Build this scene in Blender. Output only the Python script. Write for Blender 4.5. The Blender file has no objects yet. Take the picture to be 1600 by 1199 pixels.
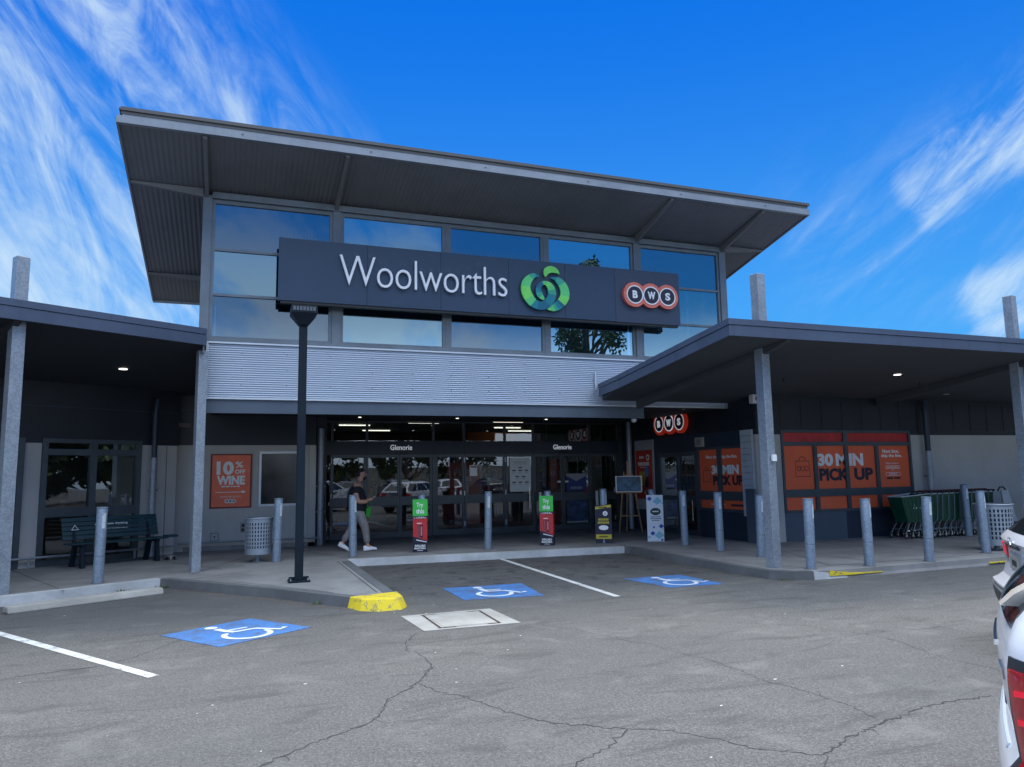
import bpy, bmesh, math, random
from mathutils import Vector, Matrix
random.seed(7)
R = math.radians
scene = bpy.context.scene

# ------------------------------------------------------------------ camera
cam_d = bpy.data.cameras.new("camera")
cam = bpy.data.objects.new("camera", cam_d)
scene.collection.objects.link(cam)
scene.camera = cam
cam_d.sensor_width = 36.0
cam_d.lens = 36.0 * 1157.0 / 1600.0
cam_d.clip_start = 0.05
cam_d.clip_end = 2000
cam_d.dof.use_dof = False
PITCH, ROLL, YAW, EYE = R(7.065), R(0.968), R(20.64), 1.7
cp, sp, cr, sr = math.cos(PITCH), math.sin(PITCH), math.cos(ROLL), math.sin(ROLL)
rt, dn, fw = Vector((cr, sr*0, 0)), None, None
_right, _fwd, _down = Vector((1, 0, 0)), Vector((0, cp, sp)), Vector((0, sp, -cp))
_r2, _d2 = cr*_right + sr*_down, -sr*_right + cr*_down
def _rot(v):
    c, s = math.cos(YAW), math.sin(YAW)
    return Vector((c*v.x + s*v.y, -s*v.x + c*v.y, v.z))
_r2, _d2, _fw = _rot(_r2), _rot(_d2), _rot(_fwd)
M = Matrix((( _r2.x, -_d2.x, -_fw.x, 0), (_r2.y, -_d2.y, -_fw.y, 0), (_r2.z, -_d2.z, -_fw.z, EYE), (0, 0, 0, 1)))
cam.matrix_world = M

# ------------------------------------------------------------------ exposure
vs = scene.view_settings
vs.view_transform = 'Standard'; vs.look = 'None'; vs.gamma = 1; vs.exposure = 0.0
scene.cycles.max_bounces = 6
scene.cycles.transparent_max_bounces = 12
scene.cycles.caustics_reflective = False
scene.cycles.caustics_refractive = False
scene.cycles.sample_clamp_indirect = 4

# ------------------------------------------------------------------ node helper
class NT:
    def __init__(s, tree): s.t = tree; s.n = tree.nodes; s.l = tree.links
    def node(s, kind, **kw):
        n = s.n.new(kind)
        for k, v in kw.items():
            if k.startswith('i_'):
                n.inputs[k[2:].replace('_', ' ')].default_value = v
            else: setattr(n, k, v)
        return n
    def sock(s, inp, v):
        if hasattr(v, 'is_output') or isinstance(v, bpy.types.NodeSocket): s.l.new(v, inp)
        else: inp.default_value = v
    def math(s, op, a, b=0.0, c=None, clamp=False):
        n = s.n.new('ShaderNodeMath'); n.operation = op; n.use_clamp = clamp
        s.sock(n.inputs[0], a); s.sock(n.inputs[1], b)
        if c is not None: s.sock(n.inputs[2], c)
        return n.outputs[0]
    def mix(s, f, a, b, mode='MIX'):
        n = s.n.new('ShaderNodeMix'); n.data_type = 'RGBA'; n.blend_type = mode
        s.sock(n.inputs[0], f); s.sock(n.inputs[6], a); s.sock(n.inputs[7], b)
        return n.outputs[2]
    def ramp(s, v, lo, hi, a=0.0, b=1.0):
        n = s.n.new('ShaderNodeMapRange'); n.interpolation_type = 'SMOOTHSTEP'
        s.sock(n.inputs[0], v); n.inputs[1].default_value = lo; n.inputs[2].default_value = hi
        n.inputs[3].default_value = a; n.inputs[4].default_value = b
        return n.outputs[0]
    def dot(s, v, c):
        n = s.n.new('ShaderNodeVectorMath'); n.operation = 'DOT_PRODUCT'
        s.sock(n.inputs[0], v); n.inputs[1].default_value = c
        return n.outputs['Value']
    def comb(s, x, y, z=0.0):
        n = s.n.new('ShaderNodeCombineXYZ')
        s.sock(n.inputs[0], x); s.sock(n.inputs[1], y); s.sock(n.inputs[2], z)
        return n.outputs[0]
    def noise(s, vec, scale, detail=4, rough=0.55, dist=0.0, out=0):
        n = s.n.new('ShaderNodeTexNoise')
        if vec is not None: s.l.new(vec, n.inputs['Vector'])
        n.inputs['Scale'].default_value = scale; n.inputs['Detail'].default_value = detail
        n.inputs['Roughness'].default_value = rough; n.inputs['Distortion'].default_value = dist
        return n.outputs[out]

# ------------------------------------------------------------------ world
SUN_EL, SUN_AZ = R(60), R(28)      # azimuth measured from +Y towards +X
world = bpy.data.worlds.new("World"); scene.world = world; world.use_nodes = True
w = NT(world.node_tree); w.n.clear()
wout = w.node('ShaderNodeOutputWorld'); bg = w.node('ShaderNodeBackground')
w.l.new(bg.outputs[0], wout.inputs[0])
sky = w.node('ShaderNodeTexSky'); sky.sky_type = 'NISHITA'; sky.sun_disc = False
sky.sun_elevation = SUN_EL; sky.sun_rotation = SUN_AZ; sky.air_density = 1.0; sky.dust_density = 0.2; sky.ozone_density = 3.0
bg.inputs[1].default_value = 0.1
tc = w.node('ShaderNodeTexCoord'); D = tc.outputs['Generated']
sep = w.node('ShaderNodeSeparateXYZ'); w.l.new(D, sep.inputs[0])
hz = sep.outputs[2]
# deep polarised blue: tint the physical sky, then let a gradient set its depth
tint = w.mix(1.0, sky.outputs[0], (0.045, 0.50, 1.42, 1), 'MULTIPLY')
grad = w.mix(w.ramp(hz, 0.0, 0.62), (1.0, 4.9, 9.4, 1), (0.02, 1.75, 8.2, 1))
base = w.mix(0.80, tint, grad)
# cirrus in front (tangent-plane coordinates fixed to the world, centred over the shop)
FX = w.math('MAXIMUM', w.dot(D, tuple(_fw)), 0.12)
S = w.math('DIVIDE', w.dot(D, tuple(_r2)), FX)
T = w.math('DIVIDE', w.dot(D, tuple(-_d2)), FX)
def band(ax, ay, bx, by, wid, soft, ext=0.25):
    dx, dy = bx-ax, by-ay; L = math.hypot(dx, dy); dx /= L; dy /= L
    al = w.math('ADD', w.math('MULTIPLY', S, dx), w.math('MULTIPLY_ADD', T, dy, -(ax*dx+ay*dy)))
    ac = w.math('ABSOLUTE', w.math('ADD', w.math('MULTIPLY', S, -dy), w.math('MULTIPLY_ADD', T, dx, ax*dy-ay*dx)))
    m = w.ramp(ac, wid, wid+soft, 1.0, 0.0)
    m = w.math('MULTIPLY', m, w.ramp(al, -ext, 0.02, 0.0, 1.0))
    return w.math('MULTIPLY', m, w.ramp(al, L-0.02, L+ext, 1.0, 0.0))
def streaks(ang, sc_al, sc_ac, detail=9, dist=0.5, off=0.0):
    c, s_ = math.cos(ang), math.sin(ang)
    al = w.math('ADD', w.math('MULTIPLY', S, c*sc_al), w.math('MULTIPLY', T, s_*sc_al))
    ac = w.math('ADD', w.math('MULTIPLY', S, -s_*sc_ac), w.math('MULTIPLY', T, c*sc_ac))
    return w.noise(w.comb(al, ac, off), 1.0, detail, 0.62, dist)
n1 = streaks(R(-54), 1.3, 4.2, 12, 1.5, 1.3)
n1b = streaks(R(-64), 3.5, 13.0, 9, 2.2, 7.3)
n1 = w.math('ADD', w.math('MULTIPLY', n1, 0.62), w.math('MULTIPLY', n1b, 0.38))
b1 = band(-0.62, 0.62, -0.30, 0.22, 0.03, 0.16)
b2 = band(-0.74, 0.44, -0.40, 0.04, 0.06, 0.19, 0.3)
b3 = band(-0.72, 0.16, -0.36, 0.06, 0.02, 0.14, 0.2)
mL = w.math('MAXIMUM', w.math('MAXIMUM', b1, b2), b3)
cL = w.math('MULTIPLY', w.ramp(w.math('MULTIPLY_ADD', mL, 0.20, n1), 0.58, 0.89), w.math('POWER', mL, 0.8))
cL = w.math('MAXIMUM', cL, w.math('MULTIPLY', w.ramp(n1, 0.42, 0.62), w.math('MULTIPLY', mL, 0.52)))
n2 = streaks(R(38), 2.2, 8.0, 10, 1.2, 4.1)
n2b = streaks(R(46), 7.0, 26.0, 8, 1.5, 2.1)
n2 = w.math('ADD', w.math('MULTIPLY', n2, 0.7), w.math('MULTIPLY', n2b, 0.3))
c1 = band(0.53, 0.24, 0.78, 0.41, 0.012, 0.11, 0.05)
c2 = band(0.37, 0.185, 0.49, 0.245, 0.01, 0.05, 0.04)
c2 = w.math('MULTIPLY', c2, 0.6)
c3 = band(0.62, 0.10, 0.85, 0.16, 0.02, 0.09, 0.06)
c4 = band(0.45, 0.17, 0.75, 0.27, 0.02, 0.18, 0.15); c4 = w.math('MULTIPLY', c4, 0.55)
mR = w.math('MAXIMUM', w.math('MAXIMUM', c1, c2), w.math('MAXIMUM', c3, c4))
cR = w.math('MULTIPLY', w.ramp(w.math('MULTIPLY_ADD', mR, 0.24, n2), 0.58, 0.90), mR)
cR = w.math('MAXIMUM', cR, w.math('MULTIPLY', w.ramp(n2, 0.40, 0.62), w.math('MULTIPLY', mR, 0.28)))
cir = w.math('MULTIPLY', w.math('MAXIMUM', cL, cR), 0.88)
cir = w.math('MULTIPLY', cir, w.ramp(w.dot(D, tuple(_fw)), 0.25, 0.5))
base = w.mix(cir, base, (6.6, 8.4, 9.8, 1))
# low cumulus behind the photographer (seen mirrored in the glazing)
cn = w.noise(D, 3.2, 8, 0.6, 0.3)
cm = w.math('MULTIPLY', w.ramp(cn, 0.49, 0.62), w.ramp(hz, 0.40, 0.22))
cm = w.math('MULTIPLY', cm, w.ramp(sep.outputs[1], 0.15, -0.25))
base = w.mix(w.math('MULTIPLY', cm, 0.8), base, (6.0, 6.6, 7.6, 1))
# bright thin veil added overhead and behind, out of view, as fill light
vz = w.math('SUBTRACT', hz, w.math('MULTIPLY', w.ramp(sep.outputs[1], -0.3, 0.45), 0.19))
veil_fill = w.ramp(vz, 0.43, 0.62)
# low sky behind the photographer, brightened out of view to light the shop front
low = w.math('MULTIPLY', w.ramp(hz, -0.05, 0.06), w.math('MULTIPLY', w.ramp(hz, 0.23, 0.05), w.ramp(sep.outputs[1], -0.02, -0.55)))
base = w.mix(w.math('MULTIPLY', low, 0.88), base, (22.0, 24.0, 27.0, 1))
base = w.mix(veil_fill, base, (24.0, 27.0, 31.0, 1))
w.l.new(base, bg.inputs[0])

# ------------------------------------------------------------------ sun (soft: it stands behind thin cloud)
sd = bpy.data.lights.new("sun", 'SUN'); sd.energy = 2.6; sd.angle = R(18); sd.color = (1.0, 0.94, 0.85)
sun = bpy.data.objects.new("sun", sd); scene.collection.objects.link(sun)
sdir = Vector((math.sin(SUN_AZ)*math.cos(SUN_EL), math.cos(SUN_AZ)*math.cos(SUN_EL), math.sin(SUN_EL)))
sun.rotation_euler = sdir.to_track_quat('Z', 'Y').to_euler()

# ------------------------------------------------------------------ materials
MATS = {}
def mat(name, col, rough=0.6, metal=0.0, var=0.0, vscale=3.0, bump=0.0, bscale=60.0, spec=0.5, emit=None, estr=1.0, coat=0.0, streak=0.0):
    if name in MATS: return MATS[name]
    m = bpy.data.materials.new(name); m.use_nodes = True
    t = NT(m.node_tree); p = t.n['Principled BSDF']
    p.inputs['Base Color'].default_value = (*col, 1); p.inputs['Roughness'].default_value = rough
    p.inputs['Metallic'].default_value = metal; p.inputs['Specular IOR Level'].default_value = spec
    p.inputs['Coat Weight'].default_value = coat
    tcn = t.node('ShaderNodeTexCoord'); O = tcn.outputs['Object']
    if var > 0 or streak > 0:
        n = t.noise(O, vscale, 8, 0.65)
        lo = tuple(c*(1-var) for c in col); hi = tuple(min(1, c*(1+var)) for c in col)
        c = t.mix(t.ramp(n, 0.28, 0.72), (*lo, 1), (*hi, 1))
        if streak > 0:
            mp = t.node('ShaderNodeMapping'); t.l.new(O, mp.inputs[0]); mp.inputs['Scale'].default_value = (9, 9, 0.7)
            sn = t.noise(mp.outputs[0], 1.0, 6, 0.6)
            c = t.mix(t.math('MULTIPLY', t.ramp(sn, 0.5, 0.8), streak), c, tuple(x*0.45 for x in col)+(1,))
        t.l.new(c, p.inputs['Base Color'])
        r2 = t.math('MULTIPLY_ADD', n, 0.25, rough-0.12, clamp=True)
        t.l.new(r2, p.inputs['Roughness'])
    if bump > 0:
        bn = t.noise(O, bscale, 3, 0.6)
        b = t.node('ShaderNodeBump'); b.inputs['Strength'].default_value = bump; b.inputs['Distance'].default_value = 0.01
        t.l.new(bn, b.inputs['Height']); t.l.new(b.outputs[0], p.inputs['Normal'])
    if emit is not None:
        p.inputs['Emission Color'].default_value = (*emit, 1); p.inputs['Emission Strength'].default_value = estr
    MATS[name] = m
    return m

def galv(name, col=(0.36, 0.40, 0.44), vs=38):
    """spangled galvanised steel"""
    if name in MATS: return MATS[name]
    m = bpy.data.materials.new(name); m.use_nodes = True
    t = NT(m.node_tree); p = t.n['Principled BSDF']
    tcn = t.node('ShaderNodeTexCoord'); O = tcn.outputs['Object']
    v = t.node('ShaderNodeTexVoronoi'); t.l.new(O, v.inputs[0]); v.inputs['Scale'].default_value = vs
    n = t.noise(O, 2.2, 7, 0.6); n2 = t.noise(O, 14, 5, 0.6)
    sx = t.node('ShaderNodeSeparateXYZ'); t.l.new(v.outputs['Color'], sx.inputs[0])
    k = t.math('ADD', t.math('MULTIPLY', sx.outputs[0], 0.30), t.math('MULTIPLY', t.math('ADD', n, n2), 0.45))
    c = t.mix(t.ramp(k, 0.25, 0.95), tuple(x*0.70 for x in col)+(1,), tuple(min(1, x*1.32) for x in col)+(1,))
    c = t.mix(t.math('MULTIPLY', t.ramp(n2, 0.62, 0.75), 0.3), c, tuple(x*0.55 for x in col)+(1,))
    t.l.new(c, p.inputs['Base Color']); p.inputs['Metallic'].default_value = 0.35
    t.l.new(t.math('MULTIPLY_ADD', sx.outputs[0], 0.2, 0.38), p.inputs['Roughness'])
    MATS[name] = m
    return m

def glass(name, tint, refl, refl_col=(0.9, 0.95, 1.0), rough=0.0):
    if name in MATS: return MATS[name]
    m = bpy.data.materials.new(name); m.use_nodes = True
    t = NT(m.node_tree); t.n.clear()
    o = t.node('ShaderNodeOutputMaterial'); mx = t.node('ShaderNodeMixShader')
    tr = t.node('ShaderNodeBsdfTransparent'); tr.inputs[0].default_value = (*tint, 1)
    gl = t.node('ShaderNodeBsdfGlossy'); gl.inputs[0].default_value = (*refl_col, 1); gl.inputs['Roughness'].default_value = rough
    tcn = t.node('ShaderNodeTexCoord'); bn = t.noise(tcn.outputs['Object'], 0.9, 2, 0.5)
    b = t.node('ShaderNodeBump'); b.inputs['Strength'].default_value = 0.035; b.inputs['Distance'].default_value = 0.05
    t.l.new(bn, b.inputs['Height']); t.l.new(b.outputs[0], gl.inputs['Normal'])
    lw = t.node('ShaderNodeLayerWeight'); lw.inputs[0].default_value = 0.25
    f = t.math('MULTIPLY_ADD', lw.outputs['Fresnel'], 1-refl, refl, clamp=True)
    t.l.new(f, mx.inputs[0]); t.l.new(tr.outputs[0], mx.inputs[1]); t.l.new(gl.outputs[0], mx.inputs[2])
    t.l.new(mx.outputs[0], o.inputs[0])
    MATS[name] = m
    return m

m_navy   = mat('navy_paint', (0.020, 0.033, 0.058), 0.45, 0.0, 0.12, 0.8, streak=0.15)
m_blackclad = mat('black_cladding', (0.012, 0.017, 0.028), 0.5, 0.0, 0.2, 1.0, streak=0.2)
m_frame  = mat('frame_grey', (0.070, 0.090, 0.108), 0.4, 0.3, 0.15, 2.0)
m_winfr  = mat('window_frame_grey', (0.155, 0.185, 0.215), 0.4, 0.4, 0.15, 2.0)
m_fascia = mat('fascia_blue_grey', (0.066, 0.090, 0.145), 0.42, 0.1, 0.14, 0.7, streak=0.35)
m_render = mat('rendered_wall', (0.50, 0.495, 0.48), 0.85, 0, 0.06, 1.1, 0.25, 220, streak=0.12)
m_beam   = mat('steel_blue_beam', (0.085, 0.115, 0.155), 0.5, 0.1, 0.12, 1.0)
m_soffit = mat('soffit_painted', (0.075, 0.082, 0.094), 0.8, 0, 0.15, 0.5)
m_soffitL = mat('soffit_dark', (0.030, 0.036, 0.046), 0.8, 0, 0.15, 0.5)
m_rsoff  = mat('corrugated_soffit', (0.185, 0.190, 0.200), 0.6, 0.1, 0.12, 0.6)
m_galv   = galv('galvanised_steel', (0.28, 0.32, 0.37), 55)
m_galvb  = galv('galvanised_bollard', (0.215, 0.275, 0.35), 70)
m_corr   = mat('corrugated_silver', (0.42, 0.49, 0.60), 0.42, 0.35, 0.05, 0.5)
m_trim   = mat('pale_metal_trim', (0.60, 0.66, 0.72), 0.4, 0.3)
m_rooftop = mat('roof_edge_metal', (0.10, 0.10, 0.10), 0.5, 0.3)
m_roofch = mat('roof_channel', (0.24, 0.27, 0.31), 0.45, 0.3, 0.12, 1.5, streak=0.2)
m_white  = mat('white_paint_metal', (0.80, 0.82, 0.85), 0.4)
m_black  = mat('black_plastic', (0.012, 0.013, 0.015), 0.45)
m_rubber = mat('rubber', (0.015, 0.015, 0.016), 0.8)
m_chrome = mat('chrome', (0.75, 0.77, 0.80), 0.15, 1.0)
m_orange = mat('orange_print', (0.86, 0.145, 0.055), 0.35, 0, 0.04, 1.5)
m_orangeb = mat('orange_print_dark', (0.34, 0.045, 0.03), 0.4)
m_redsign = mat('orange_red_sign', (0.75, 0.10, 0.05), 0.35)
m_inkw   = mat('white_ink', (0.86, 0.87, 0.88), 0.5)
m_inkk   = mat('navy_ink', (0.010, 0.012, 0.035), 0.5)
m_green  = mat('trolley_green', (0.003, 0.060, 0.034), 0.38, 0, 0.15, 3.0)
m_benchg = mat('bench_slat_paint', (0.006, 0.040, 0.055), 0.5, 0, 0.2, 6.0)
m_lime   = mat('leaf_green_print', (0.05, 0.55, 0.08), 0.4)
m_redpr  = mat('red_print', (0.50, 0.03, 0.035), 0.35, 0, 0.2, 6)
m_yellowpr = mat('yellow_print', (0.50, 0.42, 0.03), 0.4)
m_wood   = mat('pale_pine', (0.42, 0.25, 0.12), 0.6, 0, 0.2, 12)
m_binm   = mat('bin_grey', (0.33, 0.39, 0.46), 0.4, 0.4, 0.08, 4)
m_pole   = mat('lamp_post_paint', (0.006, 0.014, 0.024), 0.6, 0, 0.2, 3.0, spec=0.25)
m_lamp   = mat('downlight_glow', (1, 1, 1), 0.5, emit=(1.0, 0.93, 0.80), estr=3)
m_lampc  = mat('interior_light', (1, 1, 1), 0.5, emit=(1.0, 0.90, 0.74), estr=3.0)
m_bluepaint = mat('blue_road_paint', (0.035, 0.20, 0.62), 0.7, 0, 0.22, 9)
m_yellow = None

def wornpaint(name, col, under, scale=9.0, lo=0.60, hi=0.66):
    if name in MATS: return MATS[name]
    m = bpy.data.materials.new(name); m.use_nodes = True
    t = NT(m.node_tree); p = t.n['Principled BSDF']; p.inputs['Roughness'].default_value = 0.75
    tcn = t.node('ShaderNodeTexCoord'); O = tcn.outputs['Object']
    a = t.noise(O, scale, 8, 0.7); b = t.noise(O, scale*14, 4, 0.7)
    k = t.math('MULTIPLY_ADD', b, 0.45, t.math('MULTIPLY', a, 0.62))
    c0 = t.mix(t.ramp(t.noise(O, 3, 4), 0.3, 0.7), tuple(x*0.86 for x in col)+(1,), (*col, 1))
    c = t.mix(t.ramp(k, lo, hi), c0, (*under, 1))
    t.l.new(c, p.inputs['Base Color'])
    bm = t.node('ShaderNodeBump'); bm.inputs['Strength'].default_value = 0.5; bm.inputs['Distance'].default_value = 0.004
    t.l.new(t.noise(O, 160, 3), bm.inputs['Height']); t.l.new(bm.outputs[0], p.inputs['Normal'])
    MATS[name] = m
    return m
m_linew = wornpaint('white_road_paint', (0.66, 0.67, 0.66), (0.12, 0.12, 0.12), 5.0, 0.52, 0.70)
m_blueb = wornpaint('blue_bay_paint', (0.055, 0.195, 0.50), (0.08, 0.09, 0.11), 4.0, 0.50, 0.66)
m_symw  = wornpaint('white_symbol_paint', (0.66, 0.72, 0.80), (0.10, 0.2, 0.4), 6.0, 0.62, 0.70)
m_yell  = wornpaint('yellow_kerb_paint', (0.78, 0.60, 0.02), (0.16, 0.16, 0.15), 6.0, 0.575, 0.60)

def asphalt():
    m = bpy.data.materials.new('asphalt'); m.use_nodes = True
    t = NT(m.node_tree); p = t.n['Principled BSDF']
    tcn = t.node('ShaderNodeTexCoord'); O = tcn.outputs['Object']
    v = t.node('ShaderNodeTexVoronoi'); t.l.new(O, v.inputs[0]); v.inputs['Scale'].default_value = 130
    sx = t.node('ShaderNodeSeparateXYZ'); t.l.new(v.outputs['Color'], sx.inputs[0])
    big = t.noise(O, 0.35, 5, 0.55); mid = t.noise(O, 1.7, 8, 0.65, 0.5); fine = t.noise(O, 42, 6, 0.75)
    c = t.mix(t.ramp(fine, 0.3, 0.72), (0.060, 0.058, 0.056, 1), (0.164, 0.158, 0.149, 1))
    stone = t.ramp(sx.outputs[0], 0.80, 0.98)
    c = t.mix(t.math('MULTIPLY', stone, 0.42), c, (0.33, 0.32, 0.31, 1))
    dark = t.ramp(sx.outputs[1], 0.78, 0.95)
    c = t.mix(t.math('MULTIPLY', dark, 0.4), c, (0.03, 0.03, 0.034, 1))
    c = t.mix(t.math('MULTIPLY', t.ramp(big, 0.35, 0.65), 0.30), c, (0.060, 0.064, 0.070, 1))
    # tyre scrub and oil: elongated blotches
    mp = t.node('ShaderNodeMapping'); t.l.new(O, mp.inputs[0]); mp.inputs['Rotation'].default_value = (0, 0, R(-28)); mp.inputs['Scale'].default_value = (0.7, 2.6, 1)
    sc = t.noise(mp.outputs[0], 1.3, 8, 0.7, 0.8)
    c = t.mix(t.math('MULTIPLY', t.ramp(sc, 0.50, 0.66), 0.55), c, (0.048, 0.047, 0.046, 1))
    c = t.mix(t.math('MULTIPLY', t.ramp(mid, 0.52, 0.70), 0.40), c, (0.20, 0.195, 0.185, 1))
    oil = t.noise(O, 3.1, 6, 0.6, 0.3)
    sy = t.node('ShaderNodeSeparateXYZ'); t.l.new(O, sy.inputs[0])
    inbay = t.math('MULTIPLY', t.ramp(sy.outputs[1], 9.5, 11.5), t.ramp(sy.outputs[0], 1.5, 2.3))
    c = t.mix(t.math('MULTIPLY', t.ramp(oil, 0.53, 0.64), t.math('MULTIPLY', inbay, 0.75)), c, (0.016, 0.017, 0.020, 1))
    c = t.mix(t.math('MULTIPLY', t.ramp(sy.outputs[1], 9.0, 11.5), 0.35), c, (0.040, 0.042, 0.048, 1))  # even darkening of the asphalt towards the shop
    t.l.new(c, p.inputs['Base Color']); p.inputs['Roughness'].default_value = 0.82
    b = t.node('ShaderNodeBump'); b.inputs['Strength'].default_value = 0.7; b.inputs['Distance'].default_value = 0.006
    t.l.new(t.math('ADD', fine, t.math('MULTIPLY', v.outputs['Distance'], 0.8)), b.inputs['Height']); t.l.new(b.outputs[0], p.inputs['Normal'])
    return m
m_asph = asphalt()

def concrete(name, col, jx=None, jy=None):
    m = bpy.data.materials.new(name); m.use_nodes = True
    t = NT(m.node_tree); p = t.n['Principled BSDF']; p.inputs['Roughness'].default_value = 0.85
    tcn = t.node('ShaderNodeTexCoord'); O = tcn.outputs['Object']
    a = t.noise(O, 1.1, 8, 0.65, 0.4); f = t.noise(O, 60, 5, 0.7); st = t.noise(O, 4.5, 7, 0.7, 0.6)
    c = t.mix(t.ramp(a, 0.3, 0.7), tuple(x*0.74 for x in col)+(1,), tuple(x*1.15 for x in col)+(1,))
    c = t.mix(t.math('MULTIPLY', t.ramp(f, 0.45, 0.8), 0.35), c, tuple(x*0.5 for x in col)+(1,))
    c = t.mix(t.math('MULTIPLY', t.ramp(st, 0.60, 0.76), 0.5), c, tuple(x*0.42 for x in col)+(1,))
    t.l.new(c, p.inputs['Base Color'])
    b = t.node('ShaderNodeBump'); b.inputs['Strength'].default_value = 0.35; b.inputs['Distance'].default_value = 0.004
    t.l.new(f, b.inputs['Height']); t.l.new(b.outputs[0], p.inputs['Normal'])
    return m
m_pave = concrete('pavement_concrete', (0.235, 0.235, 0.235))
m_kerb = concrete('kerb_concrete', (0.47, 0.49, 0.51))
m_kerbd = concrete('kerb_concrete_dirty', (0.115, 0.122, 0.13))
m_pit  = concrete('pit_concrete', (0.36, 0.355, 0.33))

# ------------------------------------------------------------------ object helpers
COL = scene.collection
def tag(o, label=None, cat=None, group=None, kind=None):
    if label: o['label'] = label
    if cat: o['category'] = cat
    if group: o['group'] = group
    if kind: o['kind'] = kind
    return o
def thing(name, label, cat, loc=(0, 0, 0), rz=0.0, group=None):
    o = bpy.data.objects.new(name, None); COL.objects.link(o); o.empty_display_size = 0.2
    o.location = loc; o.rotation_euler = (0, 0, rz)
    return tag(o, label, cat, group)
class Fr:
    """a frame on a wall: x to the right, y up, d out of the wall"""
    def __init__(s, o, Rv, Uv=(0, 0, 1)):
        s.o = Vector(o); s.R = Vector(Rv).normalized(); s.U = Vector(Uv).normalized(); s.N = s.R.cross(s.U)
    def p(s, x, y, d=0.0): return s.o + s.R*x + s.U*y + s.N*d
def rootloc(par, local):
    if par is None or local: return Vector((0, 0, 0))
    q = par
    while q.parent: q = q.parent
    return Vector(q.location)
SPLIT = {'base_print', 'wall', 'door_frame', 'cladding_rib', 'hinge', 'rail_post', 'interior_light', 'door_decal', 'header_joint', 'back_window_frame', 'ceiling_light', 'bolt', 'interior_wall', 'interior_counter', 'cladding_trim', 'socket', 'badge_block', 'print_block', 'cladding_backing', 'tube_print', 'pipe_bracket', 'sign_bracket', 'mast'}
class MB:
    def __init__(s): s.v = []; s.f = []; s.mi = []; s.cm = 0
    def add(s, vs_, fs):
        b = len(s.v); s.v += [Vector(x) for x in vs_]; s.f += [tuple(b+i for i in f) for f in fs]; s.mi += [s.cm]*len(fs)
    def box(s, x0, x1, y0, y1, z0, z1):
        s.add([(x0, y0, z0), (x1, y0, z0), (x1, y1, z0), (x0, y1, z0), (x0, y0, z1), (x1, y0, z1), (x1, y1, z1), (x0, y1, z1)],
              [(0, 3, 2, 1), (4, 5, 6, 7), (0, 1, 5, 4), (1, 2, 6, 5), (2, 3, 7, 6), (3, 0, 4, 7)])
        return s
    def fbox(s, F, x0, x1, y0, y1, d0, d1):
        P = [F.p(x, y, d) for d in (d0, d1) for (x, y) in ((x0, y0), (x1, y0), (x1, y1), (x0, y1))]
        s.add(P, [(0, 3, 2, 1), (4, 5, 6, 7), (0, 1, 5, 4), (1, 2, 6, 5), (2, 3, 7, 6), (3, 0, 4, 7)])
        return s
    def hexa(s, P):
        s.add(P, [(0, 3, 2, 1), (4, 5, 6, 7), (0, 1, 5, 4), (1, 2, 6, 5), (2, 3, 7, 6), (3, 0, 4, 7)]); return s
    def prism(s, pts, z0, z1, F=None):
        """pts: 2-D polygon; z0/z1 numbers or functions of (x,y); with F: (x,y) in the frame and z = depth"""
        f0 = z0 if callable(z0) else (lambda x, y: z0); f1 = z1 if callable(z1) else (lambda x, y: z1)
        n = len(pts)
        if F: P = [F.p(x, y, f0(x, y)) for x, y in pts]+[F.p(x, y, f1(x, y)) for x, y in pts]
        else: P = [(x, y, f0(x, y)) for x, y in pts]+[(x, y, f1(x, y)) for x, y in pts]
        s.add(P, [tuple(range(n-1, -1, -1)), tuple(range(n, 2*n))]+[(i, (i+1) % n, n+(i+1) % n, n+i) for i in range(n)])
        return s
    def cyl(s, a, b, r0, r1=None, n=16, cap=True):
        r1 = r0 if r1 is None else r1
        a, b = Vector(a), Vector(b); z = (b-a).normalized()
        x = z.orthogonal().normalized(); y = z.cross(x)
        P = [a+(x*math.cos(2*math.pi*i/n)+y*math.sin(2*math.pi*i/n))*r0 for i in range(n)]
        P += [b+(x*math.cos(2*math.pi*i/n)+y*math.sin(2*math.pi*i/n))*r1 for i in range(n)]
        F_ = [(i, (i+1) % n, n+(i+1) % n, n+i) for i in range(n)]
        if cap: F_ += [tuple(range(n-1, -1, -1)), tuple(range(n, 2*n))]
        s.add(P, F_); return s
    def tube(s, pts, r, n=10):
        pts = [Vector(p) for p in pts]
        rr = r if isinstance(r, (list, tuple)) else [r]*len(pts)
        rings = []; up = None
        for i, p in enumerate(pts):
            if i == 0: t = pts[1]-p
            elif i == len(pts)-1: t = p-pts[i-1]
            else: t = (pts[i+1]-p).normalized()+(p-pts[i-1]).normalized()
            t.normalize()
            x = t.orthogonal().normalized() if up is None else (up-t*up.dot(t)).normalized()
            up = x; y = t.cross(x)
            rings.append([p+(x*math.cos(2*math.pi*k/n)+y*math.sin(2*math.pi*k/n))*rr[i] for k in range(n)])
        P = [q for g in rings for q in g]; F_ = []
        for i in range(len(pts)-1):
            F_ += [(i*n+k, i*n+(k+1) % n, (i+1)*n+(k+1) % n, (i+1)*n+k) for k in range(n)]
        F_ += [tuple(range(n-1, -1, -1)), tuple((len(pts)-1)*n+k for k in range(n))]
        s.add(P, F_); return s
    def lathe(s, prof, c, n=24, arc=None):
        c = Vector(c); P = []; F_ = []
        for (r, z) in prof: P += [c+Vector((r*math.cos(2*math.pi*k/n), r*math.sin(2*math.pi*k/n), z)) for k in range(n)]
        for i in range(len(prof)-1):
            F_ += [(i*n+k, i*n+(k+1) % n, (i+1)*n+(k+1) % n, (i+1)*n+k) for k in range(n)]
        s.add(P, F_); return s
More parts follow.
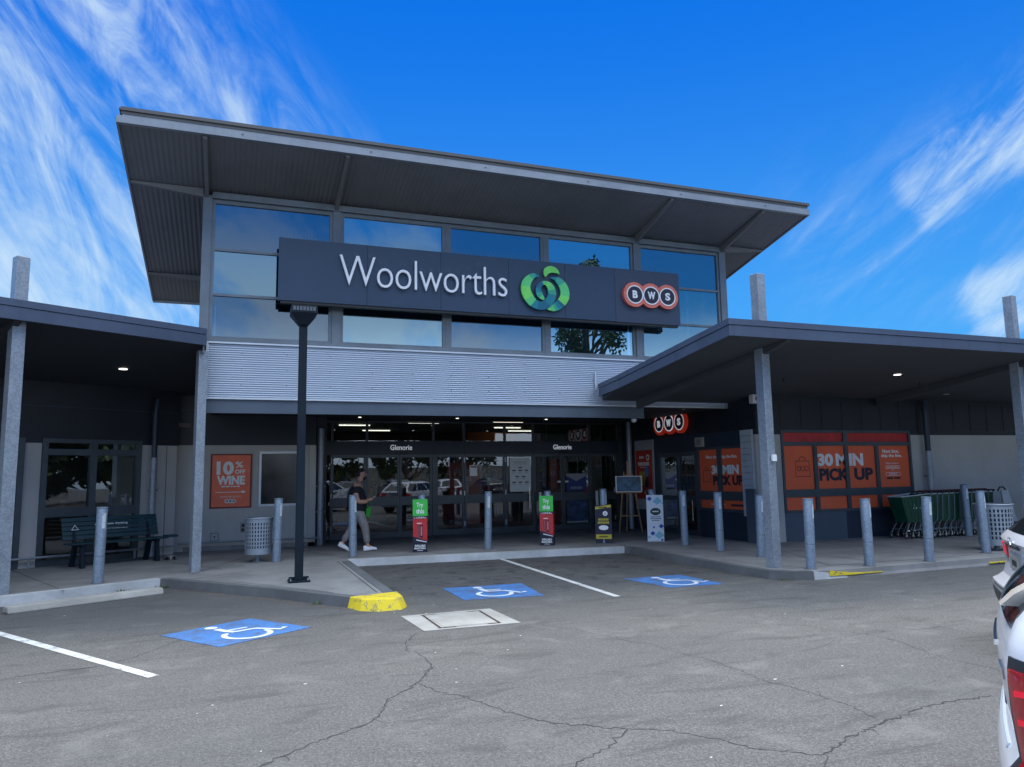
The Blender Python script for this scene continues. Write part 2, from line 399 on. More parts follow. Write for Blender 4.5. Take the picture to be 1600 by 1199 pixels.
    def ribbon(s, pts, wid, z=0.004, F=None, d0=None, d1=None, closed=False):
        """flat stroke on the ground (or extruded in frame F from d0 to d1)"""
        n = len(pts); L = []; Rr = []
        ww = wid if isinstance(wid, (list, tuple)) else [wid]*n
        for i in range(n):
            a = Vector(pts[max(i-1, 0)]) if not closed else Vector(pts[(i-1) % n])
            b = Vector(pts[min(i+1, n-1)]) if not closed else Vector(pts[(i+1) % n])
            t = (b-a); t = t.normalized() if t.length > 1e-9 else Vector((1, 0)); nn = Vector((-t.y, t.x))
            c = Vector(pts[i]); L.append(c+nn*ww[i]/2); Rr.append(c-nn*ww[i]/2)
        m_ = n if closed else n-1
        for i in range(m_):
            j = (i+1) % n
            q = [Rr[i], Rr[j], L[j], L[i]]
            if F is None: s.add([(p.x, p.y, z) for p in q], [(0, 1, 2, 3)])
            else:
                s.add([F.p(p.x, p.y, d0) for p in q]+[F.p(p.x, p.y, d1) for p in q], [(0, 3, 2, 1), (4, 5, 6, 7), (0, 1, 5, 4), (1, 2, 6, 5), (2, 3, 7, 6), (3, 0, 4, 7)])
        return s
    def build(s, name, mats, parent=None, smooth=False, bevel=0.0, local=False, seg=2, auto=None):
        if name in SPLIT and len(s.f) > 6:
            up = list(range(len(s.v)))
            def fd(i):
                while up[i] != i: up[i] = up[up[i]]; i = up[i]
                return i
            for f in s.f:
                for i in f[1:]: up[fd(i)] = fd(f[0])
            gr = {}
            for k, f in enumerate(s.f): gr.setdefault(fd(f[0]), []).append(k)
            if len(gr) > 1:
                first = None
                for ks in gr.values():
                    q = MB(); idx = {}
                    for k in ks:
                        fs = []
                        for i in s.f[k]:
                            if i not in idx: idx[i] = len(q.v); q.v.append(s.v[i])
                            fs.append(idx[i])
                        q.f.append(tuple(fs)); q.mi.append(s.mi[k])
                    o = q.build(name, mats, parent, smooth, bevel, local, seg, auto); first = first or o
                return first
        off = rootloc(parent, local)
        me = bpy.data.meshes.new(name)
        me.from_pydata([tuple(v-off) for v in s.v], [], s.f)
        if not isinstance(mats, (list, tuple)): mats = [mats]
        for m_ in mats: me.materials.append(m_)
        me.polygons.foreach_set('material_index', s.mi)
        me.update()
        bm = bmesh.new(); bm.from_mesh(me)
        bmesh.ops.recalc_face_normals(bm, faces=bm.faces)
        if bevel > 0:
            bmesh.ops.remove_doubles(bm, verts=bm.verts, dist=1e-5)
            es = [e for e in bm.edges if len(e.link_faces) == 2 and e.calc_face_angle(0) > 0.5]
            bmesh.ops.bevel(bm, geom=es, offset=bevel, segments=seg, profile=0.5, affect='EDGES')
        bm.to_mesh(me); bm.free()
        if smooth:
            for pl in me.polygons: pl.use_smooth = True
            me.set_sharp_from_angle(angle=R(auto or 38))
        o = bpy.data.objects.new(name, me); COL.objects.link(o)
        if parent: o.parent = parent
        return o
def P_(name, mats, parent, fn, **kw):
    m_ = MB(); fn(m_); return m_.build(name, mats, parent, **kw)
def struct(o, label=None): return tag(o, label, None, None, 'structure')

def copy_tree(o, parent=None):
    c = o.copy(); COL.objects.link(c); c.parent = parent
    for ch in o.children: copy_tree(ch, c)
    return c

_tc = {}
def text_mesh(s, bold=0.0, spacing=1.0):
    k = (s, bold, spacing)
    if k in _tc: return _tc[k]
    cu = bpy.data.curves.new('txt', 'FONT'); cu.body = s; cu.offset = bold; cu.resolution_u = 4; cu.space_character = spacing
    cu.fill_mode = 'BOTH' if False else cu.fill_mode
    ob = bpy.data.objects.new('txt', cu); COL.objects.link(ob)
    dg = bpy.context.evaluated_depsgraph_get(); dg.update()
    me = bpy.data.meshes.new_from_object(ob.evaluated_get(dg))
    V = [v.co.copy() for v in me.vertices]; F_ = [tuple(p.vertices) for p in me.polygons]
    bpy.data.objects.remove(ob); bpy.data.curves.remove(cu); bpy.data.meshes.remove(me)
    _tc[k] = (V, F_)
    return _tc[k]
def put_text(mb, s, F, x0, x1, y0, y1, d0, d1, bold=0.0, keep=False, spacing=1.0, side=True):
    """text fitted into the rectangle x0..x1, y0..y1 of frame F, extruded from d0 to d1"""
    V, F_ = text_mesh(s, bold, spacing)
    ax0 = min(v.x for v in V); ax1 = max(v.x for v in V); ay0 = min(v.y for v in V); ay1 = max(v.y for v in V)
    sx = (x1-x0)/max(1e-6, ax1-ax0); sy = (y1-y0)/max(1e-6, ay1-ay0)
    if keep: sx = sy = min(sx, sy)
    cx = (x0+x1)/2-(ax0+ax1)/2*sx
    P = [(v.x*sx+cx, y0+(v.y-ay0)*sy) for v in V]
    n = len(P)
    faces = list(F_)
    mb.add([F.p(x, y, d1) for x, y in P], faces)
    if side and d1-d0 > 0.002:
        # boundary edges -> side walls
        cnt = {}
        for f in F_:
            for i in range(len(f)):
                a, b = f[i], f[(i+1) % len(f)]
                cnt[(min(a, b), max(a, b))] = cnt.get((min(a, b), max(a, b)), 0)+1
        ed = [e for e, c in cnt.items() if c == 1]
        mb.add([F.p(x, y, d0) for x, y in P]+[F.p(x, y, d1) for x, y in P], [(a, b, n+b, n+a) for a, b in ed])
def lines(mb, F, x0, x1, y0, y1, n, d, fill=0.45, seed=0, align='c'):
    """tiny illegible print: rows of short word-length bars"""
    rr = random.Random(seed); h = (y1-y0)/n
    for i in range(n):
        y = y1-(i+0.5)*h; wd = (x1-x0)*rr.uniform(0.6, 1.0)
        a = x0 if align == 'l' else (x0+x1-wd)/2; e = a+wd
        while a < e-0.004:
            b = min(e, a+rr.uniform(0.02, 0.06)*(x1-x0)/0.4)
            P = [F.p(a, y-h*fill/2, d), F.p(b, y-h*fill/2, d), F.p(b, y+h*fill/2, d), F.p(a, y+h*fill/2, d)]
            mb.add(P, [(0, 1, 2, 3)]); a = b+0.012*(x1-x0)/0.4
def disc(mb, F, cx, cy, r, d0, d1, n=40):
    mb.prism([(cx+r*math.cos(2*math.pi*i/n), cy+r*math.sin(2*math.pi*i/n)) for i in range(n)], d0, d1, F)
def ring(mb, F, cx, cy, r0, r1, d0, d1, n=40):
    for i in range(n):
        a, b = 2*math.pi*i/n, 2*math.pi*(i+1)/n
        q = [(cx+r*math.cos(t_), cy+r*math.sin(t_)) for r, t_ in ((r0, a), (r1, a), (r1, b), (r0, b))]
        mb.add([F.p(x, y, d0) for x, y in q]+[F.p(x, y, d1) for x, y in q], [(4, 5, 6, 7), (0, 1, 5, 4), (2, 3, 7, 6), (0, 3, 2, 1)])
BA = R(52.25-20.64)
LX, LY = math.cos(BA), math.sin(BA)

# =================================================================== SETTING
# ---- car park surface
mb = MB(); mb.add([(-150, -150, 0), (150, -150, 0), (150, 150, 0), (-150, 150, 0)], [(0, 1, 2, 3)])
struct(mb.build('car_park', m_asph))
K = 0.13
KW = 0.15
# kerb line (outer top edge), left to right
def Lp(u, w_=0.0, base=(-1.84, 17.58)): return (base[0]+LX*u-LY*w_, base[1]+LY*u+LX*w_)
kerbL = [(-13.0, 6.55), (-3.2, 12.35), (-1.05, 13.52)]
isl = [(-0.55, 12.90), (0.54, 11.58), (1.50, 10.20)]
tip = [(1.50, 10.20), (1.62, 10.22), (1.80, 10.24), (1.95, 10.26), (2.05, 10.28), (2.13, 10.30)]
inner = [(2.13, 10.30), (2.13, 12.5), (2.14, 14.82)]
front = [(2.14, 14.82), (5.0, 14.62), (7.95, 14.40)]
rside = [(7.95, 14.40), (8.0, 14.22), (7.93, 12.3), (7.95, 10.3), (8.02, 9.85), (8.25, 9.55), (8.55, 9.46)]
rfront = [(8.55, 9.46), (9.2, 9.45), (12.6, 9.47), (26, 9.5)]
outline = kerbL+isl+tip[1:]+inner[1:]+front[1:]+rside[1:]+rfront[1:]
mb = MB(); mb.prism([(x, y) for x, y in outline]+[(26, 40), (-13, 40)], -0.05, K-0.004)
struct(mb.build('pavement', m_pave))
def kerb(name, pts, m, h=K, wdt=KW, slope=0.02, label=None, end_h=None):
    mb = MB(); n = len(pts)
    prev = None
    for i in range(n):
        a = Vector(pts[max(i-1, 0)]); b = Vector(pts[min(i+1, n-1)]); t = (b-a).normalized(); nn = Vector((-t.y, t.x))
        p = Vector(pts[i]); hh = h if not end_h else h+(end_h-h)*i/(n-1)
        o_ = p-nn*slope; q = p+nn*wdt
        cur = [(o_.x, o_.y, -0.02), (p.x, p.y, hh), (q.x, q.y, hh), (q.x, q.y, -0.02)]
        if prev: mb.hexa([prev[0], prev[1], prev[2], prev[3], cur[0], cur[1], cur[2], cur[3]])
        prev = cur
    o = mb.build(name, m, None, bevel=0.0)
    return struct(o, label)
def sub(pts, a, b):   # densify
    out = []
    for i in range(len(pts)-1):
        n = max(1, int((Vector(pts[i+1])-Vector(pts[i])).length/1.2))
        for k in range(n): out.append(tuple(Vector(pts[i]).lerp(Vector(pts[i+1]), k/n)))
    out.append(pts[-1]); return out
kerb('kerb', [(-13.0, 6.55), (-3.2, 12.35), (-1.05, 13.52)], m_kerb, K+0.004)
kerb('kerb', [(-1.05, 13.52), (-0.55, 12.90), (0.54, 11.58), (1.50, 10.20)], m_kerbd, K+0.003)
kerb('kerb', [(2.13, 10.30), (2.13, 12.5), (2.14, 14.67)], m_kerbd, K+0.002, slope=0.0)
kerb('kerb', front, m_kerb, K+0.005)
kerb('kerb', rside, m_kerbd, K+0.003)
kerb('kerb', [(8.55, 9.46), (9.2, 9.45)], m_kerb, K+0.004, end_h=0.045)
kerb('kerb', [(9.2, 9.45), (12.6, 9.47), (26, 9.5)], m_pave, 0.045, 0.42)
# yellow painted kerb nose
mb = MB()
nose_o = [(1.46, 10.20), (1.58, 9.88), (1.78, 9.73), (2.10, 9.74), (2.22, 9.96), (2.22, 10.36)]
nose_i = [(1.50, 10.21), (1.62, 9.94), (1.80, 9.81), (2.05, 9.82), (2.15, 10.00), (2.16, 10.36)]
nn_ = len(nose_o)
P = [(x, y, -0.01) for x, y in nose_o]+[(x, y, K+0.012) for x, y in nose_i]
mb.add(P, [(i, i+1, nn_+i+1, nn_+i) for i in range(nn_-1)]+[tuple(range(nn_, 2*nn_)), (nn_-1, 0, nn_, 2*nn_-1)])
struct(mb.build('kerb', m_yell, bevel=0.012), 'yellow painted kerb nose at the tip of the island')
mb = MB(); mb.prism([(8.85, 9.44), (9.35, 9.42), (9.95, 9.44), (9.9, 9.52), (9.3, 9.66), (8.9, 9.62)], 0.04, lambda x, y: 0.052+max(0, (9.4-x))*0.14)
struct(mb.build('kerb', m_yell), 'thin yellow painted strip on the lowered kerb')
mb = MB(); mb.prism([(12.35, 9.42), (13.2, 9.42), (13.2, 9.6), (12.7, 9.60)], 0.04, 0.055)
struct(mb.build('kerb', m_yell), 'yellow kerb paint beside the parked white car')
# joints sawn in the pavement
mj = mat('joint_gap', (0.03, 0.03, 0.032), 0.9)  # dark joint colour on thin flat strips
mb = MB()
J = [((1.91, 10.5), (1.91, 14.7)), ((-0.8, 13.05), (0.35, 13.9)), ((0.55, 11.95), (1.35, 10.75)), ((-0.35, 13.05), (0.60, 11.90)),
     ((2.2, 15.0), (1.2, 18.3)), ((5.05, 14.8), (5.05, 19.6)), ((8.1, 14.6), (8.6, 19.6)), ((2.2, 16.9), (10.8, 16.9)), ((8.2, 12.0), (10.8, 12.0)),
     ((8.3, 9.9), (25, 9.93)), ((10.3, 9.9), (10.5, 13.5)), ((12.4, 9.9), (12.8, 13.5)), ((14.9, 9.9), (15.3, 13.5)), ((9.3, 9.9), (10.8, 13.5)),
     (Lp(-2.3, 0), Lp(-2.9, -3.9)), (Lp(0.0, 0), Lp(-0.2, -3.6)), ((-0.6, 13.9), (0.9, 18.2))]
for a, b in J: mb.ribbon([a, b], 0.014, K-0.0005)
struct(mb.build('pavement', mj))

# ---- painted lines
def line(pts, wd, label):
    mb = MB(); mb.ribbon(pts, wd, 0.004); struct(mb.build('parking_line', m_linew), label)
line([(5.20, 14.66), (5.06, 9.42)], 0.10, 'white line between the two central bays')
line([(-6.1, 15.1-2.0), (-2.45, 10.27), (-0.60, 7.44)][1:], 0.10, 'white bay line at the left')
line([(-2.45, 10.27), (-3.3, 11.57)], 0.10, 'white bay line at the left, far end')

def symbol(cx, cy, rot, corners, label):
    mb = MB(); mb.prism(corners, 0.001, 0.005)
    o = struct(mb.build('accessible_bay_marking', m_blueb), label)
    c, s_ = math.cos(rot), math.sin(rot)
    def W(p): return (cx+p[0]*c-p[1]*s_, cy+p[0]*s_+p[1]*c)
    mb = MB(); z = 0.009
    mb.ribbon([W(p) for p in [(-0.12, 0.30), (-0.11, 0.10), (-0.075, -0.02)]], 0.085, z)
    mb.ribbon([W(p) for p in [(-0.10, 0.135), (0.15, 0.105)]], 0.050, z+0.0003)
    mb.ribbon([W(p) for p in [(-0.085, -0.005), (0.17, -0.03), (0.31, -0.31), (0.42, -0.25)]], 0.065, z+0.0006)
    arc = [(-0.06+0.245*math.cos(R(a)), -0.235+0.235*math.sin(R(a))) for a in range(118, 375, 12)]
    mb.ribbon([W(p) for p in arc], [0.03]+[0.066]*(len(arc)-2)+[0.04], z+0.0009)
    hd = [W((-0.115+0.072*math.cos(R(a)), 0.415+0.072*math.sin(R(a)))) for a in range(0, 360, 20)]
    mb.add([(x, y, z) for x, y in hd], [tuple(range(len(hd)))])
    struct(mb.build('wheelchair_symbol', m_symw, None))
symbol(3.66, 10.64, 0.0, [(3.05, 11.25), (4.32, 11.20), (4.18, 9.95), (3.04, 10.08)][::-1], 'blue accessible bay square left of the central line')
symbol(6.60, 10.34, 0.0, [(5.99, 10.92), (7.04, 10.90), (7.06, 9.72), (6.14, 9.79)][::-1], 'blue accessible bay square right of the central line')
symbol(0.13, 9.20, BA, [(-0.70, 9.32), (0.25, 9.95), (0.90, 9.07), (-0.08, 8.43)][::-1], 'blue accessible bay square in the left bay')

# ---- cracks
cracks = [
 [(-1.86, 7.91), (-1.54, 8.0), (-1.14, 8.06), (-0.9, 8.27), (-0.7, 8.55), (-0.52, 8.92), (-0.17, 9.11), (0.3, 9.22), (0.81, 9.47), (1.23, 9.81), (1.47, 10.09)],
 [(1.95, 8.2), (1.85, 8.12), (1.7, 7.72), (1.65, 7.44), (1.73, 7.35), (1.76, 7.05), (1.72, 6.76), (1.59, 6.47), (1.49, 6.32), (1.38, 6.13), (1.18, 5.94), (1.12, 5.78), (1.0, 5.49), (0.86, 5.38), (0.72, 5.3), (0.5, 5.16), (0.29, 4.99), (0.1, 4.8), (-0.3, 4.3)],
 [(1.49, 6.32), (1.56, 6.01), (1.71, 5.79), (1.83, 5.52), (1.93, 5.23), (2.1, 4.93), (2.31, 4.77), (2.54, 4.61), (2.77, 4.46), (2.95, 4.23), (3.07, 3.99), (3.24, 3.85), (3.38, 3.74)],
 [(2.54, 4.61), (2.41, 4.5), (2.25, 4.37), (2.07, 4.28), (1.91, 4.17), (1.7, 3.9)],
 [(3.16, 8.26), (3.35, 8.01), (3.58, 7.63), (3.77, 7.12), (3.83, 6.89), (3.94, 6.75), (4.02, 6.3), (4.13, 5.85), (4.13, 5.16), (4.22, 4.77), (4.24, 4.46), (4.2, 4.13)],
 [(3.37, 8.04), (3.74, 7.98), (4.14, 7.96), (4.78, 7.74), (5.11, 7.45), (5.5, 7.15), (5.97, 6.77), (6.04, 6.47), (6.22, 6.21), (6.64, 6.19), (7.07, 6.09), (7.49, 6.28), (7.93, 6.23)],
 [(6.22, 6.21), (6.23, 5.74), (6.1, 5.34), (6.04, 5.1), (6.11, 4.73), (6.0, 4.3)],
 [(3.38, 3.74), (3.77, 3.93), (4.18, 4.06), (4.48, 4.12), (4.66, 4.18), (5.06, 4.19), (5.38, 4.18)],
 [(3.38, 3.74), (3.2, 3.55), (3.3, 3.2)]]
cwid = [0.008, 0.012, 0.009, 0.009, 0.006, 0.005, 0.006, 0.013, 0.006]
rr = random.Random(3)
mb = MB()
for c, wd in zip(cracks, cwid):
    pts = []; ws = []
    for i in range(len(c)-1):
        a, b = Vector(c[i]), Vector(c[i+1]); n = max(2, int((b-a).length/0.035))
        for k in range(n):
            p = a.lerp(b, k/n); p += Vector((rr.gauss(0, 0.012), rr.gauss(0, 0.012))); pts.append(p); ws.append(wd*rr.uniform(0.35, 1.35))
    pts.append(Vector(c[-1])); ws.append(0.002); ws[0] = 0.002
    mb.ribbon(pts, ws, 0.0018)
    for i in range(3, len(pts)-3):      # crumbled edges and short side branches
        if rr.random() < 0.10:
            q = Vector(pts[i]); a = rr.uniform(0, 6.28); br = [q]; 
            for k in range(rr.randint(2, 6)): a += rr.gauss(0, 0.5); br.append(br[-1]+Vector((math.cos(a), math.sin(a)))*rr.uniform(0.02, 0.045))
            mb.ribbon(br, [wd*0.5*(1-k/len(br)) for k in range(len(br))], 0.0021)
        if rr.random() < 0.16:
            q = Vector(pts[i])+Vector((rr.gauss(0, wd*0.8), rr.gauss(0, wd*0.8))); s_ = wd*rr.uniform(0.3, 0.9)
            mb.add([(q.x+s_*math.cos(t_)*rr.uniform(.6, 1.2), q.y+s_*math.sin(t_)*rr.uniform(.6, 1.2), 0.0024) for t_ in (0, 1.2, 2.5, 3.7, 5.0)], [(0, 1, 2, 3, 4)])
mcr = mat('crack_dark', (0.036, 0.036, 0.037), 0.95)  # dark colour of the thin crack ribbons
struct(mb.build('car_park', mcr), 'hairline cracks wandering across the asphalt')

# ---- access pit
t = thing('access_cover', 'concrete pit surround with a square lid set in the asphalt before the yellow kerb nose', 'access cover', (2.57, 8.78, 0))
m_ = MB(); m_.prism([(1.98, 9.27), (3.14, 9.28), (3.17, 8.26), (2.03, 8.28)][::-1], 0.001, 0.008); m_.build('surround', m_pit, t)
m_ = MB(); m_.prism([(2.28, 9.14), (2.93, 9.13), (2.90, 8.38), (2.28, 8.39)][::-1], 0.001, 0.011); m_.build('lid', m_pit, t)
m_ = MB()
for a, b, wd in (((2.235, 9.18), (2.235, 8.35), 0.028), ((2.965, 9.17), (2.94, 8.34), 0.028), ((2.22, 9.19), (2.40, 9.19), 0.022), ((2.80, 9.18), (2.98, 9.18), 0.022), ((2.22, 8.345), (2.42, 8.345), 0.024), ((2.8, 8.34), (2.955, 8.34), 0.024), ((2.2, 9.185), (2.98, 9.175), 0.008), ((2.2, 8.345), (2.95, 8.34), 0.008)):
    m_.ribbon([a, b], wd, 0.0125)
m_.build('lid_frame', mat('rusty_iron', (0.055, 0.035, 0.028), 0.8, 0, 0.4, 20), t)
# wheel stop
t = MB()
F_ = [(-13, 5.72), (-2.66, 11.83), (-1.02, 12.73)]
a, b = Vector((-2.72, 11.80)), Vector((-0.98, 12.78)); d = (b-a).normalized(); n_ = Vector((-d.y, d.x))
def ws(p, q, h): return [(p-n_*0.12).to_tuple()+(0,), (p+n_*0.12).to_tuple()+(0,), (p+n_*0.08).to_tuple()+(h,), (p-n_*0.08).to_tuple()+(h,), (q-n_*0.12).to_tuple()+(0,), (q+n_*0.12).to_tuple()+(0,), (q+n_*0.08).to_tuple()+(h,), (q-n_*0.08).to_tuple()+(h,)]
a2 = a-d*0.05
t.hexa(ws(Vector((a2.x, a2.y)), Vector((b.x, b.y)), 0.095))
tag(t.build('wheel_stop', m_pit, None, bevel=0.02), 'long low concrete wheel stop lying in front of the left kerb', 'wheel stop')

# weeds along the kerbs
m_weed = mat('weed_leaf', (0.075, 0.11, 0.045), 0.7, 0, 0.4, 8)
def weed(x, y, n, h, label):
    mb = MB(); r_ = random.Random(int(x*100+y*10))
    for _ in range(n):
        a = r_.uniform(0, 6.28); l = h*r_.uniform(0.5, 1.1); q = r_.uniform(0, 0.10)
        b0 = Vector((x+math.cos(a)*q, y+math.sin(a)*q*0.4, 0.0)); tp = b0+Vector((math.cos(a)*l*0.7, math.sin(a)*l*0.5, l))
        sd = Vector((-math.sin(a), math.cos(a), 0))*l*0.16; md = b0.lerp(tp, 0.55)+Vector((0, 0, l*0.18))
        mb.add([b0, md-sd, tp, md+sd], [(0, 1, 2, 3)])
    tag(mb.build('weed_plant', m_weed), label, 'weed', 'weeds growing along the kerb')
weed(-0.98, 13.30, 30, 0.06, 'green weed in the inner corner where the kerb meets the island')
weed(-1.55, 13.13, 26, 0.055, 'green weed between the wheel stop and the left kerb')
weed(1.12, 10.62, 22, 0.045, 'small weed at the foot of the dark island kerb')
weed(8.10, 9.62, 26, 0.04, 'dry weed at the rounded kerb corner under the canopy post')
m_lit = mat('dry_leaf', (0.20, 0.13, 0.07), 0.8, 0, 0.4, 20)
mb = MB()
for _ in range(900):
    q = rr.random()
    if q < 0.4: k = rr.random(); x, y = -0.9+k*2.3, 13.3-k*3.2
    elif q < 0.6: k = rr.random(); x, y = 7.86+rr.uniform(-.05, .05), 14.2-k*4.4
    elif q < 0.7: x, y = 7.9+rr.random()*0.7, 9.6-rr.random()*0.12
    elif q < 0.8: k = rr.random(); x, y = -3+2*k, 12.3+1.1*k
    else: x, y = 2.25+rr.random()*5.6, 14.68
    x += rr.gauss(0, 0.03); y += rr.gauss(0, 0.04); s_ = rr.uniform(0.004, 0.014); a = rr.uniform(0, 6.28)
    mb.add([(x+s_*math.cos(a+k2), y+s_*math.sin(a+k2), 0.004+rr.random()*0.006) for k2 in (0, 1.7, 3.14, 4.6)], [(0, 1, 2, 3)])
tag(mb.build('leaf_litter', m_lit), 'dry leaf litter gathered along the kerbs', 'leaf litter', kind='stuff')
mb = MB()
for _ in range(60):
    x, y = rr.uniform(-3, 8.5), rr.uniform(2.5, 13); s_ = rr.uniform(0.003, 0.010); a = rr.uniform(0, 6.28)
    mb.add([(x+s_*(2.2 if k2 in (0, 3.14) else 1)*math.cos(a+k2), y+s_*math.sin(a+k2), 0.004) for k2 in (0, 1.57, 3.14, 4.71)], [(0, 1, 2, 3)])
tag(mb.build('litter_scraps', m_inkw), 'white scraps of litter and stone chips scattered over the asphalt', 'litter', kind='stuff')

# =================================================================== BUILDING
bld = thing('supermarket_building', 'dark grey supermarket with a tilted roof over high windows and a recessed glazed entrance', 'building', (5.2, 14.6, 0))
F0 = Fr((0, 14.6, 0), (1, 0, 0))           # main facade, out = towards the car park
FS = Fr((0, 19.7, 0), (1, 0, 0))           # shop front
FW = Fr((0, 18.4, 0), (1, 0, 0))           # left poster wall
FB = Fr((10.9, 0, 0), (0, -1, 0))          # side wall of the bottle shop, x = -Y
FR_ = Fr((0, 13.6, 0), (1, 0, 0))          # right wing
FL = Fr((-1.84, 17.58, 0), (LX, LY, 0))    # left wing
RS = -0.225
def rz_(y): return 7.17+RS*(y-14.6)
# roof soffit: corrugated sheet, ribs running up the slope
XL0, XR0, YF, YB = -1.93, 12.25, 12.96, 19.5
mb = MB(); n = int((XR0-XL0)/0.0225); prof = [0, 0.007, 0.007, 0]
xs = [XL0+(XR0-XL0)*i/n for i in range(n+1)]
P = []
for i, x in enumerate(xs):
    dz = prof[i % 4]
    P += [(x, YF+0.03, rz_(YF)+dz), (x, YB, rz_(YB)+dz)]
mb.add(P, [(2*i, 2*i+2, 2*i+3, 2*i+1) for i in range(n)])
roof = mb.build('roof', m_rsoff, bld)
def slab(y0, y1, x0, x1, lo, hi, name, m, par):
    mb = MB(); mb.prism([(x0, y0), (x1, y0), (x1, y1), (x0, y1)], lambda x, y: rz_(y)+lo, lambda x, y: rz_(y)+hi)
    return mb.build(name, m, par)
slab(YF+0.1, YB-0.03, XL0+0.05, XR0-0.05, 0.02, 0.16, 'roof_core', m_rooftop, roof)
slab(YF+0.02, YB, XL0+0.02, XR0+0.02, 0.235, 0.262, 'roof_sheet', m_rooftop, roof)
mb = MB()      # front channel: lit lower flange, recessed web, dark top edge
zf = rz_(YF)
mb.box(XL0, XR0, YF-0.03, YF+0.06, zf-0.02, zf+0.10)
mb.box(XL0+0.07, XR0-0.03, YF+0.015, YF+0.06, zf+0.10, zf+0.20)
mb.build('roof_channel', m_roofch, roof)
mb = MB(); mb.box(XL0+0.05, XR0+0.02, YF-0.02, YF+0.05, zf+0.202, zf+0.262); mb.box(XL0+0.055, XR0-0.02, YF+0.005, YF+0.014, zf+0.15, zf+0.20)
mb.build('roof_edge_strip', m_rooftop, roof)
for xx in (XL0-0.012, XR0-0.02):
    slab(YF, YB, xx, xx+0.035, -0.02, 0.10, 'roof_verge', m_roofch, roof)
slab(YB, YB+0.05, XL0, XR0, -0.04, 0.2, 'roof_channel', m_roofch, roof)
# bolt dots on channel
mb = MB()
for x in (0.0, 2.2, 4.4, 6.6, 8.8, 11.0): mb.cyl((x, YF-0.031, zf+0.055), (x, YF-0.038, zf+0.055), 0.016, n=8)
mb.build('bolt', m_rooftop, roof)
# rafters
for x in (-0.60, 1.80, 8.64, 11.02):
    mb = MB()
    P = []
    for y, dp in ((YF+0.07, 0.05), (14.58, 0.17)):
        P.append((x-0.035, y, rz_(y)-0.001)); P.append((x+0.035, y, rz_(y)-0.001)); P.append((x+0.035, y, rz_(y)-dp)); P.append((x-0.035, y, rz_(y)-dp))
    mb.hexa(P); mb.build('rafter', m_rsoff, roof)
for (x0, x1) in ((XL0+0.03, -0.66), (11.1, XR0-0.03)):
    for yy, dp in ((14.60, 0.16), (18.1, 0.12)):
        mb = MB()
        xa, xb = (x0, x1) if x0 < 0 else (x1, x0)
        P = []
        for x, d_ in ((xa, 0.03), (xb, dp)):
            P += [(x, yy-0.04, rz_(yy)), (x, yy+0.04, rz_(yy)), (x, yy+0.04, rz_(yy)-d_), (x, yy-0.04, rz_(yy)-d_)]
        mb.hexa(P); mb.build('outrigger', m_rsoff, roof)

# ---- high window volume
cols = [(-0.66, -0.50), (1.74, 1.90), (8.55, 8.70), (10.92, 11.10)]
for a, b in cols:
    P_('column', m_winfr, bld, lambda m: m.fbox(F0, a, b, 4.24, 7.06, -0.16, 0.02))
P_('window_head', m_winfr, bld, lambda m: (m.fbox(F0, -0.50, 10.92, 7.00, 7.12, -0.10, 0.05), m.fbox(F0, -0.50, 10.92, 6.955, 7.0, -0.10, -0.02)))
P_('window_sill', m_winfr, bld, lambda m: m.fbox(F0, -0.50, 10.92, 4.245, 4.32, -0.12, 0.03))
bays = [(-0.50, 1.74, 'd'), (1.90, 4.05, 'l'), (4.12, 6.29, 'd'), (6.37, 8.55, 'l'), (8.70, 10.92, 'd')]
g_d = glass('dark_blue_glass', (0.14, 0.22, 0.36), 0.36, (0.55, 0.70, 0.82))
g_l = glass('pale_blue_glass', (0.30, 0.46, 0.56), 0.50, (0.58, 0.84, 0.95))
g_r = glass('clear_corner_glass', (0.70, 0.86, 0.92), 0.34, (0.62, 0.90, 1.0))
rows = [(4.32, 5.13), (5.18, 6.00), (6.05, 6.955)]
P_('mullion', m_winfr, bld, lambda m: (m.fbox(F0, 4.05, 4.12, 4.32, 6.955, -0.10, 0.0),))
P_('mullion', m_winfr, bld, lambda m: (m.fbox(F0, 6.29, 6.37, 4.32, 6.955, -0.10, 0.0),))
for x0, x1, k in bays:
    wdw = P_('window', m_winfr, bld, lambda m: (m.fbox(F0, x0, x0+0.06, 4.32, 6.955, -0.09, -0.01), m.fbox(F0, x1-0.06, x1, 4.32, 6.955, -0.09, -0.01),
        m.fbox(F0, x0+0.06, x1-0.06, 5.13, 5.18, -0.085, -0.012), m.fbox(F0, x0+0.06, x1-0.06, 6.00, 6.05, -0.085, -0.012),
        m.fbox(F0, x0+0.06, x1-0.06, 6.92, 6.955, -0.085, -0.012), m.fbox(F0, x0+0.06, x1-0.06, 4.32, 4.36, -0.085, -0.012)))
    for r_i, (z0, z1) in enumerate(rows):
        gm = g_r if (x0 > 8 and r_i < 2) else g_l if (k == 'l' or (x0 < 0 and r_i == 1) or (x0 > 8 and r_i == 1)) else g_d
        mb = MB(); P = [F0.p(x, y, -0.05) for x, y in ((x0+0.06, z0), (x1-0.06, z0), (x1-0.06, z1), (x0+0.06, z1))]
        mb.add(P, [(0, 1, 2, 3)]); mb.build('pane', gm, wdw)
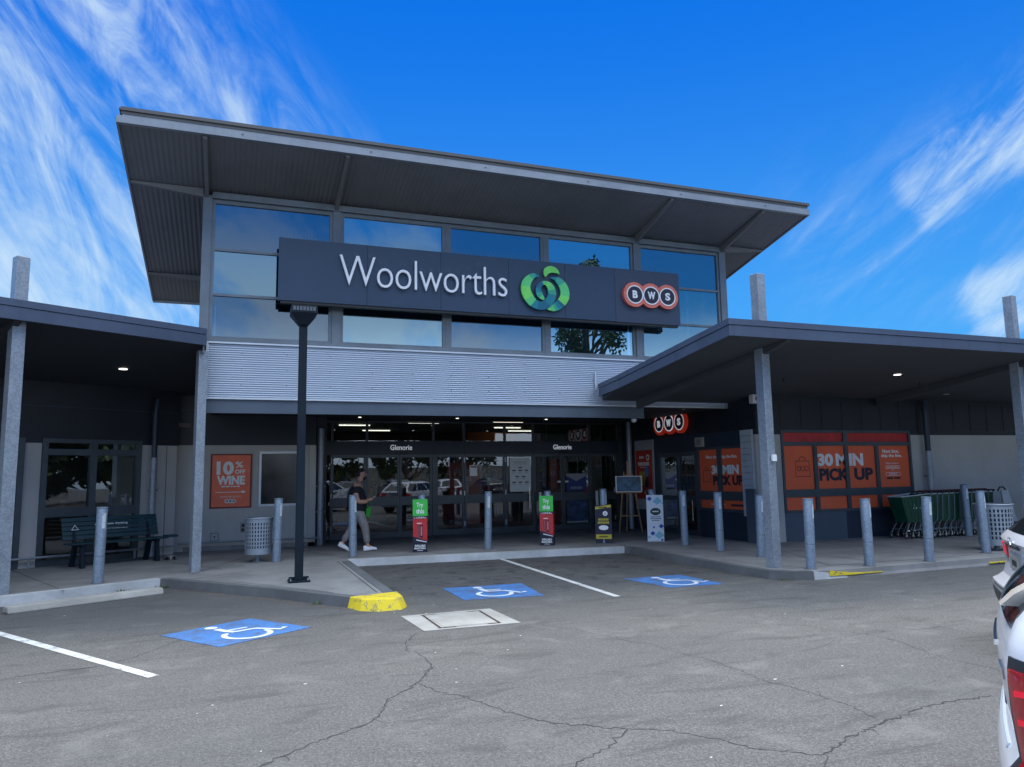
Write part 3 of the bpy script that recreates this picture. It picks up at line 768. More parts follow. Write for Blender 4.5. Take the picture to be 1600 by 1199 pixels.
# volume behind: left wall, glazed right side, back wall, floor
m_int = mat('interior_plaster', (0.20, 0.21, 0.22), 0.9)
P_('wall', m_winfr, bld, lambda m: m.prism([(-0.64, 14.78), (-0.52, 14.78), (-0.52, 19.3), (-0.64, 19.3)], 4.0, lambda x, y: rz_(y)-0.002))
P_('wall', m_int, bld, lambda m: m.box(-0.5, 10.9, 19.1, 19.25, 3.4, 6.06))
P_('floor_slab', m_int, bld, lambda m: m.box(-0.5, 10.9, 14.72, 19.0, 3.36, 4.1))
sw = P_('side_window', m_winfr, bld, lambda m: ([m.prism([(10.95, y), (11.02, y), (11.02, y+0.08), (10.95, y+0.08)], 4.2, lambda a, b: rz_(b)-0.01) for y in (14.7, 16.1, 17.5, 19.0)],
     [m.box(10.955, 11.015, 14.78, 19.0, z, z+0.06) for z in (4.24, 5.13, 6.0)]))
mb = MB(); mb.add([(10.985, 14.76, 4.24), (10.985, 19.1, 4.24), (10.985, 19.1, rz_(19.1)-0.03), (10.985, 14.76, rz_(14.76)-0.03)], [(0, 1, 2, 3)]); mb.build('pane', glass('side_glass', (0.75, 0.85, 0.9), 0.08), sw)

P_('inner_ceiling', m_int, bld, lambda m: m.prism([(-0.5, 14.76), (10.93, 14.76), (10.93, 19.1), (-0.5, 19.1)], lambda x, y: rz_(y)-0.05, lambda x, y: rz_(y)-0.03))
# ---- corrugated fascia band
mb = MB(); P = []; npz = 96
for i in range(npz+1):
    z = 3.215+(4.215-3.215)*i/npz; dd = 0.011*math.sin(i*math.pi/2.0-math.pi/4)
    P += [F0.p(-0.48, z, 0.05+dd), F0.p(10.87, z, 0.05+dd)]
mb.add(P, [(2*i, 2*i+1, 2*i+3, 2*i+2) for i in range(npz)])
mb.build('corrugated_cladding', m_corr, bld, smooth=True, auto=60)
P_('cladding_trim', m_trim, bld, lambda m: (m.fbox(F0, -0.52, 10.92, 4.215, 4.245, -0.02, 0.085), m.fbox(F0, -0.52, 10.92, 3.180, 3.213, -0.02, 0.075),
    m.fbox(F0, -0.52, -0.48, 3.213, 4.215, -0.02, 0.08), m.fbox(F0, 10.87, 10.92, 3.213, 4.215, -0.02, 0.08)))
mb = MB()
for i in range(14):
    for z in (3.45, 3.75, 4.05):
        x = 0.1+i*0.81; mb.cyl(F0.p(x, z, 0.05), F0.p(x, z, 0.067), 0.008, n=6)
mb.build('cladding_screw', m_rooftop, bld)
P_('cladding_backing', m_winfr, bld, lambda m: m.fbox(F0, -0.5, 10.9, 3.2, 4.22, -0.1, 0.0))
P_('entrance_beam', m_beam, bld, lambda m: (m.fbox(F0, -0.49, 8.66, 2.955, 3.178, -0.06, 0.03), m.fbox(F0, -0.49, 8.66, 2.925, 2.953, -0.06, 0.055)))
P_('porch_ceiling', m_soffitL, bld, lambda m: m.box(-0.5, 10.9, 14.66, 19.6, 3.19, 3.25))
for (x, y) in ((2.9, 16.0), (5.4, 16.0), (7.9, 16.0), (2.9, 18.4), (5.4, 18.4), (7.9, 18.4), (10.0, 15.0)):
    P_('downlight', m_lamp if y > 15.5 else m_white, bld, lambda m: m.cyl((x, y, 3.188), (x, y, 3.18), 0.036, n=16))

# ---- left poster wall
def wall_two(F, x0, x1, zt, zm, name='wall', dth=-0.2):
    P_(name, m_render, bld, lambda m: m.fbox(F, x0, x1, 0.10, zm, dth, 0.0))
    P_(name, m_blackclad, bld, lambda m: m.fbox(F, x0, x1, zm+0.002, zt, dth, 0.014))
wall_two(FW, -1.22, 1.86, 3.9, 2.50)
P_('cladding_joint', m_navy, bld, lambda m: m.fbox(FW, -1.2, 1.86, 3.30, 3.32, 0.014, 0.022))
P_('wall', m_blackclad, bld, lambda m: m.box(1.88, 2.12, 18.42, 19.75, 0.12, 3.18))
P_('wall', m_render, bld, lambda m: m.box(1.70, 1.862, 18.35, 18.398, 0.12, 2.49))
P_('plinth', m_pave, bld, lambda m: m.fbox(FW, -1.0, 1.86, 0.12, 0.22, 0.0, 0.05))

# ---- left wing wall with glazed doors (u along, 0 = right jamb region)
def pane(F, x0, x1, y0, y1, d, m, par, name='pane'):
    mb = MB(); mb.add([F.p(x0, y0, d), F.p(x1, y0, d), F.p(x1, y1, d), F.p(x0, y1, d)], [(0, 1, 2, 3)]); return mb.build(name, m, par)
g_shop = glass('shopfront_glass', (0.48, 0.55, 0.58), 0.09)
P_('wall', m_blackclad, bld, lambda m: m.fbox(FL, -12, 0.80, 2.56, 4.0, -0.2, 0.014))
P_('cladding_joint', m_navy, bld, lambda m: m.fbox(FL, -12, 0.76, 3.18, 3.20, 0.014, 0.022))
for a, b in ((-2.20, -1.90), (0.0, 0.79), (-12, -6.6)):
    P_('wall', m_render, bld, lambda m: m.fbox(FL, a, b, 0.10, 2.47, -0.2, 0.0))
    P_('wall', m_blackclad, bld, lambda m: m.fbox(FL, a, b, 2.472, 2.56, -0.2, 0.012))
P_('cladding_joint', m_navy, bld, lambda m: m.fbox(FL, 0.555, 0.565, 0.13, 2.45, 0.0, 0.006))
for a, b in ((-1.90, 0.0), (-4.22, -2.20), (-6.6, -4.22)):
    c = (a+b)/2
    wd = P_('shop_window', m_frame, bld, lambda m: (m.fbox(FL, a, a+0.10, 0.12, 2.56, -0.10, 0.05), m.fbox(FL, b-0.10, b, 0.12, 2.56, -0.10, 0.05), m.fbox(FL, a+0.1, b-0.1, 2.48, 2.56, -0.10, 0.045),
        m.fbox(FL, a+0.1, b-0.1, 2.24, 2.36, -0.10, 0.045), m.fbox(FL, a+0.1, b-0.1, 1.04, 1.22, -0.10, 0.04), m.fbox(FL, a+0.1, b-0.1, 0.12, 0.24, -0.10, 0.045), m.fbox(FL, c-0.06, c+0.06, 0.24, 2.48, -0.10, 0.042)))
    for x0, x1 in ((a+0.1, c-0.06), (c+0.06, b-0.1)):
        for z0, z1 in ((0.24, 1.04), (1.22, 2.24), (2.36, 2.48)): pane(FL, x0, x1, z0, z1, -0.03, g_shop, wd)
# dim room behind
m_dark = mat('dim_interior', (0.22, 0.20, 0.18), 0.9, 0, 0.3, 0.8)
P_('interior_wall', m_dark, bld, lambda m: (m.fbox(FL, -7, 1.2, 0.1, 3.3, -4.2, -4.0), m.fbox(FL, -7, 1.2, 2.9, 3.0, -4, -0.21)))
P_('interior_counter', mat('warm_counter', (0.22, 0.12, 0.07), 0.6), bld, lambda m: (m.fbox(FL, -1.7, -0.5, 0.13, 0.9, -1.8, -1.2), m.fbox(FL, -0.45, -0.2, 0.13, 1.5, -2.8, -2.5)))

# ---- shop front
xs_ = [2.14, 2.38, 3.28, 4.17, 5.06, 5.16, 5.97, 7.17, 8.04, 8.94, 9.83, 10.74]
def frame_bay(a, b, name, e=0.055, handle=None):
    wd = P_(name, m_frame, bld, lambda m: (m.fbox(FS, a, a+e, 0.13, 2.30, -0.05, 0.012), m.fbox(FS, b-e, b, 0.13, 2.30, -0.05, 0.012), m.fbox(FS, a+e, b-e, 2.22, 2.30, -0.05, 0.011),
        m.fbox(FS, a+e, b-e, 0.96, 1.19, -0.05, 0.010), m.fbox(FS, a+e, b-e, 0.13, 0.28, -0.05, 0.011)))
    pane(FS, a+e, b-e, 0.28, 0.96, -0.02, g_shop, wd); pane(FS, a+e, b-e, 1.19, 2.22, -0.02, g_shop, wd)
    if handle is not None:
        m_ = MB(); m_.tube([FS.p(handle, 0.75, 0.03), FS.p(handle, 0.75, 0.06), FS.p(handle, 1.35, 0.06), FS.p(handle, 1.35, 0.03)], 0.012, 8); m_.build('handle', m_chrome, wd)
    return wd
doors = [(2.38, 3.28, 'door'), (3.28, 4.17, 'sliding_door'), (4.17, 5.06, 'sliding_door'), (5.16, 5.97, 'door'), (5.97, 7.17, 'shop_window'), (7.17, 8.04, 'door'), (8.04, 8.94, 'sliding_door'), (8.94, 9.83, 'sliding_door'), (9.83, 10.74, 'door')]
for a, b, nm in doors: frame_bay(a+0.004, b-0.004, nm, handle=(b-0.16 if nm == 'door' and a > 7 and a < 8 else None))
m_hinge = m_trim
for x in (2.38, 5.97, 7.17, 10.6):
    P_('hinge', m_hinge, bld, lambda m: [m.fbox(FS, x-0.012, x+0.012, z, z+0.13, 0.013, 0.03) for z in (0.35, 1.17, 2.08)])
P_('door_frame', m_frame, bld, lambda m: (m.fbox(FS, 2.10, 2.16, 0.13, 3.2, -0.06, 0.03), m.fbox(FS, 2.36, 2.378, 0.13, 2.30, -0.06, 0.03), m.fbox(FS, 5.062, 5.158, 0.13, 2.30, -0.06, 0.035), m.fbox(FS, 10.742, 10.9, 0.13, 3.2, -0.06, 0.03)))
P_('door_frame', m_frame, bld, lambda m: m.fbox(FS, 2.16, 2.36, 0.13, 0.25, -0.05, 0.0))
pane(FS, 2.16, 2.36, 0.25, 2.3, -0.02, g_shop, bld)
P_('header_band', m_navy, bld, lambda m: m.fbox(FS, 2.16, 10.742, 2.302, 2.66, -0.08, 0.045))
P_('header_joint', m_blackclad, bld, lambda m: [m.fbox(FS, x-0.006, x+0.006, 2.302, 2.66, 0.045, 0.049) for x in (3.28, 5.11, 5.97, 8.04, 9.83)])
tm = [2.16, 2.40, 3.30, 5.10, 5.97, 7.17, 8.04, 9.83, 10.742]
P_('transom_frame', m_frame, bld, lambda m: ([m.fbox(FS, x-0.03, x+0.03, 2.66, 3.19, -0.06, 0.03) for x in tm[1:-1]], m.fbox(FS, 2.16, 10.742, 3.15, 3.19, -0.05, 0.025)))
for i in range(len(tm)-1): pane(FS, tm[i]+0.03, tm[i+1]-0.03, 2.66, 3.15, -0.01, g_shop, bld)
for (x0, x1) in ((3.91, 4.50), (8.64, 9.22)):
    m_ = MB(); put_text(m_, 'Glenorie', FS, x0, x1, 2.42, 2.56, 0.0455, 0.052, 0.01); m_.build('lettering', mat('white_ink_glow', (0.8, 0.82, 0.85), 0.5, emit=(0.8, 0.88, 1.0), estr=0.32), bld)  # weak glow added so the unlit header letters read brighter
    P_('door_sensor', m_black, bld, lambda m: m.fbox(FS, (x0+x1)/2-0.12, (x0+x1)/2+0.14, 2.30, 2.36, 0.046, 0.12))
# door safety decals
P_('door_decal', m_inkw, bld, lambda m: [m.fbox(FS, x, x+0.10, 1.47, 1.52, -0.015, -0.012) for x in (4.00, 4.27, 8.78, 9.02)])
# interior of the shop
P_('interior_wall', m_dark, bld, lambda m: (m.box(1.95, 12.5, 29.8, 30, 0.1, 3.6), m.box(1.95, 2.1, 19.8, 29.8, 0.1, 3.6), m.box(12.4, 12.5, 19.95, 29.8, 0.1, 3.6)))
P_('interior_ceiling', m_dark, bld, lambda m: m.box(2.1, 12.4, 19.8, 29.8, 3.45, 3.6))
P_('ceiling_light', m_lampc, bld, lambda m: ([m.box(x, x+1.0, y, y+0.07, 3.40, 3.43) for x, y in ((2.6, 22), (3.2, 24.5), (5.2, 23.2), (7.8, 22.4), (8.8, 25.2), (4.4, 27.2), (10.0, 27.0))]))
P_('interior_wall', mat('interior_red_panel', (0.80, 0.12, 0.06), 0.5), bld, lambda m: (m.box(5.9, 6.9, 21.0, 21.1, 0.3, 2.1), m.box(9.6, 10.0, 22.0, 22.1, 0.2, 2.2)))
m_ = MB(); FI = Fr((0, 20.99, 0), (1, 0, 0)); put_text(m_, 'Switch\nto Click', FI, 6.1, 6.6, 1.55, 1.95, 0.0, 0.004, 0.01); m_.build('lettering', m_inkw, bld)
P_('interior_wall', mat('interior_green_panel', (0.02, 0.16, 0.05), 0.6), bld, lambda m: m.box(9.9, 12.3, 23.0, 23.1, 1.2, 3.4))
m_ = MB(); FG = Fr((0, 22.98, 0), (1, 0, 0))
P_('interior_wall', mat('interior_orange_panel', (0.55, 0.16, 0.04), 0.6), bld, lambda m: m.box(8.0, 11.0, 26.0, 26.1, 2.5, 3.3))
P_('interior_wall', mat('interior_pale_panel', (0.45, 0.46, 0.46), 0.6), bld, lambda m: m.box(9.4, 10.6, 24.6, 24.65, 2.85, 3.2)); put_text(m_, 'WOOLWORTHS', FG, 10.0, 12.2, 1.95, 2.3, 0.0, 0.01); m_.build('lettering', mat('dim_gold', (0.25, 0.28, 0.10), 0.5), bld)
rr2 = random.Random(11)
shc = [mat('stock_a', (0.35, 0.06, 0.04), 0.5), mat('stock_b', (0.40, 0.30, 0.06), 0.5), mat('stock_c', (0.05, 0.16, 0.07), 0.5), mat('stock_d', (0.32, 0.33, 0.34), 0.5), mat('stock_e', (0.05, 0.09, 0.25), 0.5)]
for k, (x, y) in enumerate(((2.9, 23.5), (5.0, 25.0), (7.6, 24.0), (8.2, 26.6), (3.2, 27.5), (10.6, 25.5))):
    mb = MB(); mb.box(x, x+1.4, y, y+0.7, 0.13, 0.3)
    for lv in range(4):
        z = 0.32+lv*0.42; mb.cm = 5; mb.box(x, x+1.4, y, y+0.6, z, z+0.03); q = x+0.02
        while q < x+1.35:
            w_ = rr2.uniform(0.06, 0.16); mb.cm = rr2.randrange(5); mb.box(q, min(q+w_-0.01, x+1.38), y+0.02, y+0.4, z+0.032, z+rr2.uniform(0.2, 0.36)); q += w_
    mb.build('grocery_shelf', shc+[m_dark], bld)

# ---- bottle shop side wall (x = -Y)
P_('wall', m_blackclad, bld, lambda m: m.fbox(FB, -19.66, -13.62, 2.64, 3.45, -0.2, 0.0))
P_('cladding_rib', m_blackclad, bld, lambda m: [m.fbox(FB, -19.5+i*0.19, -19.49+i*0.19, 2.64, 3.16, 0.0, 0.008) for i in range(31)])
P_('wall', m_navy, bld, lambda m: (m.fbox(FB, -19.66, -17.60, 0.1, 2.638, -0.2, 0.004), m.fbox(FB, -17.6, -15.84, 2.22, 2.638, -0.2, 0.004), m.fbox(FB, -15.84, -13.9, 2.30, 2.638, -0.2, 0.003), m.fbox(FB, -15.84, -13.9, 0.1, 0.76, -0.2, 0.002)))
wd = P_('shop_door', m_frame, bld, lambda m: (m.fbox(FB, -17.6, -17.5, 0.13, 2.22, -0.1, 0.03), m.fbox(FB, -15.94, -15.84, 0.13, 2.22, -0.1, 0.03), m.fbox(FB, -16.77, -16.67, 0.13, 2.22, -0.1, 0.028), m.fbox(FB, -17.5, -15.94, 2.12, 2.22, -0.1, 0.026), m.fbox(FB, -17.5, -15.94, 0.13, 0.26, -0.1, 0.026), m.fbox(FB, -17.5, -15.94, 0.98, 1.1, -0.1, 0.022)))
for a, b in ((-17.5, -16.77), (-16.67, -15.94)):
    pane(FB, a, b, 0.26, 0.98, -0.03, g_shop, wd); pane(FB, a, b, 1.1, 2.12, -0.03, g_shop, wd)
m_ = MB(); m_.tube([FB.p(-16.05, 0.5, 0.03), FB.p(-16.05, 0.5, 0.07), FB.p(-16.05, 1.0, 0.07), FB.p(-16.05, 1.0, 0.03)], 0.012, 8); m_.build('handle', m_chrome, wd)
m_warm = mat('warm_shelf_light', (0.9, 0.4, 0.12), 0.5, emit=(1.0, 0.42, 0.12), estr=1.3)
P_('interior_wall', m_dark, bld, lambda m: (m.box(15.6, 15.8, 14, 19.5, 0.1, 3.2), m.box(11.15, 15.6, 19.62, 19.75, 0.1, 3.3), m.box(11.1, 20, 13.85, 19.6, 3.22, 3.3)))
P_('interior_light', m_warm, bld, lambda m: (m.box(13.0, 13.3, 16.6, 17.2, 2.0, 2.04), m.box(13.2, 13.25, 18.0, 18.6, 1.4, 1.44), m.box(13.5, 13.55, 17.4, 17.7, 1.9, 1.96)))
for k, (x, y) in enumerate(((12.6, 16.4), (12.9, 17.6), (12.5, 18.6))):
    mb = MB(); mb.box(x, x+0.4, y, y+0.9, 0.13, 0.25)
    for lv in range(5):
        z = 0.3+lv*0.36; mb.cm = 5; mb.box(x, x+0.35, y, y+0.9, z, z+0.02); q = y
        while q < y+0.85:
            mb.cm = rr2.randrange(5); mb.cyl((x+0.12, q+0.04, z+0.022), (x+0.12, q+0.04, z+0.2), 0.034, n=8); mb.cyl((x+0.12, q+0.04, z+0.2), (x+0.12, q+0.04, z+0.3), 0.013, n=6); q += 0.085
    mb.build('bottle_shelf', shc+[m_dark], bld)
# pale panel pier (behind the tall poster), pale tiled pier, dark bollard pier
P_('pier', mat('pale_panel', (0.36, 0.39, 0.43), 0.6, 0, 0.08, 2), bld, lambda m: m.fbox(FB, -18.86, -17.88, 0.69, 2.62, 0.005, 0.045))
tile = mat('pale_tile', (0.46, 0.50, 0.55), 0.45, 0, 0.10, 5)
mb = MB()
for i in range(14):
    mb.fbox(FB, -14.06, -13.66, 0.70+i*0.1385, 0.70+i*0.1385+0.132, 0.004, 0.055)
mb.build('tiled_pier', tile, bld)
P_('pier', m_beam, bld, lambda m: m.fbox(FB, -13.90, -13.602, 0.12, 1.31, 0.058, 0.11))
# orange glazing on the side wall
def orange_window(F, x0, x1, z0, z1, mull, rails, name='shop_window', par=bld, omat=m_orange, fr=0.06):
    wd = MB(); wd.fbox(F, x0, x0+fr, z0, z1, -0.05, 0.03); wd.fbox(F, x1-fr, x1, z0, z1, -0.05, 0.03)
    wd.fbox(F, x0+fr, x1-fr, z1-fr, z1, -0.05, 0.028); wd.fbox(F, x0+fr, x1-fr, z0, z0+fr, -0.05, 0.028)
    for a, b in rails: wd.fbox(F, x0+fr, x1-fr, a, b, -0.05, 0.026)
    for a, b, c, d in mull: wd.fbox(F, a, b, c, d, -0.05, 0.024)
    return wd.build(name, m_frame, par)
orange_window(FB, -15.84, -13.98, 0.77, 2.30, [(-15.02, -14.87, 0.83, 1.02), (-15.02, -14.87, 1.25, 2.24)], [(1.03, 1.24)])
orange_window(FR_, 11.59, 15.50, 0.75, 2.62, [(12.50, 12.60, 0.81, 1.10), (13.42, 13.52, 0.81, 1.10), (14.36, 14.46, 0.81, 1.10), (12.50, 12.60, 1.27, 2.26), (13.42, 13.52, 1.27, 2.26), (14.36, 14.46, 1.27, 2.26), (13.40, 13.52, 2.35, 2.56)], [(1.10, 1.27), (2.26, 2.35)], fr=0.06)
# ---- right wing front wall
P_('wall', m_blackclad, bld, lambda m: m.fbox(FR_, 10.92, 26, 2.622, 3.40, -0.25, 0.014))
P_('wall', m_blackclad, bld, lambda m: (m.fbox(FR_, 10.92, 11.59, 2.52, 2.62, -0.25, 0.014), m.fbox(FR_, 15.5, 26, 2.52, 2.62, -0.25, 0.014)))
P_('wall', m_render, bld, lambda m: (m.fbox(FR_, 10.92, 11.59, 0.10, 2.518, -0.25, 0.0), m.fbox(FR_, 15.5, 26, 0.10, 2.518, -0.25, 0.0)))
P_('wall', m_beam, bld, lambda m: m.fbox(FR_, 11.59, 13.35, 0.10, 0.748, -0.25, 0.004))
P_('wall', m_navy, bld, lambda m: m.fbox(FR_, 13.35, 15.5, 0.10, 0.748, -0.25, 0.002))
P_('wall', m_blackclad, bld, lambda m: (m.box(11.59, 15.5, 13.75, 13.8, 0.75, 2.62),))
P_('cladding_rib', m_blackclad, bld, lambda m: [m.fbox(FR_, 11.0+i*0.6, 11.012+i*0.6, 2.64, 3.3, 0.014, 0.022) for i in range(16)])
# rest of the shell: rear and flat roofs
P_('wall', m_render, bld, lambda m: (m.box(-14, 26, 34, 34.2, 0, 3.6), m.box(25.8, 26, 13.9, 34, 0, 3.3)))
P_('rear_roof', m_rooftop, bld, lambda m: (m.prism([(10.95, 14.9), (26, 14.4), (26, 34.2), (-14, 34.2), (-14, 12.5), Lp(-8, 1.0), (-1.3, 18.8), (-0.7, 19.32), (10.95, 19.32)][::-1], 3.62, 3.74)))
# downpipes
def pipe(p, z0, zc, zt, r=0.05, upper=m_navy, lower=m_galv, tilt=(0, 0), label=None):
    x, y = p
    o = P_('downpipe', lower, bld, lambda m: m.cyl((x, y, z0), (x, y, zc), r, n=16), smooth=True)
    if zt > zc: P_('pipe_upper', upper, o, lambda m: (m.cyl((x, y, zc+0.001), (x, y, zt-0.25), r*0.86, n=16), m.cyl((x, y, zt-0.28), (x+0.03, y+0.04, zt), r*0.95, n=16)), smooth=True)
    P_('pipe_bracket', m_winfr, o, lambda m: [m.box(x-r-0.03, x+r+0.03, y-0.02, y+0.09, z, z+0.03) for z in (0.9, 1.5) if z < zt])
pipe((-1.58, 17.55), 0.13, 2.20, 3.45, 0.065)
pipe((1.98, 18.32), 0.14, 2.90, 2.90, 0.07)
pipe((10.70, 18.9), 0.13, 3.18, 3.18, 0.075)
pipe((11.02, 13.30), 0.13, 2.25, 3.35, 0.075)
pipe((15.90, 13.44), 0.13, 2.12, 3.35, 0.075)

# =================================================================== CANOPIES
def soffR(x, y): return 3.80-0.105*(y-9.4)
canR = thing('walkway_canopy', 'blue grey canopy sloping over the pick up walkway on the right', 'canopy', (12, 11, 0))
poly = [(7.16, 9.40), (26, 9.40), (26, 14.5), (10.94, 14.5), (7.52, 14.48), (7.24, 13.15)]
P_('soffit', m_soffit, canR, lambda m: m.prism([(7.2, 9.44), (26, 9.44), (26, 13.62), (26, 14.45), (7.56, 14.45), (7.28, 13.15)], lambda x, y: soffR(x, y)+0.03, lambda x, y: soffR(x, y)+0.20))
def fascia(pts, zb, hh, par, m, split=0.62, th=0.05):
    """two-tier fascia along a plan polyline; zb(x,y) = underside"""
    for k, (lo, hi, pr) in enumerate(((0.0, split, 0.0), (split+0.03, 1.0, 0.012))):
        mb = MB(); prev = None; n = len(pts)
        for i in range(n):
            a = Vector(pts[max(i-1, 0)]); b = Vector(pts[min(i+1, n-1)]); t = (b-a).normalized(); nn = Vector((t.y, -t.x))
            if 0 < i < n-1:
                t1 = (Vector(pts[i])-a).normalized(); t2 = (b-Vector(pts[i])).normalized()
                cosh = max(0.3, math.sqrt(max(0.01, (1+t1.dot(t2))/2))); sc_ = 1/cosh
                nn = (Vector((t1.y, -t1.x))+Vector((t2.y, -t2.x))).normalized()
            else: sc_ = 1
            p = Vector(pts[i]); o_ = p+nn*pr*sc_; q = p-nn*th*sc_; z = zb(p.x, p.y)
            h_ = hh(p.x, p.y) if callable(hh) else hh
            cur = [(o_.x, o_.y, z+h_*lo), (o_.x, o_.y, z+h_*hi), (q.x, q.y, z+h_*hi), (q.x, q.y, z+h_*lo)]
            if prev: mb.hexa([prev[0], prev[1], prev[2], prev[3], cur[0], cur[1], cur[2], cur[3]])
            prev = cur
        mb.build('fascia', m, par)
    mb = MB(); mb2 = None
fascia([(7.50, 14.50), (7.24, 13.15), (7.16, 9.40), (26, 9.40)], lambda x, y: soffR(x, y)-(0.0 if y < 14 else -0.13), lambda x, y: 0.27, canR, m_fascia)
P_('canopy_roof', m_fascia, canR, lambda m: m.prism([(7.2, 9.46), (26, 9.46), (26, 14.3), (7.5, 14.45), (7.29, 13.15)], lambda x, y: soffR(x, y)+0.21, lambda x, y: soffR(x, y)+0.262))
P_('cladding_trim', m_trim, canR, lambda m: (m.fbox(F0, 7.42, 7.455, 3.53, 3.93, 0.075, 0.095),))
def beamR(x):
    P = []
    for y, dp in ((9.48, 0.05), (9.9, 0.10), ):
        P += [(x-0.05, y, soffR(x, y)+0.03), (x+0.05, y, soffR(x, y)+0.03), (x+0.05, y, soffR(x, y)-dp+0.03), (x-0.05, y, soffR(x, y)-dp+0.03)]
    m_ = MB(); m_.hexa(P)
    P = []
    for y, dp in ((9.9, 0.10), (14.3, 0.20)):
        P += [(x-0.05, y, soffR(x, y)+0.03), (x+0.05, y, soffR(x, y)+0.03), (x+0.05, y, soffR(x, y)-dp+0.03), (x-0.05, y, soffR(x, y)-dp+0.03)]
    m_.hexa(P); m_.build('beam', m_soffit, canR)
for x in (8.36, 14.55, 20.7): beamR(x)
def post(x, y, zt, par, s=0.088, label=None, rot=R(8)):
    c, sn_ = math.cos(rot), math.sin(rot)
    q = [(x+a*c-b*sn_, y+a*sn_+b*c) for a, b in ((-s, -s), (s, -s), (s, s), (-s, s))]
    o = P_('post', m_galv, par, lambda m: m.prism(q, 0.12, zt), bevel=0.008)
    if label: o['label'] = label
    q2 = [(x+a*c-b*sn_, y+a*sn_+b*c) for a, b in ((-s-.03, -s-.03), (s+.03, -s-.03), (s+.03, s+.03), (-s-.03, s+.03))]
    return o
post(8.36, 10.14, 5.06, canR); post(14.55, 10.14, 5.11, canR); post(20.7, 10.14, 5.1, canR)
for x, y in ((12.75, 11.35), (16.0, 12.9), (18.9, 11.35), (10.0, 11.5)):
    if x == 10.0: continue
    z = soffR(x, y)+0.03
    P_('downlight', m_lamp if x < 15 or x > 18 else m_trim, canR, lambda m: m.cyl((x, y, z-0.001), (x, y, z-0.012), 0.07, n=20))
P_('sprinkler', m_black, canR, lambda m: [(m.cyl((x, y, soffR(x, y)+0.03), (x, y, soffR(x, y)-0.03), 0.012, n=8), m.cyl((x, y, soffR(x, y)-0.03), (x, y, soffR(x, y)-0.045), 0.03, n=8)) for x, y in ((10.4, 12.0),)])
P_('sprinkler', m_black, canR, lambda m: [(m.cyl((x, y, soffR(x, y)+0.03), (x, y, soffR(x, y)-0.03), 0.012, n=8), m.cyl((x, y, soffR(x, y)-0.03), (x, y, soffR(x, y)-0.045), 0.03, n=8)) for x, y in ((14.0, 11.9),)])
P_('sticker', m_inkw, canR, lambda m: m.box(8.345, 8.43, 10.0, 10.033, 1.86, 1.97), )

# left canopy: fascia line in wing direction
canL = thing('walkway_canopy', 'blue grey canopy over the bench on the left, fixed to square steel posts', 'canopy', (-3, 15, 0))
A_ = Vector((-0.50, 14.05)); dL = Vector((LX, LY)); nL = Vector((-LY, LX))
def LPt(u, w_): p = A_+dL*u+nL*w_; return (p.x, p.y)
def wof(x, y): return (Vector((x, y))-A_).dot(nL)
def soffL(x, y): return 4.10-0.125*max(0, wof(x, y))
pL = [LPt(-12, 0.04), LPt(-0.02, 0.04), (-0.53, 18.6), LPt(2.5, 4.6), LPt(-12, 4.3)]
pL = [LPt(-12, 0.04), LPt(-0.02, 0.04), (-0.53, 18.5), (-1.3, 18.5), LPt(-12, 4.0)]
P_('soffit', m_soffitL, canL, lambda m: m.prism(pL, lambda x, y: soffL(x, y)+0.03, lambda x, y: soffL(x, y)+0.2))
P_('canopy_roof', m_fascia, canL, lambda m: m.prism(pL, lambda x, y: soffL(x, y)+0.21, lambda x, y: soffL(x, y)+0.27))
fascia([LPt(-12, 0), LPt(0, 0)], lambda x, y: 4.085, lambda x, y: 0.30, canL, m_fascia)
P_('soffit', m_soffitL, canL, lambda m: m.prism([(-0.52, 18.38), (-0.52, 14.66), (10.9, 14.66)][:2]+[(-0.5, 18.38)], 3.26, 3.3))
def beamL(u):
    m_ = MB(); P = []
    for w_, dp in ((0.06, 0.05), (0.5, 0.16), ):
        for sx, zz in ((-1, 0), (1, 0), (1, 1), (-1, 1)):
            x, y = LPt(u+sx*0.05, w_); P.append((x, y, soffL(x, y)+0.03-zz*dp))
    m_.hexa(P); P = []
    for w_, dp in ((0.5, 0.16), (3.6, 0.22)):
        for sx, zz in ((-1, 0), (1, 0), (1, 1), (-1, 1)):
            x, y = LPt(u+sx*0.05, w_); P.append((x, y, soffL(x, y)+0.03-zz*dp))
    m_.hexa(P); m_.build('beam', m_soffitL, canL)
beamL(-2.92); beamL(-6.0)
post(-0.575, 14.28, 4.02, canL, 0.078, rot=R(20)); post(-3.085, 12.80, 5.10, canL, 0.090, rot=R(33)); post(-5.7, 11.19, 5.1, canL, 0.09, rot=R(33))
x, y = -2.02, 15.75; z = soffL(x, y)+0.03
P_('downlight', m_lamp, canL, lambda m: m.cyl((x, y, z-0.001), (x, y, z-0.012), 0.075, n=20))
P_('bracket', m_winfr, canL, lambda m: m.box(-0.56, -0.54, 14.1, 14.35, 3.95, 4.09))

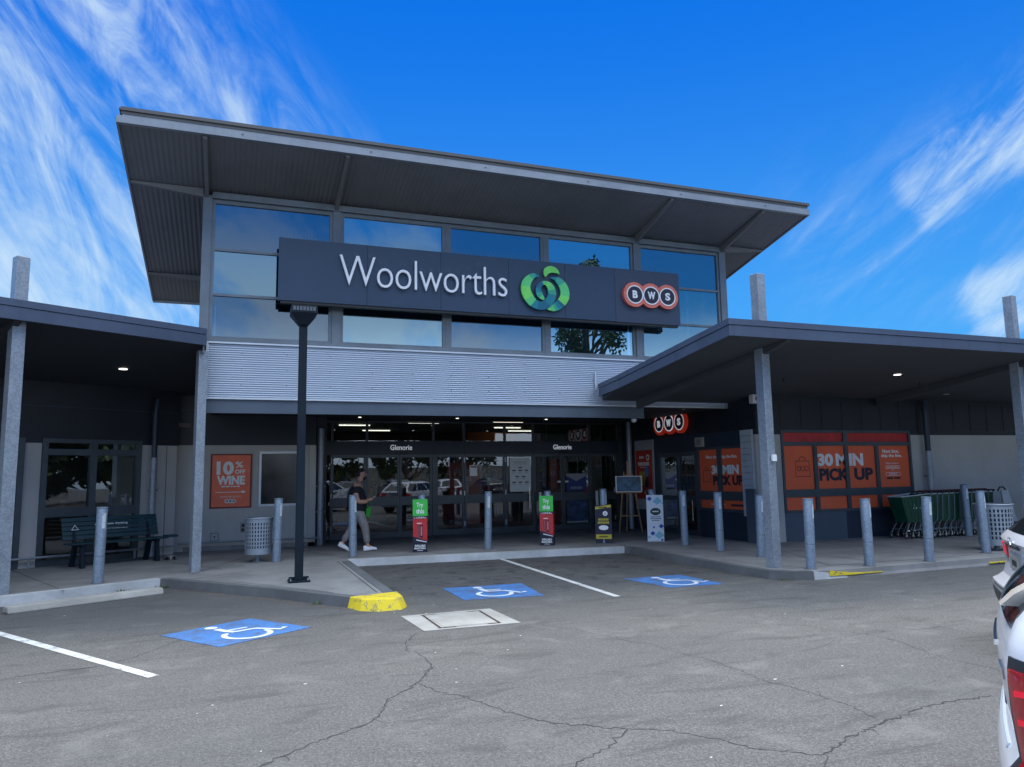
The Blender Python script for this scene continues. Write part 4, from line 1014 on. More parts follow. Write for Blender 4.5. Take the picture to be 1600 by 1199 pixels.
# =================================================================== SIGNS
FSg = Fr((0, 14.22, 0), (1, 0, 0))
t = thing('shop_sign', 'long navy sign board with white Woolworths letters and green apple emblem across the high windows', 'sign', (5.1, 14.3, 5.6))
m_sgn = mat('sign_navy', (0.018, 0.046, 0.095), 0.42, 0, 0.08, 0.6, streak=0.12)
m_sgn2 = mat('sign_charcoal', (0.030, 0.048, 0.090), 0.42, 0, 0.08, 0.6)
mb = MB()
for a, b in ((0.70, 2.36), (2.36, 3.85), (3.85, 5.32), (5.32, 6.62), (6.62, 7.84)): mb.fbox(FSg, a+0.003, b-0.003, 5.035, 6.245, -0.10, 0.0)
mb.build('sign_panel', m_sgn, t)
P_('sign_panel', m_sgn2, t, lambda m: m.fbox(FSg, 7.843, 9.50, 5.03, 6.245, -0.10, 0.002))
P_('sign_bracket', m_black, t, lambda m: (m.fbox(FSg, 0.75, 9.45, 4.985, 5.03, -0.12, -0.02), [m.fbox(FSg, x, x+0.06, 5.2, 6.1, -0.36, -0.10) for x in (1.78, 4.05, 6.3, 8.6)]))
m_ = MB(); put_text(m_, 'Woolworths', FSg, 1.82, 5.26, 5.395, 5.99, 0.02, 0.075, -0.012, spacing=0.96)
m_.build('lettering', mat('letter_white', (0.80, 0.83, 0.88), 0.4), t)
# apple emblem: two interlocking ribbons and a leaf
def lm(px, py):  # emblem drawing units -> frame metres
    return (5.36+px*0.00129+ (0), 6.33-py*0.00119)
gcols = [(0.17, 0.66, 0.12), (0.10, 0.56, 0.18), (0.03, 0.36, 0.24), (0.0, 0.20, 0.25), (0.0, 0.12, 0.20)]
gm = [mat('emblem_green_%s' % nm, c, 0.4, 0, 0.12, 2) for nm, c in zip(('light', 'mid', 'sea', 'teal', 'deep'), gcols)]
def smooth_pts(pts, n=6):
    out = []
    for i in range(len(pts)-1):
        p0 = pts[max(i-1, 0)]; p1 = pts[i]; p2 = pts[i+1]; p3 = pts[min(i+2, len(pts)-1)]
        for k in range(n):
            t_ = k/n
            out.append(tuple(0.5*((2*b)+(-a+c)*t_+(2*a-5*b+4*c-d)*t_*t_+(-a+3*b-3*c+d)*t_**3) for a, b, c, d in zip(p0, p1, p2, p3)))
    out.append(pts[-1]); return out
def swoosh(name, pts, cmap, d0, d1):
    pts = smooth_pts(pts, 7); n = len(pts)
    L = []; Rr = []
    for i in range(n):
        a = Vector(pts[max(i-1, 0)][:2]); b = Vector(pts[min(i+1, n-1)][:2]); tt = (b-a).normalized(); nn = Vector((-tt.y, tt.x)); c = Vector(pts[i][:2])
        L.append(lm(*(c+nn*pts[i][2]/2))); Rr.append(lm(*(c-nn*pts[i][2]/2)))
    mb = MB()
    for i in range(n-1):
        f = i/(n-1); mb.cm = cmap(f)
        q = [Rr[i], Rr[i+1], L[i+1], L[i]]
        fs = [(0, 3, 2, 1), (4, 5, 6, 7), (0, 1, 5, 4), (2, 3, 7, 6)]
        if i == 0: fs.append((3, 0, 4, 7))
        if i == n-2: fs.append((1, 2, 6, 5))
        mb.add([FSg.p(x, y, d0) for x, y in q]+[FSg.p(x, y, d1) for x, y in q], fs)
    return mb.build(name, gm, t)
def cm1(f): return [3, 2, 1, 1, 0, 0, 1, 3, 4, 4, 3, 3, 2, 1, 0, 1, 4, 4, 3, 2, 1][min(20, int(f*21))]
swoosh('emblem', [(490, 372, 8), (400, 362, 80), (315, 420, 125), (255, 520, 155), (245, 640, 165), (290, 760, 170), (370, 860, 160), (470, 905, 150), (570, 890, 155), (655, 815, 150), (705, 715, 140), (708, 620, 135), (670, 530, 115), (600, 485, 75), (530, 500, 70), (478, 560, 85), (470, 640, 100), (500, 720, 100), (560, 790, 40)], cm1, 0.04, 0.082)
def cm2(f): return [3, 3, 2, 2, 1, 1, 1, 0, 0, 4, 3, 2, 1, 0][min(13, int(f*14))]
swoosh('emblem', [(690, 385, 8), (770, 385, 65), (850, 430, 125), (920, 520, 150), (950, 630, 160), (930, 740, 165), (870, 830, 160), (800, 890, 150), (720, 935, 110), (625, 960, 12)], cm2, 0.03, 0.070)
mb = MB(); leaf = [(600, 378), (572, 320), (568, 260), (590, 210), (640, 175), (710, 160), (780, 180), (830, 225), (850, 270), (856, 300), (800, 285), (730, 280), (670, 295), (630, 330)]
mb.prism([lm(*p) for p in leaf], 0.03, 0.078, FSg); mb.build('emblem', gm[0], t)
# bird spikes
mb = MB(); x = 0.75
while x < 9.48:
    for q in (-0.045, 0.045): mb.cyl(FSg.p(x, 6.24, -0.05), FSg.p(x+q*0.25, 6.37, -0.05+q), 0.0018, 0.0010, n=4, cap=False)
    x += 0.062
x = -0.45
while x < 10.9:
    mb.cyl(F0.p(x, 7.11, 0.02), F0.p(x, 7.22, 0.04), 0.002, n=4, cap=False); x += 0.075
mb.fbox(F0, -0.45, 10.9, 7.12, 7.128, 0.0, 0.03); mb.fbox(FSg, 0.72, 9.48, 6.246, 6.252, -0.08, -0.02)
mb.build('bird_spikes', m_winfr, t)
for x, z in ((1.86, 5.98), (2.13, 5.98), (2.40, 5.98), (2.62, 5.86), (2.72, 5.86), (3.0, 5.86), (3.1, 5.86), (3.27, 6.0), (3.42, 5.80), (3.62, 5.80), (3.8, 5.80), (4.0, 5.82), (4.2, 5.8), (4.42, 5.90), (4.62, 6.0), (4.8, 5.8), (5.1, 5.8), (8.2, 5.95), (8.3, 5.95), (8.7, 5.94), (8.8, 5.94), (9.15, 5.9)):
    mb = MB()
    for q in (-0.05, 0, 0.05): mb.cyl(FSg.p(x, z, 0.05), FSg.p(x+q, z+0.09, 0.06), 0.0011, n=4, cap=False)
    mb.build('bird_spikes', m_winfr, t)

def roundels(par, F, x0, z0, r, sp, base, depth, backm, ink=None):
    ink = ink or m_inkw
    cs = [x0, x0+sp, x0+2*sp]
    mb = MB()
    for i, c in enumerate(cs): disc(mb, F, c, z0, r, base, base+depth-0.002*(i % 2))
    mb.fbox(F, cs[0], cs[2], z0-r*0.55, z0+r*0.55, base+0.001, base+depth-0.003)
    mb.build('sign_backing', backm, par)
    for i, (c, ch) in enumerate(zip(cs, 'BWS')):
        mb = MB(); ring(mb, F, c, z0, r*0.655, r*0.745, base+depth-0.001, base+depth+0.008); mb.build('rim', ink, par)
        mb = MB(); disc(mb, F, c, z0, r*0.655, base+depth-0.001, base+depth+0.004); d_ = mb.build('disc', m_inkk, par)
        mb = MB(); hw = r*(0.34 if ch == 'W' else 0.22); put_text(mb, ch, F, c-hw, c+hw, z0-r*0.31, z0+r*0.31, base+depth+0.004, base+depth+0.02, 0.035); mb.build('lettering', ink, d_)
m_rsun = mat('faded_orange_red', (0.72, 0.17, 0.12), 0.45, 0, 0.12, 6)
t = thing('shop_sign', 'orange triple roundel B W S on the charcoal end of the high board', 'sign', (8.7, 14.2, 5.6))
roundels(t, FSg, 8.285, 5.655, 0.282, 0.42, 0.004, 0.085, m_rsun)
t = thing('shop_sign', 'glowing red triple roundel B W S on the dark wall above the bottle shop door', 'sign', (10.9, 17, 3.0))
m_rglow = mat('red_sign_glow', (0.70, 0.06, 0.03), 0.4, emit=(1.0, 0.07, 0.03), estr=0.10)
roundels(t, FB, -17.42, 3.01, 0.30, 0.485, 0.010, 0.08, m_rglow, mat('white_ink_glow', (0.8, 0.82, 0.85), 0.5, emit=(0.8, 0.88, 1.0), estr=0.32))

# wine poster
t = thing('wall_poster', 'orange poster reading 10% OFF WINE on the grey wall left of the black notice case', 'poster', (0, 18.38, 1.06))
P_('frame', mat('maroon_frame', (0.16, 0.018, 0.02), 0.5), t, lambda m: (m.fbox(FW, -0.48, -0.445, 1.06, 2.30, 0.0, 0.03), m.fbox(FW, 0.385, 0.42, 1.06, 2.30, 0.0, 0.03), m.fbox(FW, -0.445, 0.385, 1.06, 1.09, 0.0, 0.029), m.fbox(FW, -0.445, 0.385, 2.27, 2.30, 0.0, 0.029)))
ps = mat('orange_poster', (0.86, 0.16, 0.07), 0.4, 0, 0.10, 3, 0.5, 4)
P_('print', ps, t, lambda m: m.fbox(FW, -0.445, 0.385, 1.09, 2.27, 0.0, 0.014))
m_ = MB()
put_text(m_, '10', FW, -0.35, 0.02, 1.82, 2.13, 0.0145, 0.017, 0.05); put_text(m_, '%', FW, 0.06, 0.22, 1.98, 2.12, 0.0145, 0.017, 0.02)
put_text(m_, 'OFF', FW, 0.05, 0.27, 1.84, 1.94, 0.0145, 0.017, 0.03); put_text(m_, 'WINE', FW, -0.34, 0.27, 1.59, 1.80, 0.0145, 0.017, 0.05)
lines(m_, FW, -0.34, 0.27, 1.535, 1.57, 1, 0.016, 0.8, 1); lines(m_, FW, -0.3, 0.25, 1.30, 1.34, 2, 0.016, 0.3, 5)
m_.fbox(FW, -0.36, 0.20, 1.415, 1.43, 0.0145, 0.017); m_.fbox(FW, 0.20, 0.28, 1.405, 1.45, 0.0145, 0.017)
m_.build('lettering', m_inkw, t)
m_ = MB()
for i in range(3): disc(m_, FW, -0.11+i*0.075, 1.22, 0.047, 0.0145, 0.016+i*0.0004)
l_ = m_.build('emblem', m_inkw, t)
m_ = MB()
for i in range(3): disc(m_, FW, -0.11+i*0.075, 1.22, 0.030, 0.017, 0.019)
m_.build('disc', m_inkk, l_)
m_ = MB()
for i, ch in enumerate('BWS'): put_text(m_, ch, FW, -0.11+i*0.075-0.016, -0.11+i*0.075+0.016, 1.205, 1.235, 0.0192, 0.020, 0.03)
m_.build('lettering', m_inkw, l_)
# notice case
t = thing('notice_case', 'empty black notice case in a white frame behind the lamp post', 'notice case', (1, 18.38, 1.08))
P_('frame', m_trim, t, lambda m: (m.fbox(FW, 0.575, 0.625, 1.08, 2.35, 0.0, 0.05), m.fbox(FW, 1.42, 1.47, 1.08, 2.35, 0.0, 0.05), m.fbox(FW, 0.625, 1.42, 1.08, 1.13, 0.0, 0.049), m.fbox(FW, 0.625, 1.42, 2.30, 2.35, 0.0, 0.049)))
P_('back_panel', mat('black_glass_panel', (0.010, 0.018, 0.028), 0.12, 0, 0.2, 2), t, lambda m: m.fbox(FW, 0.625, 1.42, 1.13, 2.30, 0.0, 0.02))
# outlets and small fittings
t = thing('wall_outlet', 'small weathered power outlet low on the grey wall behind the litter bin', 'power outlet', (0.27, 18.38, 0.6))
P_('outlet_plate', m_pit, t, lambda m: m.fbox(FW, 0.20, 0.32, 0.50, 0.72, 0.0, 0.04), bevel=0.008)
P_('socket', m_black, t, lambda m: (m.cyl(FW.p(0.26, 0.66, 0.04), FW.p(0.26, 0.66, 0.06), 0.035), m.cyl(FW.p(0.25, 0.56, 0.04), FW.p(0.25, 0.56, 0.062), 0.035)))
for xx in (-0.75, -0.35):
    t = thing('access_plate', 'small square access plate low on the grey wall %s the canopy post' % ('left of' if xx < -0.5 else 'right of'), 'access plate', (xx, 18.38, 0.4))
    P_('plate', m_winfr, t, lambda m: (m.fbox(FW, xx-0.09, xx+0.09, 0.33, 0.345, 0, 0.008), m.fbox(FW, xx-0.09, xx+0.09, 0.50, 0.515, 0, 0.008), m.fbox(FW, xx-0.09, xx-0.075, 0.345, 0.50, 0, 0.008), m.fbox(FW, xx+0.075, xx+0.09, 0.345, 0.50, 0, 0.008)))
    P_('keyhole', m_black, t, lambda m: m.fbox(FW, xx-0.02, xx+0.02, 0.41, 0.44, 0, 0.012))
# base rails
t = thing('trolley_rail', 'low galvanised bump rail running along the foot of the poster wall', 'rail', (0.4, 18.2, K))
P_('rail', m_galv, t, lambda m: m.tube([(-1.1, 18.25, 0.32), (1.95, 18.25, 0.32), (1.95, 18.25, 0.12)], 0.024, 10), smooth=True)
P_('rail_post', m_galv, t, lambda m: m.cyl((0.6, 18.25, 0.12), (0.6, 18.25, 0.32), 0.02))
t = thing('trolley_rail', 'low galvanised bump rail behind the bench at the foot of the left windows', 'rail', (-3, 16.9, K))
a, b = FL.p(-9, 0.31, 0.13), FL.p(0.7, 0.31, 0.13)
P_('rail', m_galv, t, lambda m: m.tube([a, b], 0.024, 10), smooth=True)
P_('rail_post', m_galv, t, lambda m: [m.cyl(FL.p(u, 0.12, 0.13), FL.p(u, 0.31, 0.13), 0.02) for u in (-4.2, -2.05, -0.1)])

# pick-up window prints
def bag_icon(mb, F, x0, x1, z0, z1, d, th=0.018):
    h = z1-z0; zb = z0+h*0.76
    mb.ribbon([(x0+0.02, zb), (x1-0.02, zb), (x1, z0), (x0, z0)], th, 0, F, d, d+0.002, closed=True)
    cx = (x0+x1)/2; r = (x1-x0)*0.24
    mb.ribbon([(cx+r*math.cos(R(a)), zb+r*1.0*math.sin(R(a))) for a in range(0, 181, 20)], th*0.8, 0, F, d, d+0.0022)
t = thing('window_poster', 'orange 30 MIN PICK UP print filling the wide window on the right wing', 'window poster', (13.5, 13.6, 0.8))
dd = -0.02
for a, b, c, d in ((11.65, 12.50, 1.27, 2.26), (12.60, 13.42, 1.27, 2.26), (13.52, 14.36, 1.27, 2.26), (14.46, 15.44, 1.27, 2.26), (11.65, 13.40, 2.35, 2.56), (13.52, 15.44, 2.35, 2.56), (11.65, 12.50, 0.81, 1.10), (12.60, 13.42, 0.81, 1.10), (13.52, 14.36, 0.81, 1.10), (14.46, 15.44, 0.81, 1.10)):
    P_('print_panel', m_orange if c < 2.3 else m_redpr, t, lambda m: m.fbox(FR_, a, b, c, d, dd-0.01, dd))
dp = dd+0.0006
m_ = MB(); put_text(m_, '30', FR_, 12.63, 13.09, 1.79, 2.08, dp, dp+0.003, 0.05); put_text(m_, 'M', FR_, 13.17, 13.52, 1.79, 2.08, dp, dp+0.003, 0.05); put_text(m_, 'IN', FR_, 13.57, 14.0, 1.79, 2.08, dp, dp+0.003, 0.05); m_.build('lettering', m_inkw, t)
m_ = MB(); put_text(m_, 'PICK', FR_, 12.66, 13.53, 1.45, 1.74, dp, dp+0.003, 0.05); put_text(m_, 'UP', FR_, 13.70, 14.28, 1.45, 1.74, dp, dp+0.003, 0.05); m_.build('lettering', m_inkk, t)
m_ = MB(); bag_icon(m_, FR_, 11.98, 12.40, 1.56, 2.02, dp); [ring(m_, FR_, 12.08+i*0.11, 1.74, 0.045, 0.058, dp, dp+0.003, 20) for i in range(3)]; m_.build('bag_icon', mat('maroon_ink', (0.12, 0.01, 0.02), 0.5), t)
m_ = MB(); put_text(m_, 'Next time,', FR_, 14.62, 15.14, 2.07, 2.17, dp, dp+0.003, 0.03); put_text(m_, 'skip the line.', FR_, 14.57, 15.22, 1.96, 2.06, dp, dp+0.003, 0.03)
put_text(m_, 'Order online at', FR_, 14.70, 15.10, 1.82, 1.86, dp, dp+0.002); put_text(m_, 'or', FR_, 14.88, 14.94, 1.655, 1.68, dp, dp+0.002)
for z in (1.74, 1.58):
    m_.ribbon([(14.70, z-0.035), (15.12, z-0.035), (15.15, z), (15.12, z+0.035), (14.70, z+0.035), (14.67, z)], 0.010, 0, FR_, dp, dp+0.002, closed=True)
lines(m_, FR_, 14.72, 15.10, 1.725, 1.755, 1, dp+0.001, 0.8, 2); lines(m_, FR_, 14.72, 15.10, 1.565, 1.595, 1, dp+0.001, 0.8, 3); m_.build('lettering', m_inkw, t)
m_ = MB(); m_.fbox(FR_, 14.70, 14.90, 1.46, 1.505, dp, dp+0.002); m_.fbox(FR_, 14.93, 15.13, 1.46, 1.505, dp, dp+0.002); m_.build('badge', m_black, t)
t = thing('window_poster', 'orange 30 MIN PICK UP print on the narrow window beside the bottle shop door', 'window poster', (10.9, 14.9, 0.8))
for a, b, c, d in ((-15.78, -15.02, 1.24, 2.24), (-14.87, -14.04, 1.24, 2.24), (-15.78, -15.02, 0.83, 1.03), (-14.87, -14.04, 0.83, 1.03)):
    P_('print_panel', m_orange, t, lambda m: m.fbox(FB, a, b, c, d, dd-0.01, dd))
m_ = MB(); put_text(m_, 'Next time, skip the line.', FB, -15.50, -14.30, 2.0, 2.10, dp, dp+0.003, 0.02); put_text(m_, '30 MIN', FB, -15.30, -14.26, 1.64, 1.86, dp, dp+0.003, 0.05)
lines(m_, FB, -15.5, -14.7, 0.91, 0.94, 1, dp+0.001, 0.7, 4); m_.build('lettering', m_inkw, t)
m_ = MB(); put_text(m_, 'PICK UP', FB, -15.26, -14.12, 1.38, 1.61, dp, dp+0.003, 0.05); m_.fbox(FB, -14.6, -14.15, 0.90, 0.945, dp, dp+0.003); m_.build('lettering', m_inkk, t)
m_ = MB(); bag_icon(m_, FB, -15.66, -15.36, 1.46, 1.82, dp, 0.014); m_.build('bag_icon', mat('maroon_ink', (0.12, 0.01, 0.02), 0.5), t)
# tall poster between porch and bottle shop door
t = thing('wall_poster', 'tall red app poster with a blue balloon figure on the pale panel behind the easel', 'poster', (10.9, 18.4, 1.0))
P_('print', mat('poster_red', (0.50, 0.045, 0.025), 0.4, 0, 0.06, 3), t, lambda m: m.fbox(FB, -18.80, -17.93, 0.98, 2.34, 0.046, 0.052))
m_ = MB(); lines(m_, FB, -18.66, -18.30, 2.10, 2.18, 1, 0.054, 0.8, 21); ring(m_, FB, -18.14, 2.13, 0.05, 0.085, 0.0525, 0.055, 20)
lines(m_, FB, -18.68, -18.06, 1.90, 2.01, 1, 0.054, 0.9, 22); lines(m_, FB, -18.66, -18.08, 1.84, 1.88, 1, 0.054, 0.6, 8); ring(m_, FB, -18.34, 1.16, 0.02, 0.05, 0.0525, 0.055, 16); m_.build('lettering', m_inkw, t)
m_ = MB(); m_.fbox(FB, -18.62, -18.20, 1.36, 1.74, 0.0525, 0.055); m_.build('print_block', mat('ochre_print', (0.55, 0.32, 0.04), 0.5), t)
m_ = MB(); m_.prism([(-18.22+0.10*math.cos(R(a)), 1.74+0.16*math.sin(R(a))) for a in range(0, 360, 20)], 0.0555, 0.058, FB); m_.build('balloon', mat('blue_print', (0.04, 0.30, 0.62), 0.5), t)
m_ = MB(); m_.prism([(-18.24, 1.60), (-18.17, 1.60), (-18.12, 1.42), (-18.16, 1.30), (-18.30, 1.30), (-18.34, 1.42)], 0.0555, 0.059, FB); m_.build('figure', m_inkk, t)
t = thing('wall_box', 'small pale square notice box fixed above the orange side window', 'notice', (10.9, 15.7, 2.4))
P_('box', m_pit, t, lambda m: m.fbox(FB, -15.86, -15.52, 2.32, 2.56, 0.0, 0.05), bevel=0.006)
m_ = MB(); lines(m_, FB, -15.80, -15.58, 2.37, 2.51, 4, 0.052, 0.5, 3); m_.build('lettering', m_inkk, t)
t = thing('alarm_siren', 'white square alarm box with a red lamp high on the corner under the right canopy', 'alarm', (10.9, 13.7, 3.3))
FSi = Fr((10.80, 13.45, 0), (1, 0, 0))
P_('box', m_white, t, lambda m: m.fbox(FSi, -0.02, 0.18, 3.20, 3.40, -0.14, 0.0), bevel=0.01)
P_('lamp', mat('siren_red', (0.30, 0.02, 0.02), 0.3), t, lambda m: m.cyl(FSi.p(0.10, 3.30, 0.0), FSi.p(0.10, 3.30, 0.06), 0.06, 0.045))
t = thing('security_camera', 'small pale dome camera under the end of the entrance beam', 'camera', (8.4, 14.7, 2.9))
P_('dome', m_trim, t, lambda m: m.lathe([(0.0, -0.07), (0.05, -0.05), (0.07, 0.0), (0.07, 0.02), (0, 0.02)], (8.5, 14.75, 2.905), 16), smooth=True)

# paper notices on the shop glass
def notice(x0, x1, z0, z1, label, m, seed, header=None):
    t = thing('door_notice', label, 'notice', ((x0+x1)/2, 19.68, z0))
    P_('paper', m, t, lambda q: q.fbox(FS, x0, x1, z0, z1, 0.014, 0.018)); return t
t = notice(7.30, 7.94, 1.24, 2.20, 'large pale opening hours notice on the glazed door at the centre', mat('pale_paper', (0.68, 0.76, 0.80), 0.6, 0, 0.05, 2), 1)
m_ = MB()
for (a, b, n_) in ((2.00, 2.10, 3), (1.88, 1.93, 1), (1.74, 1.85, 3), (1.58, 1.68, 2), (1.42, 1.52, 3)):
    if n_ == 3 and a > 1.95: lines(m_, FS, 7.38, 7.86, a, b, 3, 0.0185, 0.3, 5)
    else:
        for i in range(n_):
            c = 7.62+(i-(n_-1)/2)*0.19; m_.fbox(FS, c-0.055, c+0.055, b-0.035, b, 0.0182, 0.0190); lines(m_, FS, c-0.06, c+0.06, a, b-0.05, 2, 0.0185, 0.3, int(c*10))
m_.build('lettering', mat('grey_ink', (0.07, 0.08, 0.11), 0.6), t)
t = notice(6.12, 6.34, 1.70, 1.99, 'small white sheet of paper taped to the shop glass', m_inkw, 2)
m_ = MB(); m_.fbox(FS, 6.14, 6.32, 1.93, 1.97, 0.0182, 0.019); m_.build('lettering', mat('grey_ink', (0.07, 0.08, 0.11), 0.6), t)
t = thing('door_notice', 'white trading hours lettering on the dark glass right of the taped sheet', 'notice', (6.6, 19.68, 1.6))
m_ = MB(); put_text(m_, 'Trading Hours', FS, 6.42, 6.72, 2.07, 2.11, 0.0, 0.002)
for i in range(7):
    z = 1.98-i*0.055
    for a, b in ((6.40, 6.50), (6.55, 6.63), (6.66, 6.74)): lines(m_, FS, a, b, z-0.02, z, 1, 0.0015, 0.55, i*7+int(a*9))
lines(m_, FS, 6.45, 6.70, 1.53, 1.58, 2, 0.0015, 0.4, 77)
m_.build('lettering', mat('pale_ink', (0.45, 0.50, 0.55), 0.6), t)
t = thing('door_poster', 'blue and white delivery poster on the upper glass of the right sliding door', 'poster', (9.4, 19.68, 1.2))
mbl = mat('royal_blue_print', (0.025, 0.05, 0.20), 0.5); msn = mat('pale_print', (0.26, 0.30, 0.36), 0.5)
P_('print', mbl, t, lambda m: m.fbox(FS, 9.06, 9.70, 1.22, 1.72, -0.018, -0.014))
P_('print_block', msn, t, lambda m: m.prism([(9.06, 1.72), (9.70, 1.72), (9.70, 1.66), (9.38, 1.50), (9.06, 1.66)][::-1], -0.0135, -0.012, FS))
m_ = MB(); lines(m_, FS, 9.14, 9.62, 1.26, 1.36, 1, -0.012, 0.7, 9); m_.build('lettering', msn, t)
t = thing('door_poster', 'dark blue picture poster on the lower glass of the right sliding door', 'poster', (9.4, 19.68, 0.3))
P_('print', mat('blue_picture', (0.03, 0.07, 0.16), 0.5, 0, 0.7, 5), t, lambda m: m.fbox(FS, 9.06, 9.72, 0.36, 0.95, -0.018, -0.014))
P_('print_block', msn, t, lambda m: m.fbox(FS, 9.06, 9.72, 0.31, 0.36, -0.018, -0.014))
t = thing('door_poster', 'red poster on the inside of the glass right of the first sliding doors', 'poster', (5.6, 19.72, 0.5))
P_('print', mat('dull_red_print', (0.22, 0.03, 0.03), 0.5, 0, 0.25, 4), t, lambda m: m.fbox(FS, 5.52, 5.90, 0.32, 0.93, -0.05, -0.046))
P_('print_block', msn, t, lambda m: m.fbox(FS, 5.55, 5.66, 0.42, 0.52, -0.0455, -0.044))
# white guide posts by the doors
for x, nm in ((8.14, 'left'), (9.92, 'right')):
    t = thing('guide_rail', 'slim upright white guard post at the %s side of the right sliding doors' % nm, 'guard post', (x, 19.5, K), 0, 'white guard posts at the sliding doors')
    P_('post', m_white, t, lambda m: m.prism([(x-0.035, 19.48), (x+0.035, 19.48), (x+0.035, 19.52), (x-0.035, 19.52)], 0.14, 1.22), bevel=0.01)
    P_('foot', m_white, t, lambda m: m.box(x-0.05, x+0.05, 19.44, 19.56, 0.131, 0.14))

# =================================================================== BOLLARDS
bpos = [(-1.94, 13.48, 1.31, 'galvanised bollard in front of the bench'), (0.83, 15.19, 1.34, 'galvanised bollard touching the litter bin beside the lamp post'),
 (2.31, 15.38, 1.36, 'galvanised bollard the walking man is passing behind'), (5.21, 15.47, 1.36, 'bare galvanised bollard between the two try this signs'),
 (3.81, 15.66, 1.34, 'bollard sleeved by the left try this sign'), (6.72, 15.62, 1.34, 'bollard sleeved by the right try this sign'),
 (7.99, 15.40, 1.36, 'bollard sleeved by the black and yellow promotional sign'), (9.28, 15.44, 1.32, 'bollard behind the white and blue promotional panel'),
 (9.26, 14.06, 1.31, 'galvanised bollard before the bottle shop door'), (9.18, 12.70, 1.30, 'galvanised bollard before the narrow orange window'),
 (9.20, 11.49, 1.27, 'galvanised bollard just left of the canopy post'), (8.74, 9.72, 1.25, 'galvanised bollard nearest the yellow strip on the lowered kerb'),
 (9.84, 9.60, 1.22, 'galvanised bollard before the wide orange window'), (11.16, 9.59, 1.22, 'galvanised bollard in front of the trolley row'),
 (15.95, 12.60, 1.32, 'bollard standing behind the trolley row near its far end'), (13.10, 10.03, 1.27, 'galvanised bollard left of the right hand litter bin')]
m_stk = wornpaint('worn_reflective_sticker', (0.62, 0.68, 0.70), (0.30, 0.36, 0.42), 10.0, 0.54, 0.60)
m_grime = mat('dark_grime', (0.06, 0.06, 0.06), 0.9)
b0 = thing('bollard', bpos[0][3], 'bollard', (bpos[0][0], bpos[0][1], K), 0, 'galvanised bollards along the walkway')
h = 1.18
mb = MB(); mb.lathe([(0.078, -0.01), (0.078, h-0.012), (0.074, h-0.003)], (0, 0, 0), 28); mb.build('tube', m_galvb, b0, smooth=True, local=True)
mb = MB(); mb.lathe([(0.076, h-0.004), (0.083, h-0.002), (0.083, h+0.006), (0.072, h+0.016), (0.0, h+0.022)], (0, 0, 0), 28); mb.build('cap', m_galvb, b0, smooth=True, local=True)
mb = MB()
na = 8
for k in range(na):
    a0, a1 = R(-100+k*5), R(-100+(k+1)*5)
    mb.add([(0.0792*math.cos(a), 0.0792*math.sin(a), z) for a, z in ((a0, 0.86), (a1, 0.86), (a1, 1.10), (a0, 1.10))], [(0, 1, 2, 3)])
mb.build('reflective_strip', m_stk, b0, smooth=True, local=True)
mb = MB(); mb.lathe([(0.0786, 0.42), (0.0790, 0.423), (0.0786, 0.426)], (0, 0, 0), 28); mb.build('weld_line', m_grime, b0, local=True)
mb = MB(); mb.lathe([(0.098, -0.004), (0.092, 0.005), (0.078, 0.008)], (0, 0, 0), 24); mb.build('base_collar', m_kerbd, b0, local=True)
rb = random.Random(5)
for i, (x, y, zt, lb) in enumerate(bpos):
    o = b0 if i == 0 else copy_tree(b0)
    o.location = (x, y, K); o['label'] = lb
    o.rotation_euler = (R(rb.uniform(-1.1, 1.1)), R(rb.uniform(-1.1, 1.1)), R(rb.uniform(-25, 35)))
    o.scale = (1, 1, (zt-K)/1.20)

# =================================================================== LAMP POST
t = thing('lamp_post', 'slim dark square lamp post with a floodlight head standing on the kerb island', 'lamp post', (1.0, 12.15, K), R(0))
P_('post', m_pole, t, lambda m: m.box(-0.062, 0.062, -0.062, 0.062, 0.02, 4.03), bevel=0.012, local=True)
P_('base_plate', m_pole, t, lambda m: (m.box(-0.16, 0.16, -0.16, 0.16, 0.0, 0.022), [m.box(-0.008, 0.008, -0.15, 0.15, 0.022, 0.06)], m.box(-0.15, -0.062, -0.008, 0.008, 0.022, 0.07), m.box(0.062, 0.15, -0.008, 0.008, 0.022, 0.07)), local=True)
P_('bolt', m_chrome, t, lambda m: [m.cyl((a, b, 0.022), (a, b, 0.06), 0.013, n=6) for a in (-0.125, 0.125) for b in (-0.125, 0.125)], local=True)
hd = MB()
hd.hexa([(-0.07, -0.10, 4.010), (0.07, -0.10, 4.010), (0.07, 0.07, 4.010), (-0.07, 0.07, 4.010), (-0.205, -0.20, 4.190), (0.205, -0.20, 4.190), (0.205, 0.16, 4.190), (-0.205, 0.16, 4.190)])
hd = hd.build('lamp_head', m_pole, t, local=True, bevel=0.01)
P_('lamp_body', m_pole, hd, lambda m: m.hexa([(-0.205, -0.205, 4.192), (0.205, -0.205, 4.192), (0.205, 0.16, 4.192), (-0.205, 0.16, 4.192), (-0.196, -0.195, 4.315), (0.196, -0.195, 4.315), (0.196, 0.15, 4.335), (-0.196, 0.15, 4.335)]), local=True, bevel=0.006)
P_('lens', mat('lamp_lens', (0.10, 0.12, 0.15), 0.15), hd, lambda m: [m.box(-0.175+i*0.051, -0.137+i*0.051, -0.212, -0.196, 4.225, 4.290) for i in range(7)], local=True)

